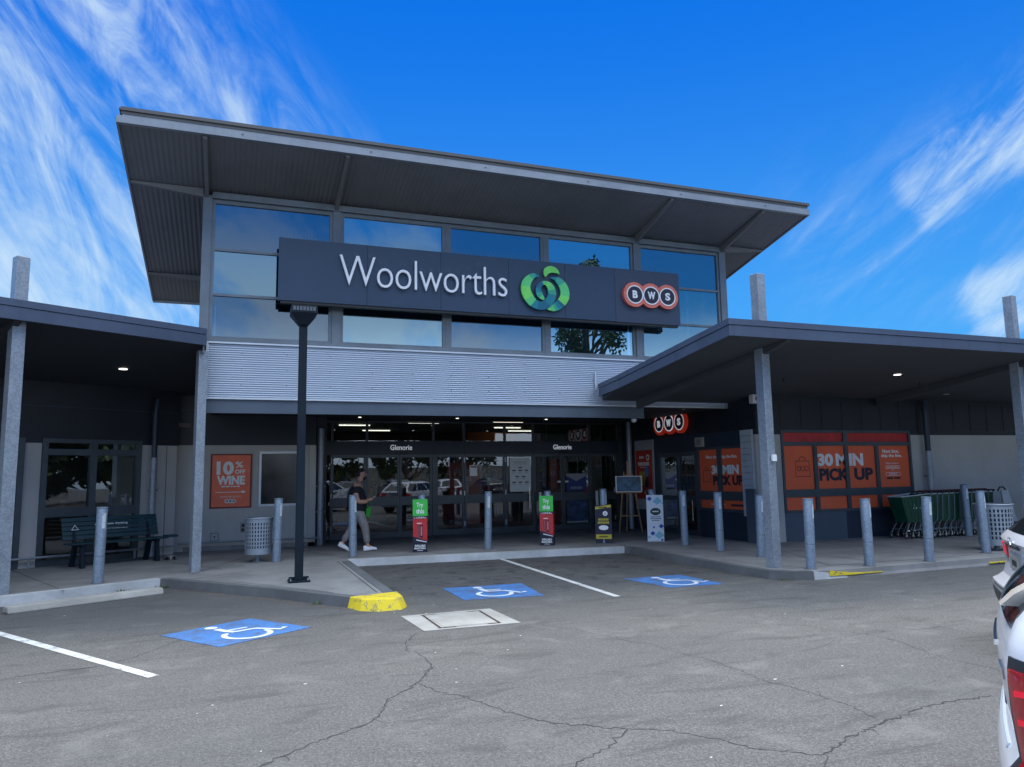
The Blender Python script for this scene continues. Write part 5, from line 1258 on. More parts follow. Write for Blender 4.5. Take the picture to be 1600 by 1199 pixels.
# =================================================================== LITTER BINS
def make_bin(label, x, y, r0, r1, z0, z1, stem, rz):
    t = thing('litter_bin', label, 'litter bin', (x, y, K), rz, 'perforated steel litter bins')
    mb = MB(); n = 60; rws = [z0, z0+0.115]
    nr = 7
    hh = (z1-0.06-rws[1])/nr
    zz = [z0, z0+0.115]
    for i in range(nr): zz += [rws[1]+hh*i+hh*0.68, rws[1]+hh*(i+1)]
    zz.append(z1)
    def rad(z): return r0+(r1-r0)*(z-z0)/(z1-z0)
    P = [(rad(z)*math.cos(2*math.pi*k/n), rad(z)*math.sin(2*math.pi*k/n), z) for z in zz for k in range(n)]
    F_ = []
    for i in range(len(zz)-1):
        for k in range(n):
            if i >= 1 and i < 1+2*nr and (i-1) % 2 == 0 and k % 2 == 0: continue
            F_.append((i*n+k, i*n+(k+1) % n, (i+1)*n+(k+1) % n, (i+1)*n+k))
    mb.add(P, F_)
    o = mb.build('drum', m_binm, t, local=True)
    md = o.modifiers.new('thick', 'SOLIDIFY'); md.thickness = 0.006; md.offset = -1
    P_('liner', mat('bin_liner', (0.015, 0.035, 0.06), 0.7), t, lambda m: m.lathe([(0, z0+0.01), (r0*0.93, z0+0.01), (r1*0.92, z1-0.05), (r1*0.85, z1-0.05)], (0, 0, 0), 30), local=True, smooth=True)
    P_('rim', m_binm, t, lambda m: m.lathe([(r1-0.012, z1-0.012), (r1+0.018, z1-0.012), (r1+0.022, z1+0.004), (r1+0.012, z1+0.016), (r1-0.012, z1+0.012)], (0, 0, 0), 40), local=True, smooth=True)
    P_('bin_floor', m_binm, t, lambda m: m.cyl((0, 0, z0), (0, 0, z0+0.008), r0, n=40), local=True)
    if stem: P_('pedestal', m_galv, t, lambda m: (m.cyl((0, 0, 0), (0, 0, z0), 0.045), m.cyl((0, 0, 0), (0, 0, 0.012), 0.11)), local=True)
    return t
make_bin('perforated grey litter bin on a short pedestal between the lamp post and the grey wall', 0.50, 15.40, 0.245, 0.262, 0.15, 0.83, True, 0)
make_bin('perforated grey litter bin at the right end of the walkway behind the parked white car', 13.75, 10.30, 0.29, 0.32, 0.10, 0.86, True, 0.2)
# =================================================================== BENCH
bc = Vector((-2.05, 16.42)); 
t = thing('park_bench', 'dark green slatted bench with white lettering on its backrest under the left canopy', 'bench', (-2.12, 16.50, K), BA)
P_('seat', m_benchg, t, lambda m: [m.box(-0.90, 0.90, -0.36+i*0.085, -0.36+i*0.085+0.072, 0.42+(0.012 if i == 0 else 0), 0.455) for i in range(5)], local=True, bevel=0.006)
mb = MB()
for i in range(5):
    z = 0.50+i*0.083; y = 0.08+i*0.028
    mb.hexa([(-0.90, y, z), (0.90, y, z), (0.90, y+0.03, z-0.008), (-0.90, y+0.03, z-0.008), (-0.90, y+0.024, z+0.074), (0.90, y+0.024, z+0.074), (0.90, y+0.054, z+0.066), (-0.90, y+0.054, z+0.066)])
bk = mb.build('backrest', m_benchg, t, local=True, bevel=0.005)
# lettering follows the lean of the backrest
Fb = Fr((0, 0.069, 0.50), (1, 0, 0), (0, 0.32, 1.0))
m_ = MB(); put_text(m_, 'enjoy green thinking', Fb, -0.32, 0.30, 0.245, 0.30, 0.004, 0.006, 0.02); put_text(m_, 'seat made by recycled material', Fb, -0.28, 0.30, 0.165, 0.195, 0.004, 0.006)
m_.ribbon([(-0.74, 0.19), (-0.62, 0.19), (-0.68, 0.28)], 0.018, 0, Fb, 0.004, 0.006, closed=True)
m_.build('lettering', m_inkw, bk, local=True)
for sx in (-0.70, 0.70):
    P_('leg', m_pole, t, lambda m: (m.hexa([(sx-0.035, -0.36, 0), (sx+0.035, -0.36, 0), (sx+0.035, -0.24, 0), (sx-0.035, -0.24, 0), (sx-0.035, -0.30, 0.42), (sx+0.035, -0.30, 0.42), (sx+0.035, -0.22, 0.42), (sx-0.035, -0.22, 0.42)]),
        m.hexa([(sx-0.035, 0.10, 0), (sx+0.035, 0.10, 0), (sx+0.035, 0.22, 0), (sx-0.035, 0.22, 0), (sx-0.035, -0.02, 0.42), (sx+0.035, -0.02, 0.42), (sx+0.035, 0.09, 0.42), (sx-0.035, 0.09, 0.42)]),
        m.box(sx-0.034, sx+0.034, -0.34, 0.12, 0.38, 0.42), m.hexa([(sx-0.03, 0.04, 0.42), (sx+0.03, 0.04, 0.42), (sx+0.03, 0.12, 0.42), (sx-0.03, 0.12, 0.42), (sx-0.03, 0.22, 0.90), (sx+0.03, 0.22, 0.90), (sx+0.03, 0.26, 0.90), (sx-0.03, 0.26, 0.90)])), local=True, bevel=0.008)
P_('armrest', m_benchg, t, lambda m: m.box(0.90, 1.12, -0.30, -0.10, 0.44, 0.485), local=True)
# dog bowl
t = thing('water_bowl', 'shiny metal water bowl on the pavement beside the end of the bench', 'bowl', (-1.13, 16.75, K))
P_('bowl', m_chrome, t, lambda m: m.lathe([(0.0, 0.012), (0.07, 0.012), (0.095, 0.055), (0.105, 0.06), (0.10, 0.064), (0.12, 0.03), (0.14, 0.0), (0.0, 0.0)], (0, 0, 0), 28), smooth=True, local=True)
P_('water', mat('bowl_water', (0.6, 0.65, 0.7), 0.05), t, lambda m: m.cyl((0, 0, 0.03), (0, 0, 0.04), 0.08, n=24), local=True)

# =================================================================== PROMOTIONAL SIGNS
def sleeve(name, label, x, y, wd, dp_, z1, rz, mfront):
    t = thing(name, label, 'promotional sign', (x, y, K), rz); return t
for (x, y, rz, lb) in ((3.76, 15.66, R(-14), 'red make up sign with a green Try this header wrapped round the left bollard'), (6.68, 15.62, R(-32), 'red make up sign with a green Try this header wrapped round the right bollard')):
    t = thing('promotional_sign', lb, 'promotional sign', (x, y, K), rz)
    Fp = Fr((0, -0.115, 0), (1, 0, 0)); W2 = 0.15
    P_('body', m_redpr, t, lambda m: (m.box(-W2, W2, -0.115, -0.108, 0.22, 0.75), m.box(-W2, W2, 0.108, 0.115, 0.02, 0.75), m.box(-W2, -W2+0.006, -0.108, 0.108, 0.22, 0.75), m.box(W2-0.006, W2, -0.108, 0.108, 0.22, 0.75)), local=True)
    P_('base_print', m_inkk, t, lambda m: (m.box(-W2, W2, -0.1152, -0.108, 0.0, 0.218), m.box(-W2, -W2+0.006, -0.108, 0.108, 0.0, 0.218), m.box(W2-0.006, W2, -0.108, 0.108, 0.0, 0.218), m.prism([(-W2, 0.22), (-W2, 0.33), (W2, 0.23), (W2, 0.22)][::-1], 0.0, 0.001, Fp), m.prism([(-W2, 0.70), (W2, 0.70), (W2, 0.75), (-W2, 0.75)], 0.0, 0.001, Fp)), local=True)
    h_ = P_('header', m_lime, t, lambda m: m.fbox(Fp, -W2-0.006, W2+0.006, 0.752, 1.10, 0.0, 0.012), local=True)
    m_ = MB(); put_text(m_, 'Try', Fp, -0.075, 0.065, 0.91, 1.03, 0.0125, 0.014, 0.03); put_text(m_, 'this', Fp, -0.085, 0.085, 0.80, 0.90, 0.0125, 0.014, 0.03); m_.build('lettering', m_inkw, h_, local=True)
    m_ = MB(); put_text(m_, "L'OR\u00c9AL", Fp, -0.13, 0.13, 0.70, 0.745, 0.0012, 0.003, 0.01); put_text(m_, 'INFALLIBLE', Fp, -0.11, 0.11, 0.11, 0.155, 0.0012, 0.003, 0.03); put_text(m_, 'MASCARA', Fp, -0.12, 0.12, 0.06, 0.10, 0.0012, 0.003, 0.03)
    lines(m_, Fp, -0.06, 0.06, 0.025, 0.04, 1, 0.002, 0.7, 2); lines(m_, Fp, -0.09, 0.06, 0.585, 0.61, 1, 0.002, 0.8, 3); m_.prism([(-0.08, 0.245), (0.14, 0.20), (0.14, 0.215), (-0.08, 0.265)], 0.0012, 0.003, Fp); m_.build('lettering', m_inkw, t, local=True)
    m_ = MB(); m_.fbox(Fp, -0.055, -0.025, 0.28, 0.56, 0.0012, 0.004); m_.fbox(Fp, 0.0, 0.055, 0.30, 0.56, 0.0012, 0.004); m_.build('tube_print', m_inkk, t, local=True)
    m_ = MB(); m_.fbox(Fp, 0.012, 0.043, 0.34, 0.53, 0.0042, 0.005); m_.fbox(Fp, -0.047, -0.038, 0.30, 0.55, 0.0042, 0.005); m_.build('tube_print', mat('pink_print', (0.65, 0.18, 0.20), 0.4), t, local=True)
# black and yellow three sided sign
t = thing('promotional_sign', 'black and yellow folded card sign wrapped round a bollard near the easel', 'promotional sign', (7.98, 15.38, K), R(12))
P_('body', m_inkk, t, lambda m: m.prism([(-0.17, 0.10), (0.09, -0.17), (0.20, 0.06)], 0.0, 0.86), local=True)
for (a, b) in (((-0.17, 0.10), (0.09, -0.17)), ((0.09, -0.17), (0.20, 0.06))):
    dv = Vector((b[0]-a[0], b[1]-a[1], 0)); L_ = dv.length; Fq = Fr((a[0], a[1], 0), dv)
    m_ = MB(); m_.prism([(0.01, 0.76), (L_-0.01, 0.81), (L_-0.01, 0.87), (0.01, 0.82)], 0.001, 0.003, Fq); m_.fbox(Fq, 0.01, L_-0.01, 0.10, 0.20, 0.001, 0.003)
    for z in (0.46, 0.53): lines(m_, Fq, 0.05, L_-0.05, z-0.03, z+0.04, 1, 0.002, 0.7, int(z*100))
    m_.build('print_block', m_yellowpr, t, local=True)
    m_ = MB(); disc(m_, Fq, L_*0.62, 0.67, 0.055, 0.001, 0.003, 24); m_.prism([(L_*0.5+0.11*math.cos(R(q)), 0.35+0.055*math.sin(R(q))) for q in range(0, 360, 20)], 0.001, 0.003, Fq); m_.build('print_block', m_inkw, t, local=True)
    m_ = MB(); lines(m_, Fq, L_*0.62-0.03, L_*0.62+0.03, 0.64, 0.69, 2, 0.004, 0.6, 9); lines(m_, Fq, 0.04, L_-0.04, 0.13, 0.17, 1, 0.004, 0.9, 3); lines(m_, Fq, 0.05, L_-0.05, 0.785, 0.825, 1, 0.004, 0.8, 4); m_.build('lettering', m_inkk, t, local=True)
# white and blue panel sign
t = thing('promotional_sign', 'tall white card sign with blue cartons standing before a bollard by the bottle shop', 'promotional sign', (9.20, 15.16, K), R(-22))
Fp = Fr((0, -0.02, 0), (1, 0, 0))
P_('panel', mat('white_card', (0.66, 0.72, 0.80), 0.5), t, lambda m: m.box(-0.19, 0.19, -0.02, 0.02, 0.0, 1.06), local=True)
P_('emblem', mat('dark_green_print', (0.01, 0.05, 0.04), 0.5), t, lambda m: m.prism([(0.01+0.12*math.cos(R(q)), 0.68+0.085*math.sin(R(q))) for q in range(0, 360, 15)], 0.001, 0.003, Fp), local=True)
m_ = MB(); lines(m_, Fp, -0.09, 0.11, 0.665, 0.70, 1, 0.004, 0.8, 8); m_.build('lettering', m_inkw, t, local=True)
m_ = MB(); lines(m_, Fp, -0.13, 0.15, 0.46, 0.58, 3, 0.003, 0.5, 12); m_.build('lettering', m_inkk, t, local=True)
m_ = MB()
for (cx, cz, s_) in ((-0.12, 0.97, 0.06), (-0.07, 0.18, 0.06), (0.13, 0.34, 0.06), (-0.04, 0.32, 0.03), (0.14, 0.03, 0.035)):
    m_.prism([(cx-s_, cz), (cx, cz-s_*0.8), (cx+s_, cz+s_*0.1), (cx, cz+s_)], 0.001, 0.003, Fp)
m_.build('print_block', mat('carton_blue', (0.02, 0.07, 0.38), 0.5), t, local=True)
m_ = MB()
for (cx, cz, s_) in ((0.06, 0.91, 0.11), (0.08, 0.13, 0.11), (-0.15, 0.10, 0.04), (0.17, 0.87, 0.03)):
    m_.prism([(cx-s_, cz), (cx, cz-s_*0.7), (cx+s_, cz+s_*0.1), (cx, cz+s_)], 0.001, 0.003, Fp)
m_.build('print_block', mat('carton_pale', (0.22, 0.48, 0.62), 0.5), t, local=True)
# easel and picture
t = thing('easel', 'pale wooden easel standing by the porch corner', 'easel', (10.05, 17.9, K), R(-18))
for a, b in (((-0.29, -0.12), (-0.10, -0.02)), ((0.33, -0.12), (0.10, -0.02)), ((0.0, 0.34), (0.0, 0.03))):
    P_('leg', m_wood, t, lambda m: m.tube([(a[0], a[1], 0), (b[0], b[1], 1.62)], 0.02, 6), local=True)
P_('crossbar', m_wood, t, lambda m: m.box(-0.25, 0.28, -0.105, -0.075, 0.42, 0.455), local=True)
P_('ledge', m_wood, t, lambda m: m.box(-0.34, 0.34, -0.14, -0.06, 1.04, 1.07), local=True)
P_('mast', m_wood, t, lambda m: (m.box(-0.025, 0.025, -0.06, -0.03, 1.0, 1.90), m.box(-0.14, 0.14, -0.09, -0.03, 1.50, 1.535)), local=True)
t2 = thing('framed_picture', 'small blue abstract picture in a thin pale frame resting on the easel', 'picture', (10.05, 17.9, K), R(-18))
pm = mat('blue_painting', (0.035, 0.12, 0.22), 0.35, 0, 0.8, 5)
P_('canvas', pm, t2, lambda m: m.box(-0.33, 0.33, -0.135, -0.115, 1.09, 1.48), local=True)
P_('frame', m_inkw, t2, lambda m: (m.box(-0.36, -0.33, -0.15, -0.11, 1.072, 1.50), m.box(0.33, 0.36, -0.15, -0.11, 1.072, 1.50), m.box(-0.33, 0.33, -0.15, -0.11, 1.072, 1.09), m.box(-0.33, 0.33, -0.15, -0.11, 1.48, 1.50)), local=True)

# =================================================================== SHOPPING TROLLEYS
def make_trolley(label, loc, rz):
    t = thing('shopping_trolley', label, 'shopping trolley', loc, rz, 'green shopping trolleys in a nested row')
    # basket: tapered shell, small end towards -x
    def shell(x0b, x1b, yb, zb, x0t, x1t, yt0, yt1, zt0, zt1, th):
        o_ = [(x0b, -yb[0], zb), (x1b, -yb[1], zb), (x1b, yb[1], zb), (x0b, yb[0], zb), (x0t, -yt0, zt0), (x1t, -yt1, zt1), (x1t, yt1, zt1), (x0t, yt0, zt0)]
        i_ = [(p[0]+(th if p[0] < 0.3 else -th), p[1]-math.copysign(th, p[1]), p[2]+(th if k < 4 else 0)) for k, p in enumerate(o_)]
        return o_+i_, [(0, 3, 2, 1), (0, 1, 5, 4), (1, 2, 6, 5), (2, 3, 7, 6), (3, 0, 4, 7), (8, 9, 10, 11), (8, 12, 13, 9), (9, 13, 14, 10), (10, 14, 15, 11), (11, 15, 12, 8), (4, 5, 13, 12), (5, 6, 14, 13), (6, 7, 15, 14), (7, 4, 12, 15)]
    mb = MB(); v, f = shell(0.17, 0.76, (0.17, 0.23), 0.36, 0.0, 0.80, 0.19, 0.27, 0.93, 0.99, 0.012); mb.add(v, f)
    # moulded ribs
    for k in range(7):
        u = (k+0.5)/7; xb = 0.17+0.59*u; xt = 0.80*u; yb_ = 0.17+0.06*u; yt_ = 0.19+0.08*u
        for s_ in (-1, 1): mb.hexa([(xb-0.006, s_*yb_, 0.37), (xb+0.006, s_*yb_, 0.37), (xb+0.006, s_*(yb_+0.006), 0.37), (xb-0.006, s_*(yb_+0.006), 0.37), (xt-0.006, s_*yt_, 0.90), (xt+0.006, s_*yt_, 0.90), (xt+0.006, s_*(yt_+0.006), 0.90), (xt-0.006, s_*(yt_+0.006), 0.90)])
    for z, e in ((0.5, 0.02), (0.63, 0.04), (0.76, 0.07)):
        u = (z-0.36)/0.58; x0 = 0.17*(1-u); y0 = 0.17+0.02*u; y1 = 0.23+0.04*u
        for s_ in (-1, 1): mb.hexa([(x0, s_*y0, z), (0.77, s_*y1, z), (0.77, s_*(y1+0.006), z), (x0, s_*(y0+0.006), z), (x0, s_*y0, z+0.012), (0.77, s_*y1, z+0.012), (0.77, s_*(y1+0.006), z+0.012), (x0, s_*(y0+0.006), z+0.012)])
    bk = mb.build('basket', m_green, t, local=True)
    mb = MB(); FT = Fr((0.30, -0.236, 0.68), (1, 0.12, 0)); mb.prism([(0.0+0.022*math.cos(R(a)), 0.022*math.sin(R(a))) for a in range(0, 360, 30)], 0.0, 0.004, FT)
    mb.prism([(0.09+0.028*math.cos(R(a)), 0.028*math.sin(R(a))) for a in range(0, 360, 30)], 0.0, 0.004, FT); mb.prism([(0.02+0.014*math.cos(R(a)), 0.06+0.014*math.sin(R(a))) for a in range(0, 360, 30)], 0.0, 0.004, FT)
    mb.build('emblem', mat('faded_mark', (0.22, 0.36, 0.30), 0.5), bk, local=True)
    mb = MB(); mb.tube([(0.80, -0.27, 0.995), (0.0, -0.19, 0.935), (0.0, 0.19, 0.935), (0.80, 0.27, 0.995)], 0.011, 6); mb.build('rim_wire', m_trim, t, local=True)
    mb = MB()
    for s_ in (-1, 1):
        mb.tube([(0.80, s_*0.275, 0.99), (0.78, s_*0.25, 0.42), (0.68, s_*0.22, 0.30), (0.60, s_*0.27, 0.13)], 0.013, 6)
        mb.tube([(0.20, s_*0.17, 0.345), (0.12, s_*0.19, 0.22), (0.06, s_*0.20, 0.13)], 0.013, 6)
        mb.tube([(0.60, s_*0.25, 0.18), (0.12, s_*0.19, 0.20)], 0.011, 6)
    mb.build('frame', m_winfr, t, local=True)
    for (x, y) in ((0.05, -0.20), (0.05, 0.20), (0.62, -0.27), (0.62, 0.27)):
        w_ = MB(); w_.cyl((x, y-0.014, 0.062), (x, y+0.014, 0.062), 0.062, n=16); w_ = w_.build('wheel', m_rubber, t, local=True)
        mb = MB(); mb.cyl((x, y-0.018, 0.062), (x, y+0.018, 0.062), 0.028, n=12); mb.hexa([(x-0.02, y-0.02, 0.06), (x+0.02, y-0.02, 0.06), (x+0.02, y+0.02, 0.06), (x-0.02, y+0.02, 0.06), (x-0.012, y-0.02, 0.14), (x+0.012, y-0.02, 0.14), (x+0.012, y+0.02, 0.14), (x-0.012, y+0.02, 0.14)]); mb.build('fork', m_chrome, w_, local=True)
    mb = MB(); mb.cyl((0.86, -0.27, 1.03), (0.86, 0.27, 1.03), 0.018, n=10); mb.cyl((0.80, -0.27, 0.985), (0.86, -0.27, 1.03), 0.02, n=8); mb.cyl((0.80, 0.27, 0.985), (0.86, 0.27, 1.03), 0.02, n=8); mb.build('handle', mat('trolley_handle', (0.03, 0.05, 0.045), 0.5), t, local=True)
    mb = MB(); mb.box(0.84, 0.885, -0.08, 0.08, 1.03, 1.065); mb.build('coin_lock', mat('lock_red', (0.22, 0.03, 0.04), 0.5), t, local=True)
    mb = MB(); mb.hexa([(0.70, -0.22, 0.98), (0.715, -0.22, 0.98), (0.715, 0.22, 0.98), (0.70, 0.22, 0.98), (0.755, -0.22, 0.70), (0.77, -0.22, 0.70), (0.77, 0.22, 0.70), (0.755, 0.22, 0.70)]); mb.build('child_seat', m_green, t, local=True)
    return t
tr0 = make_trolley('foremost green trolley of the nested row, its whole basket side showing', (14.15, 12.95, K), 0)
ords = ['second', 'third', 'fourth', 'fifth', 'sixth', 'seventh', 'eighth', 'ninth', 'tenth', 'eleventh', 'twelfth']
for i in range(11):
    c = copy_tree(tr0); c.location = (14.15+0.20*(i+1), 12.95+0.012*(i+1)+rb.uniform(-.01, .01), K); c['label'] = '%s green trolley in the nested row, counted from its front' % ords[i]
c = copy_tree(tr0); c.location = (18.0, 12.5, K); c.rotation_euler = (0, 0, R(8)); c['label'] = 'loose green trolley behind the right litter bin and the white car'; del c['group']
sd_ = MB(); sd_.box(0.55, 0.85, -0.16, 0.16, 1.02, 1.06); sd_.box(0.82, 0.86, -0.16, 0.16, 1.06, 1.22); sd_.build('baby_seat', mat('bright_red_plastic', (0.55, 0.02, 0.03), 0.4), c, local=True)
t = thing('trolley_bay_hood', 'leaning grey panel with a curved black grab handle beside the loose trolley', 'panel', (16.9, 12.4, K), R(5))
P_('panel', m_binm, t, lambda m: m.hexa([(0.05, -0.02, 0.3), (0.45, -0.02, 0.3), (0.45, 0.02, 0.3), (0.05, 0.02, 0.3), (-0.05, -0.02, 1.02), (0.20, -0.02, 1.04), (0.20, 0.02, 1.04), (-0.05, 0.02, 1.02)]), local=True)
P_('handle', m_black, t, lambda m: m.tube([(-0.16, 0, 1.02), (-0.08, 0, 1.10), (0.04, 0, 1.11), (0.14, 0, 1.04), (0.2, 0, 0.9), (0.24, 0, 0.3)], 0.018, 8), local=True, smooth=True)
P_('foot', m_black, t, lambda m: m.box(0.0, 0.5, -0.15, 0.15, 0.0, 0.3), local=True)

# =================================================================== PERSON
def skin(name, V, E, rad, m, par, root=0, sub=2, extra=None, sym=None):
    me = bpy.data.meshes.new('sk'); me.from_pydata(V, E, []); me.update()
    ob = bpy.data.objects.new('sk', me); COL.objects.link(ob)
    md = ob.modifiers.new('s', 'SKIN'); md.use_smooth_shade = True; md.branch_smoothing = 0.6
    if not me.skin_vertices: me.skin_vertices.new()
    sv = me.skin_vertices[0].data
    for i, r_ in enumerate(rad):
        sv[i].radius = r_ if isinstance(r_, tuple) else (r_, r_); sv[i].use_root = (i == root)
    sb = ob.modifiers.new('u', 'SUBSURF'); sb.levels = sub; sb.render_levels = sub
    dg = bpy.context.evaluated_depsgraph_get(); dg.update()
    m2 = bpy.data.meshes.new_from_object(ob.evaluated_get(dg)); m2.name = name
    bpy.data.objects.remove(ob); bpy.data.meshes.remove(me)
    if extra:
        bm = bmesh.new(); bm.from_mesh(m2); extra(bm); bm.to_mesh(m2); bm.free()
    m2.materials.clear(); m2.materials.append(m)
    for p in m2.polygons: p.use_smooth = True; p.material_index = 0
    o = bpy.data.objects.new(name, m2); COL.objects.link(o); o.parent = par
    return o
m_skin = mat('skin', (0.50, 0.27, 0.19), 0.5, 0, 0.06, 20)
m_tee = mat('black_tshirt', (0.012, 0.012, 0.022), 0.85, 0, 0.2, 12)
m_trs = mat('grey_trousers', (0.24, 0.235, 0.235), 0.9, 0, 0.18, 14, 0.4, 30)
m_hair = mat('dark_hair', (0.025, 0.017, 0.014), 0.8)
m_shoe = mat('white_trainers', (0.75, 0.78, 0.85), 0.5)
man = thing('person', 'man in a black t-shirt and grey trousers walking right past the entrance', 'person', (2.60, 16.50, K))
S1, S2 = -0.19, 0.19     # right (near) and left (far) shoulder
V = [(-0.02, 0, 0.90), (-0.05, 0, 1.10), (-0.05, 0, 1.28), (-0.02, 0, 1.42), (0.01, 0, 1.49), (0.035, 0, 1.55), (0.05, 0, 1.62), (0.045, 0, 1.66),
     (-0.06, S1, 1.40), (-0.11, S1-0.05, 1.20), (-0.06, S1-0.05, 1.06), (0.08, S1-0.02, 1.05), (0.19, S1+0.05, 1.09),
     (-0.03, S2, 1.40), (-0.02, S2+0.05, 1.20), (0.03, S2+0.05, 1.07), (0.14, S2, 1.08), (0.23, S2-0.09, 1.11),
     (-0.01, -0.09, 0.84), (0.13, -0.09, 0.48), (0.175, -0.09, 0.11), (-0.04, 0.09, 0.84), (-0.13, 0.09, 0.49), (-0.34, 0.09, 0.17),
     (0.28, -0.09, 0.05), (-0.26, 0.09, 0.06)]
E = [(0, 1), (1, 2), (2, 3), (3, 4), (4, 5), (5, 6), (6, 7), (3, 8), (8, 9), (9, 10), (10, 11), (11, 12), (3, 13), (13, 14), (14, 15), (15, 16), (16, 17),
     (0, 18), (18, 19), (19, 20), (0, 21), (21, 22), (22, 23), (20, 24), (23, 25)]
rad = [(0.16, 0.18), (0.15, 0.18), (0.17, 0.19), (0.11, 0.12), (0.082, 0.082), (0.078, 0.075), (0.07, 0.06), (0.05, 0.05),
       0.080, 0.066, 0.056, 0.050, 0.034, 0.080, 0.066, 0.056, 0.050, 0.034, 0.085, 0.058, 0.040, 0.085, 0.058, 0.040, 0.035, 0.035]
def hand(bm, wrist, dirv, upv, side):
    """palm with four bent fingers and a thumb as tapered chains merged into the body mesh"""
    w0 = Vector(wrist); d = Vector(dirv).normalized(); u = Vector(upv).normalized(); s_ = d.cross(u)*side
    def chain(pts, r0, r1, n=7):
        q = MB(); q.tube(pts, [r0+(r1-r0)*i/(len(pts)-1) for i in range(len(pts))], n)
        vs_ = [bm.verts.new(v) for v in q.v]
        for f in q.f:
            try: bm.faces.new([vs_[i] for i in f])
            except ValueError: pass
    chain([w0-d*0.02, w0+d*0.03, w0+d*0.075], 0.026, 0.034, 10)
    for k, (off, L_) in enumerate(((-0.027, 0.070), (-0.009, 0.080), (0.009, 0.075), (0.027, 0.058))):
        b = w0+d*0.075+s_*off
        chain([b-d*0.02, b+d*L_*0.4+u*0.006, b+d*L_*0.7-u*0.012+u*0.03, b+d*L_*0.82+u*0.045], 0.0095, 0.007)
    b = w0+d*0.025-s_*0.026
    chain([b, b+d*0.025-s_*0.012+u*0.018, b+d*0.05-s_*0.006+u*0.035], 0.012, 0.008)
def face(bm):
    def blob(c, r3, n=10):
        m0 = Matrix.Translation(c) @ Matrix.Diagonal((*r3, 1))
        bmesh.ops.create_uvsphere(bm, u_segments=n, v_segments=8, radius=1, matrix=m0)
    blob((0.050, 0, 1.640), (0.098, 0.076, 0.112), 20); blob((0.085, 0, 1.572), (0.060, 0.056, 0.050), 14)
    blob((0.150, 0, 1.635), (0.016, 0.013, 0.026)); blob((0.125, 0, 1.585), (0.022, 0.030, 0.022)); blob((0.135, 0, 1.668), (0.014, 0.045, 0.012))
    blob((0.045, -0.080, 1.635), (0.018, 0.010, 0.030)); blob((0.045, 0.080, 1.635), (0.018, 0.010, 0.030))
    blob((0.145, 0, 1.600), (0.010, 0.024, 0.008))
    hand(bm, (0.19, S1+0.05, 1.09), (0.9, 0.25, 0.25), (0.0, 0.2, 1), 1)
    hand(bm, (0.23, S2-0.09, 1.11), (0.9, -0.25, 0.1), (0.0, -0.2, 1), -1)
skin('body', V, E, rad, m_skin, man, 0, 2, face)
skin('tshirt', [(-0.03, 0, 0.76), (-0.05, 0, 1.05), (-0.06, 0, 1.26), (-0.03, 0, 1.40), (-0.07, S1-0.01, 1.37), (-0.11, S1-0.055, 1.19), (-0.03, S2+0.01, 1.37), (-0.02, S2+0.055, 1.19)], [(0, 1), (1, 2), (2, 3), (3, 4), (4, 5), (3, 6), (6, 7)],
     [(0.225, 0.235), (0.225, 0.235), (0.235, 0.25), (0.12, 0.16), 0.115, 0.10, 0.115, 0.10], m_tee, man, 0)
skin('trousers', [(-0.02, 0, 1.0), (-0.02, 0, 0.86), (0.0, -0.09, 0.80), (0.125, -0.09, 0.49), (0.17, -0.09, 0.15), (-0.045, 0.09, 0.80), (-0.13, 0.09, 0.50), (-0.325, 0.09, 0.20)], [(0, 1), (1, 2), (2, 3), (3, 4), (1, 5), (5, 6), (6, 7)],
     [(0.19, 0.20), (0.20, 0.21), 0.128, 0.090, 0.068, 0.128, 0.090, 0.068], m_trs, man, 0)
def shoe(x, y, z, pitch):
    c, s_ = math.cos(pitch), math.sin(pitch)
    mb = MB(); sec = [(-0.06, 0.030, 0.085), (-0.03, 0.040, 0.10), (0.05, 0.042, 0.085), (0.13, 0.048, 0.062), (0.19, 0.044, 0.045), (0.225, 0.026, 0.03)]
    rings = []
    for (a, hw, ht) in sec:
        rg = [(-hw, 0.0), (-hw*1.05, ht*0.45), (-hw*0.7, ht*0.9), (0, ht), (hw*0.7, ht*0.9), (hw*1.05, ht*0.45), (hw, 0.0)]
        rings.append([(x+a*c-q*s_, y+p, z+a*s_+q*c) for p, q in rg])
    n = 7; P = [p for r_ in rings for p in r_]
    F_ = [(i*n+k, (i+1)*n+k, (i+1)*n+(k+1) % n, i*n+(k+1) % n) for i in range(len(rings)-1) for k in range(n)]+[tuple(range(n)), tuple(range(5*n, 6*n))]
    mb.add(P, F_); o = mb.build('shoe', m_shoe, man, smooth=True, auto=60, local=True)
    mb = MB(); mb.hexa([(x-0.065*c, y-0.035, z-0.065*s_-0.012), (x+0.22*c, y-0.035, z+0.22*s_-0.012), (x+0.22*c, y+0.035, z+0.22*s_-0.012), (x-0.065*c, y+0.035, z-0.065*s_-0.012), (x-0.06*c, y-0.04, z-0.06*s_+0.003), (x+0.225*c, y-0.04, z+0.225*s_+0.003), (x+0.225*c, y+0.04, z+0.225*s_+0.003), (x-0.06*c, y+0.04, z-0.06*s_+0.003)]); mb.build('sole', m_inkw, o, local=True)
shoe(0.15, -0.09, 0.022, R(3)); shoe(-0.375, 0.09, 0.105, R(-28))
def cap(bm): pass
mb = bmesh.new(); bmesh.ops.create_uvsphere(mb, u_segments=18, v_segments=12, radius=1, matrix=Matrix.Translation((0.040, 0, 1.662)) @ Matrix.Diagonal((0.105, 0.084, 0.104, 1)))
bmesh.ops.delete(mb, geom=[v for v in mb.verts if (v.co.z < 1.668 and v.co.x > 0.02) or v.co.z < 1.58 or (v.co.x > 0.10 and v.co.z < 1.705)], context='VERTS')
me = bpy.data.meshes.new('hair'); mb.to_mesh(me); mb.free(); me.materials.append(m_hair)
for p in me.polygons: p.use_smooth = True
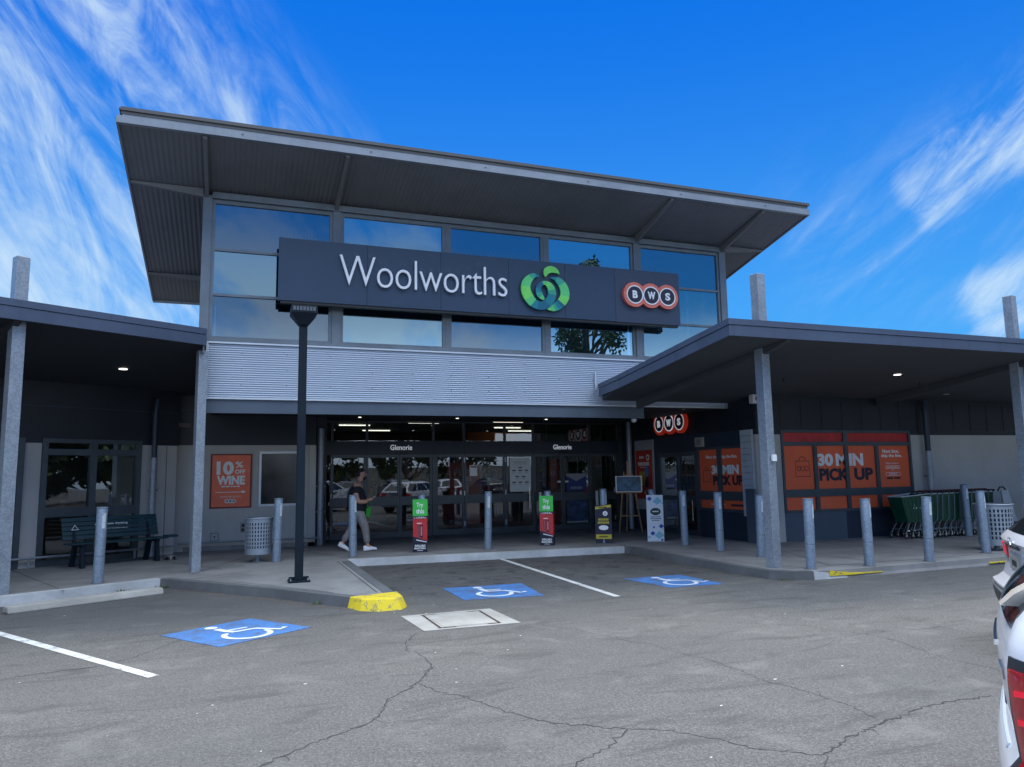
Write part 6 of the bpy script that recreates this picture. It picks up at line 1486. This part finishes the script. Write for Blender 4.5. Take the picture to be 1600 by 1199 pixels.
o = bpy.data.objects.new('hair', me); COL.objects.link(o); o.parent = man
mb = bmesh.new(); bmesh.ops.create_uvsphere(mb, u_segments=16, v_segments=10, radius=1, matrix=Matrix.Translation((0.092, 0, 1.568)) @ Matrix.Diagonal((0.066, 0.062, 0.050, 1)))
bmesh.ops.delete(mb, geom=[v for v in mb.verts if v.co.x < 0.06], context='VERTS')
me = bpy.data.meshes.new('beard'); mb.to_mesh(me); mb.free(); me.materials.append(m_hair)
for p in me.polygons: p.use_smooth = True
o = bpy.data.objects.new('beard', me); COL.objects.link(o); o.parent = man
t = thing('wallet', 'small pale wallet held in the walking man\'s hands', 'wallet', (2.60, 16.50, K))
P_('wallet', m_pit, t, lambda m: m.hexa([(0.26, -0.09, 1.12), (0.34, -0.05, 1.13), (0.34, 0.05, 1.13), (0.26, 0.09, 1.12), (0.27, -0.09, 1.15), (0.35, -0.05, 1.17), (0.35, 0.05, 1.17), (0.27, 0.09, 1.15)]), local=True, bevel=0.004)
t = thing('shopping_bag', 'bright green shopping bag hanging from the walking man\'s far hand', 'bag', (2.60, 16.50, K))
P_('bag', mat('bag_green', (0.02, 0.42, 0.03), 0.6, 0, 0.15, 9), t, lambda m: m.hexa([(0.16, 0.06, 0.72), (0.24, 0.06, 0.70), (0.24, 0.13, 0.70), (0.16, 0.13, 0.72), (0.15, 0.05, 0.92), (0.29, 0.05, 0.93), (0.29, 0.14, 0.93), (0.15, 0.14, 0.92)]), local=True, bevel=0.015)
P_('strap', mat('bag_green', (0.02, 0.42, 0.03), 0.6), t, lambda m: m.tube([(0.18, 0.09, 0.92), (0.24, 0.10, 1.10), (0.30, 0.09, 0.93)], 0.007, 6), local=True)

# =================================================================== CARS
m_cw = mat('white_car_paint', (0.74, 0.77, 0.82), 0.28, 0, 0, coat=0.8)
m_cglass = mat('car_glass', (0.012, 0.016, 0.020), 0.06, 0, 0, spec=0.8)
m_cblk = mat('car_black_trim', (0.03, 0.034, 0.04), 0.5)
m_tail = mat('tail_lamp_red', (0.42, 0.004, 0.012), 0.10, 0, 0, coat=1.0)
m_tail2 = mat('tail_lamp_bright', (0.95, 0.02, 0.05), 0.15, emit=(1, 0.01, 0.03), estr=0.25)
m_tyre = mat('tyre', (0.02, 0.02, 0.02), 0.85)
m_rim = mat('alloy_rim', (0.45, 0.46, 0.48), 0.3, 0.8)
def interp(tab, z, k):
    if z <= tab[0][0]: return tab[0][k]
    for a, b in zip(tab, tab[1:]):
        if z <= b[0]:
            f = (z-a[0])/(b[0]-a[0]); return a[k]+(b[k]-a[k])*f
    return tab[-1][k]
class Car:
    NE = 5.0
    def __init__(s, tab): s.t = tab
    def pt(s, th, z, d=0.0):
        xr, xf, w_ = (interp(s.t, z, k) for k in (1, 2, 3))
        cx, a = (xr+xf)/2, (xf-xr)/2
        rr_ = min(0.20, w_*0.5); L_ = xf-xr
        def q(th):
            ph = (math.degrees(th)-180+180) % 360-180; sg = -1 if ph > 0 else 1; p = abs(ph)
            if p > 90: p_, fr_ = 180-p, True
            else: p_, fr_ = p, False
            if p_ < 33: y, x = p_/33*(w_-rr_), 0.0
            elif p_ < 57:
                t_ = R((p_-33)/24*90); y, x = (w_-rr_)+rr_*math.sin(t_), rr_*(1-math.cos(t_))
            else: y, x = w_, rr_+(p_-57)/33*(L_/2-rr_)
            x += 0.05*(y/w_)**2*(1 if p_ < 57 else max(0, 1-(x-rr_)/0.5))
            y *= 1-0.05*((L_/2-x)/(L_/2))**4
            X = xf-x if fr_ else xr+x
            return Vector((X, sg*y, z))
        p = q(th)
        if d:
            t_ = (q(th+0.02)-q(th-0.02)); n = Vector((t_.y, -t_.x, 0)).normalized(); p = p+n*d
        return p
    def patch(s, mb, th0, th1, z0, z1, d, nu=10, nz=6, edge=True):
        P = []; Q = []
        for j in range(nz+1):
            for i in range(nu+1):
                f = i/nu; g = j/nz
                a = th0(g)+(th1(g)-th0(g))*f if callable(th0) else th0+(th1-th0)*f
                zz = (z0(f) if callable(z0) else z0); z2 = (z1(f) if callable(z1) else z1); z = zz+(z2-zz)*g
                P.append(s.pt(R(a), z, d)); Q.append(s.pt(R(a), z, -0.005))
        n = nu+1
        mb.add(P, [(j*n+i, j*n+i+1, (j+1)*n+i+1, (j+1)*n+i) for j in range(nz) for i in range(nu)])
        if edge:
            b = list(range(n))+[j*n+nu for j in range(1, nz+1)]+[nz*n+i for i in range(nu-1, -1, -1)]+[j*n for j in range(nz-1, 0, -1)]
            PP = [P[i] for i in b]+[Q[i] for i in b]; m_ = len(b)
            mb.add(PP, [(i, (i+1) % m_, m_+(i+1) % m_, m_+i) for i in range(m_)])
def make_car(label, loc, rz, tab, style, paint=m_cw, detail=True):
    t = thing('parked_car', label, 'car', loc, rz)
    C = Car(tab); NT_ = 120; zs = []
    for a, b in zip(tab, tab[1:]):
        n = max(1, int((b[0]-a[0])/0.03)); zs += [a[0]+(b[0]-a[0])*i/n for i in range(n)]
    zs.append(tab[-1][0])
    # even angles, refined at corners
    ths = [2*math.pi*i/NT_ for i in range(NT_)]
    P = []
    for z in zs: P += [C.pt(th, z) for th in ths]
    nz = len(zs)
    mb = MB(); F_ = [(j*NT_+i, j*NT_+(i+1) % NT_, (j+1)*NT_+(i+1) % NT_, (j+1)*NT_+i) for j in range(nz-1) for i in range(NT_)]
    F_ += [tuple(range(NT_-1, -1, -1)), tuple((nz-1)*NT_+i for i in range(NT_))]
    mb.add(P, F_); mb.build('body', paint, t, smooth=True, auto=30, local=True)
    ztop = tab[-1][0]; wb, wt = style['win']
    # glazing
    mb = MB(); C.patch(mb, 148, 212, wb+0.02, wt, 0.006, 16, 10); mb.build('rear_window', m_cglass, t, smooth=True, local=True, auto=50)
    mb = MB(); C.patch(mb, -26, 26, wb+0.03, wt, 0.006, 16, 8); mb.build('windscreen', m_cglass, t, smooth=True, local=True, auto=50)
    for s_ in (1, -1):
        for (a0, a1) in ((62, 86), (88, 112), (114, 138)):
            mb = MB(); C.patch(mb, s_*a0, s_*a1, wb, wt, 0.005, 8, 6); mb.build('side_window', m_cglass, t, smooth=True, local=True, auto=50)
    # sill / bumper cladding
    mb = MB(); C.patch(mb, 0, 360, tab[0][0]+0.005, style['clad'], 0.006, 96, 3, False); mb.build('lower_trim', m_cblk, t, smooth=True, local=True, auto=50)
    # tail lamps and head lamps
    for s_ in (1, -1):
        l0, l1 = style['lamp']; z0, z1 = style['lampz']
        if style['kind'] == 'suv':
            mb = MB(); C.patch(mb, lambda g: 180+s_*(l0-4.5+3.0*g), lambda g: 180+s_*(l1+1.5), z0-0.04, z1+0.035, 0.006, 12, 10); sh = mb.build('tail_lamp_surround', m_cblk, t, smooth=True, local=True, auto=50)
        mb = MB(); C.patch(mb, 180+s_*l0, 180+s_*l1, z0, z1, 0.016, 14, 8); tl = mb.build('tail_lamp', m_tail, t, smooth=True, local=True, auto=50)
        mb = MB()
        for q in range(3):
            zq = z0+(z1-z0)*(0.22+0.27*q)
            C.patch(mb, lambda g: 180+s_*(l0+2), lambda g: 180+s_*(l1-4), (lambda zq: (lambda f: zq+0.03*f))(zq), (lambda zq: (lambda f: zq+0.03*f+0.018))(zq), 0.019, 8, 1)
        mb.build('lamp_strip', m_tail2, tl, local=True)
        mb = MB(); C.patch(mb, s_*30, s_*46, 0.74, 0.88, 0.012, 8, 4); mb.build('headlight', m_chrome, t, smooth=True, local=True)
    # plate, badge, garnish
    xr = interp(tab, 0.8, 1)
    pz = style['plate']
    rec = MB(); rec.box(xr-(0.012 if style['kind'] != 'suv' else 0.002), xr+0.05, -0.30, 0.30, pz-0.11, pz+0.10); rec.build('plate_recess', mat('car_white_shade_trim', (0.35, 0.37, 0.40), 0.4) if style['kind'] != 'suv' else m_cblk, t, local=True, bevel=0.01)
    if style['kind'] == 'suv': xr += 0.018
    pl = MB(); pl.box(xr-0.024, xr-0.012, -0.185, 0.185, pz-0.062, pz+0.062); pl = pl.build('number_plate', mat('plate_grey', (0.30, 0.30, 0.27), 0.5), t, local=True)
    FP = Fr((xr-0.0245, 0, pz), (0, -1, 0)); m_ = MB(); lines(m_, FP, -0.15, 0.15, -0.035, 0.035, 1, 0.0005, 0.8, 4); m_.build('lettering', m_inkk, pl, local=True)
    g = MB(); C.patch(g, 168, 192, pz+(0.14 if style['kind'] != 'suv' else 0.10), pz+(0.175 if style['kind'] != 'suv' else 0.12), 0.02 if style['kind'] != 'suv' else 0.010, 12, 1); g.build('garnish', m_cblk if style['kind'] != 'suv' else m_chrome, t, local=True)
    FE = Fr((interp(tab, style['badge'], 1)-0.004, 0, style['badge']), (0, -1, 0))
    m_ = MB(); ring(m_, FE, 0, 0, 0.036, 0.046, 0, 0.012, 24)
    for a in (90, 210, 330): m_.prism([(0.008*math.cos(R(a+90)), 0.008*math.sin(R(a+90))), (0.008*math.cos(R(a-90)), 0.008*math.sin(R(a-90))), (0.042*math.cos(R(a)), 0.042*math.sin(R(a)))], 0.0, 0.01, FE)
    if style['kind'] != 'suv': m_.build('badge', m_chrome, t, local=True)
    m_ = MB()
    C.patch(m_, 155, 205, style['step'], style['step']+0.012, 0.008, 20, 1); m_.build('bumper_strip', m_cblk if style['kind'] != 'suv' else m_trim, t, local=True)
    # wheels
    for x in (0.95, 3.65):
        for s_ in (1, -1):
            wy = style['wy']*s_
            w_ = MB(); w_.lathe([(0.23, -0.11), (0.31, -0.11), (0.335, -0.07), (0.335, 0.07), (0.31, 0.11), (0.23, 0.11)], (0, 0, 0), 32)
            w_.v = [Vector((x+v.x, wy+v.z, 0.335+v.y)) for v in w_.v]
            w_ = w_.build('tyre', m_tyre, t, smooth=True, local=True)
            r_ = MB(); r_.cyl((x, wy-0.1, 0.335), (x, wy+0.1, 0.335), 0.235, n=28)
            r_.cm = 1
            for k in range(5):
                a = R(72*k+18); r_.cm = 1; yy = wy+s_*0.101
                c_ = Vector((x, 0, 0.335)); d_ = Vector((math.cos(a), 0, math.sin(a))); e_ = Vector((-math.sin(a), 0, math.cos(a)))
                q = [c_+d_*0.05-e_*0.04, c_+d_*0.05+e_*0.04, c_+d_*0.22+e_*0.025, c_+d_*0.22-e_*0.025]
                r_.add([(p.x, yy, p.z) for p in q]+[(p.x, yy+s_*0.015, p.z) for p in q], [(0, 1, 2, 3), (4, 5, 6, 7), (0, 1, 5, 4), (1, 2, 6, 5), (2, 3, 7, 6), (3, 0, 4, 7)])
            r_.build('rim', [m_cblk, m_rim], w_, local=True)
            a_ = MB(); yy = wy+s_*0.02
            a_.cyl((x, yy-s_*0.12, 0.36), (x, yy+s_*0.03, 0.36), 0.385, n=32); a_.build('wheel_arch', m_black, t, local=True)
    for s_ in (1, -1):
        mr = MB(); mr.hexa([(3.0, s_*0.90, 1.02), (3.12, s_*0.90, 1.02), (3.10, s_*1.08, 1.04), (2.98, s_*1.08, 1.04), (3.0, s_*0.90, 1.14), (3.10, s_*0.90, 1.14), (3.08, s_*1.08, 1.17), (2.98, s_*1.08, 1.17)]); mr.build('wing_mirror', paint, t, local=True, bevel=0.02)
    return t, C
tab1 = [(0.20, 0.30, 4.30, 0.80), (0.28, 0.14, 4.44, 0.875), (0.40, 0.03, 4.50, 0.915), (0.54, 0.00, 4.52, 0.925), (0.66, 0.00, 4.51, 0.93), (0.72, 0.015, 4.49, 0.925), (0.76, 0.045, 4.47, 0.92), (0.90, 0.030, 4.42, 0.925), (1.02, 0.025, 4.25, 0.92),
        (1.06, 0.028, 3.55, 0.91), (1.12, 0.04, 3.25, 0.90), (1.18, 0.07, 3.12, 0.87), (1.26, 0.14, 2.98, 0.83), (1.34, 0.26, 2.84, 0.79), (1.44, 0.42, 2.62, 0.73), (1.54, 0.62, 2.35, 0.66), (1.59, 0.80, 2.10, 0.58), (1.62, 1.1, 1.8, 0.42)]
car1, C1 = make_car('white four wheel drive at the lower right edge showing a big red tail lamp', (2.965, 2.29, 0), R(-54), tab1,
    dict(kind='suv', win=(1.135, 1.52), clad=0.34, lamp=(38.5, 58.0), lampz=(0.72, 1.045), plate=0.92, badge=1.13, step=0.73, wy=0.83))
mb = MB(); C1.patch(mb, 203, 211, 0.985, 1.015, 0.007, 6, 1); mb.build('badge', m_chrome, car1, local=True)
# fin on the rear quarter above the lamp, sunlit reflection painted as cream
fin = MB(); C1.patch(fin, lambda g: 203+3*g, lambda g: 213-3.0*abs(g-0.6)-4*(1-g), 1.21, 1.33, 0.06, 8, 8); fin.build('side_fin', mat('sunlit_cream_fin', (0.86, 0.80, 0.70), 0.3, coat=1.0), car1, local=True, smooth=True)
tab2 = [(0.30, 0.08, 4.20, 0.82), (0.34, 0.03, 4.34, 0.87), (0.42, 0.01, 4.40, 0.89), (0.50, 0.00, 4.42, 0.895), (0.575, 0.00, 4.42, 0.90), (0.60, 0.05, 4.42, 0.90), (0.64, 0.10, 4.41, 0.895), (0.78, 0.14, 4.38, 0.895), (0.92, 0.13, 4.28, 0.89), (0.985, 0.10, 4.1, 0.88),
        (1.02, 0.12, 3.5, 0.875), (1.06, 0.16, 3.2, 0.86), (1.15, 0.26, 2.98, 0.82), (1.32, 0.45, 2.6, 0.74), (1.42, 0.58, 2.35, 0.68), (1.48, 0.72, 2.15, 0.60), (1.51, 1.0, 1.85, 0.42)]
car2, C2 = make_car('white hatchback parked further off at the right edge, with its number plate showing', (6.90, 5.15, 0), R(-44), tab2,
    dict(kind='hatch', win=(1.05, 1.40), clad=0.505, lamp=(20, 52), lampz=(0.80, 0.93), plate=0.79, badge=0.985, step=0.545, wy=0.80))
# cars parked across the lane, seen mirrored in the shop glass
m_cdk = mat('dark_car_paint', (0.03, 0.035, 0.045), 0.3, coat=0.8); m_csv = mat('silver_car_paint', (0.16, 0.17, 0.19), 0.3, 0.5, coat=0.8)
for i, (x, y, rz, pm_, lb) in enumerate(((7.0, -7.5, 90, m_cdk, 'dark car mirrored in the glass of the first sliding doors'), (10.2, -7.8, 90, m_csv, 'silver car mirrored in the shop glass behind the left try this sign'), (13.4, -7.6, 90, m_cw, 'white car mirrored in the shop glass right of the left try this sign'), (16.8, -7.9, 90, m_cdk, 'dark car mirrored in the central shop glass'), (3.6, -7.7, 90, m_cdk, 'dark car mirrored in the leftmost shop door'))):
    tt_, _c = make_car(lb, (x, y, 0), R(rz-180), tab1 if i % 2 else tab2, dict(kind='hatch', win=(1.20, 1.56) if i % 2 else (1.05, 1.40), clad=0.36, lamp=(30, 55), lampz=(0.8, 0.98), plate=0.80, badge=1.0, step=0.6, wy=0.82), pm_)
    tt_['group'] = 'cars parked across the lane'

# =================================================================== TREES (across the lane, mirrored in the windows)
m_leafs = [mat('leaf_dark', (0.030, 0.060, 0.018), 0.6, 0, 0.4, 2), mat('leaf_mid', (0.050, 0.095, 0.028), 0.6, 0, 0.4, 2), mat('leaf_pale', (0.085, 0.13, 0.045), 0.6, 0, 0.3, 2)]
m_bark = mat('bark', (0.10, 0.085, 0.07), 0.9, 0, 0.4, 4)
def tree(name, label, x, y, hgt, crown_r, trunk_h, nclump, nleaf, seed, leaf=0.16, group='trees across the lane'):
    r_ = random.Random(seed); t = thing(name, label, 'tree', (x, y, 0)); t['group'] = group
    tb = MB(); cl = []
    top = Vector((r_.uniform(-.4, .4), r_.uniform(-.4, .4), trunk_h))
    tb.tube([(0, 0, -0.1), (0.05, 0, trunk_h*0.5), tuple(top)], [hgt*0.022, hgt*0.017, hgt*0.013], 10)
    for i in range(nclump):
        a = 2.4*i+r_.uniform(-.4, .4); e = r_.uniform(0.0, 1.0)
        rr_ = crown_r*math.sqrt(max(0.05, 1-(2*e-0.9)**2*0.8))*r_.uniform(0.35, 1.0)
        c = Vector((math.cos(a)*rr_, math.sin(a)*rr_, trunk_h+(hgt-trunk_h)*(0.08+0.88*e)))
        cl.append((c, crown_r*r_.uniform(0.16, 0.34)))
        md = top.lerp(c, 0.5)+Vector((0, 0, -0.08*hgt*(1-e)))
        tb.tube([tuple(top.lerp(Vector((0, 0, trunk_h*0.75)), r_.random())), tuple(md), tuple(c)], [hgt*0.008, hgt*0.005, hgt*0.002], 6)
    tb.build('trunk', m_bark, t, smooth=True, local=True)
    lb_ = MB()
    for i in range(nleaf):
        c, cr_ = cl[r_.randrange(len(cl))]
        v = Vector((r_.gauss(0, 1), r_.gauss(0, 1), r_.gauss(0, 0.75))).normalized()*cr_*(r_.random()**0.45)
        p = c+v; a = Vector((r_.gauss(0, 1), r_.gauss(0, 1), r_.gauss(0, 1))).normalized(); b = a.orthogonal().normalized()*leaf*r_.uniform(0.3, 0.6); a = a*leaf*r_.uniform(0.7, 1.3)
        lb_.cm = r_.choice((0, 0, 1, 1, 2)); lb_.add([p-a, p-b, p+a, p+b], [(0, 1, 2, 3)])
    lb_.build('crown', m_leafs, t, local=True)
    return t
tree('leafy_tree', 'open crowned leafy tree mirrored in the high window right of the apple emblem', 24.6, -20, 17.6, 3.6, 10.2, 36, 4600, 3, 0.17)
for i, (x, y, h_, cr_, s_) in enumerate(((13.5, -22, 9.5, 3.6, 5), (18.5, -24, 8.5, 4.0, 6), (31, -24, 9.0, 4.2, 8), (37, -22, 8.0, 4.0, 9), (7.5, -26, 5.2, 3.0, 10), (0.5, -27, 5.0, 3.2, 11), (-8, -25, 6.0, 3.4, 12), (-16, -24, 6.5, 3.6, 13))):
    tree('leafy_tree', 'round bushy tree mirrored darkly in the %s of the shop glass' % ['transom above the doors', 'centre panes', 'bottle shop door', 'right end', 'left doors', 'leftmost doors', 'window behind the bench', 'far left window'][i], x, y, h_, cr_, 1.6, 16, 2600, s_, 0.26)
for i, (x, y, h_, cr_, s_) in enumerate(((38, -6, 8, 4.6, 21), (43, -13, 9, 4.8, 22), (37, -17, 8.5, 4.6, 23), (47, -1, 8.0, 4.6, 24))):  # trees added to keep bright sky out of the bench window reflection
    tree('leafy_tree', 'dense tree added to darken the %s of the window behind the bench' % ['left pane', 'right pane', 'far right edge', 'lower left pane'][i], x, y, h_, cr_, 0.5, 34, 4200, s_, 0.55)
mb = MB(); mb.box(-40, 60, -31, -30.6, 0, 2.6); tag(mb.build('boundary_wall', m_pit), 'pale boundary wall across the lane, mirrored dimly in the left windows', 'wall')
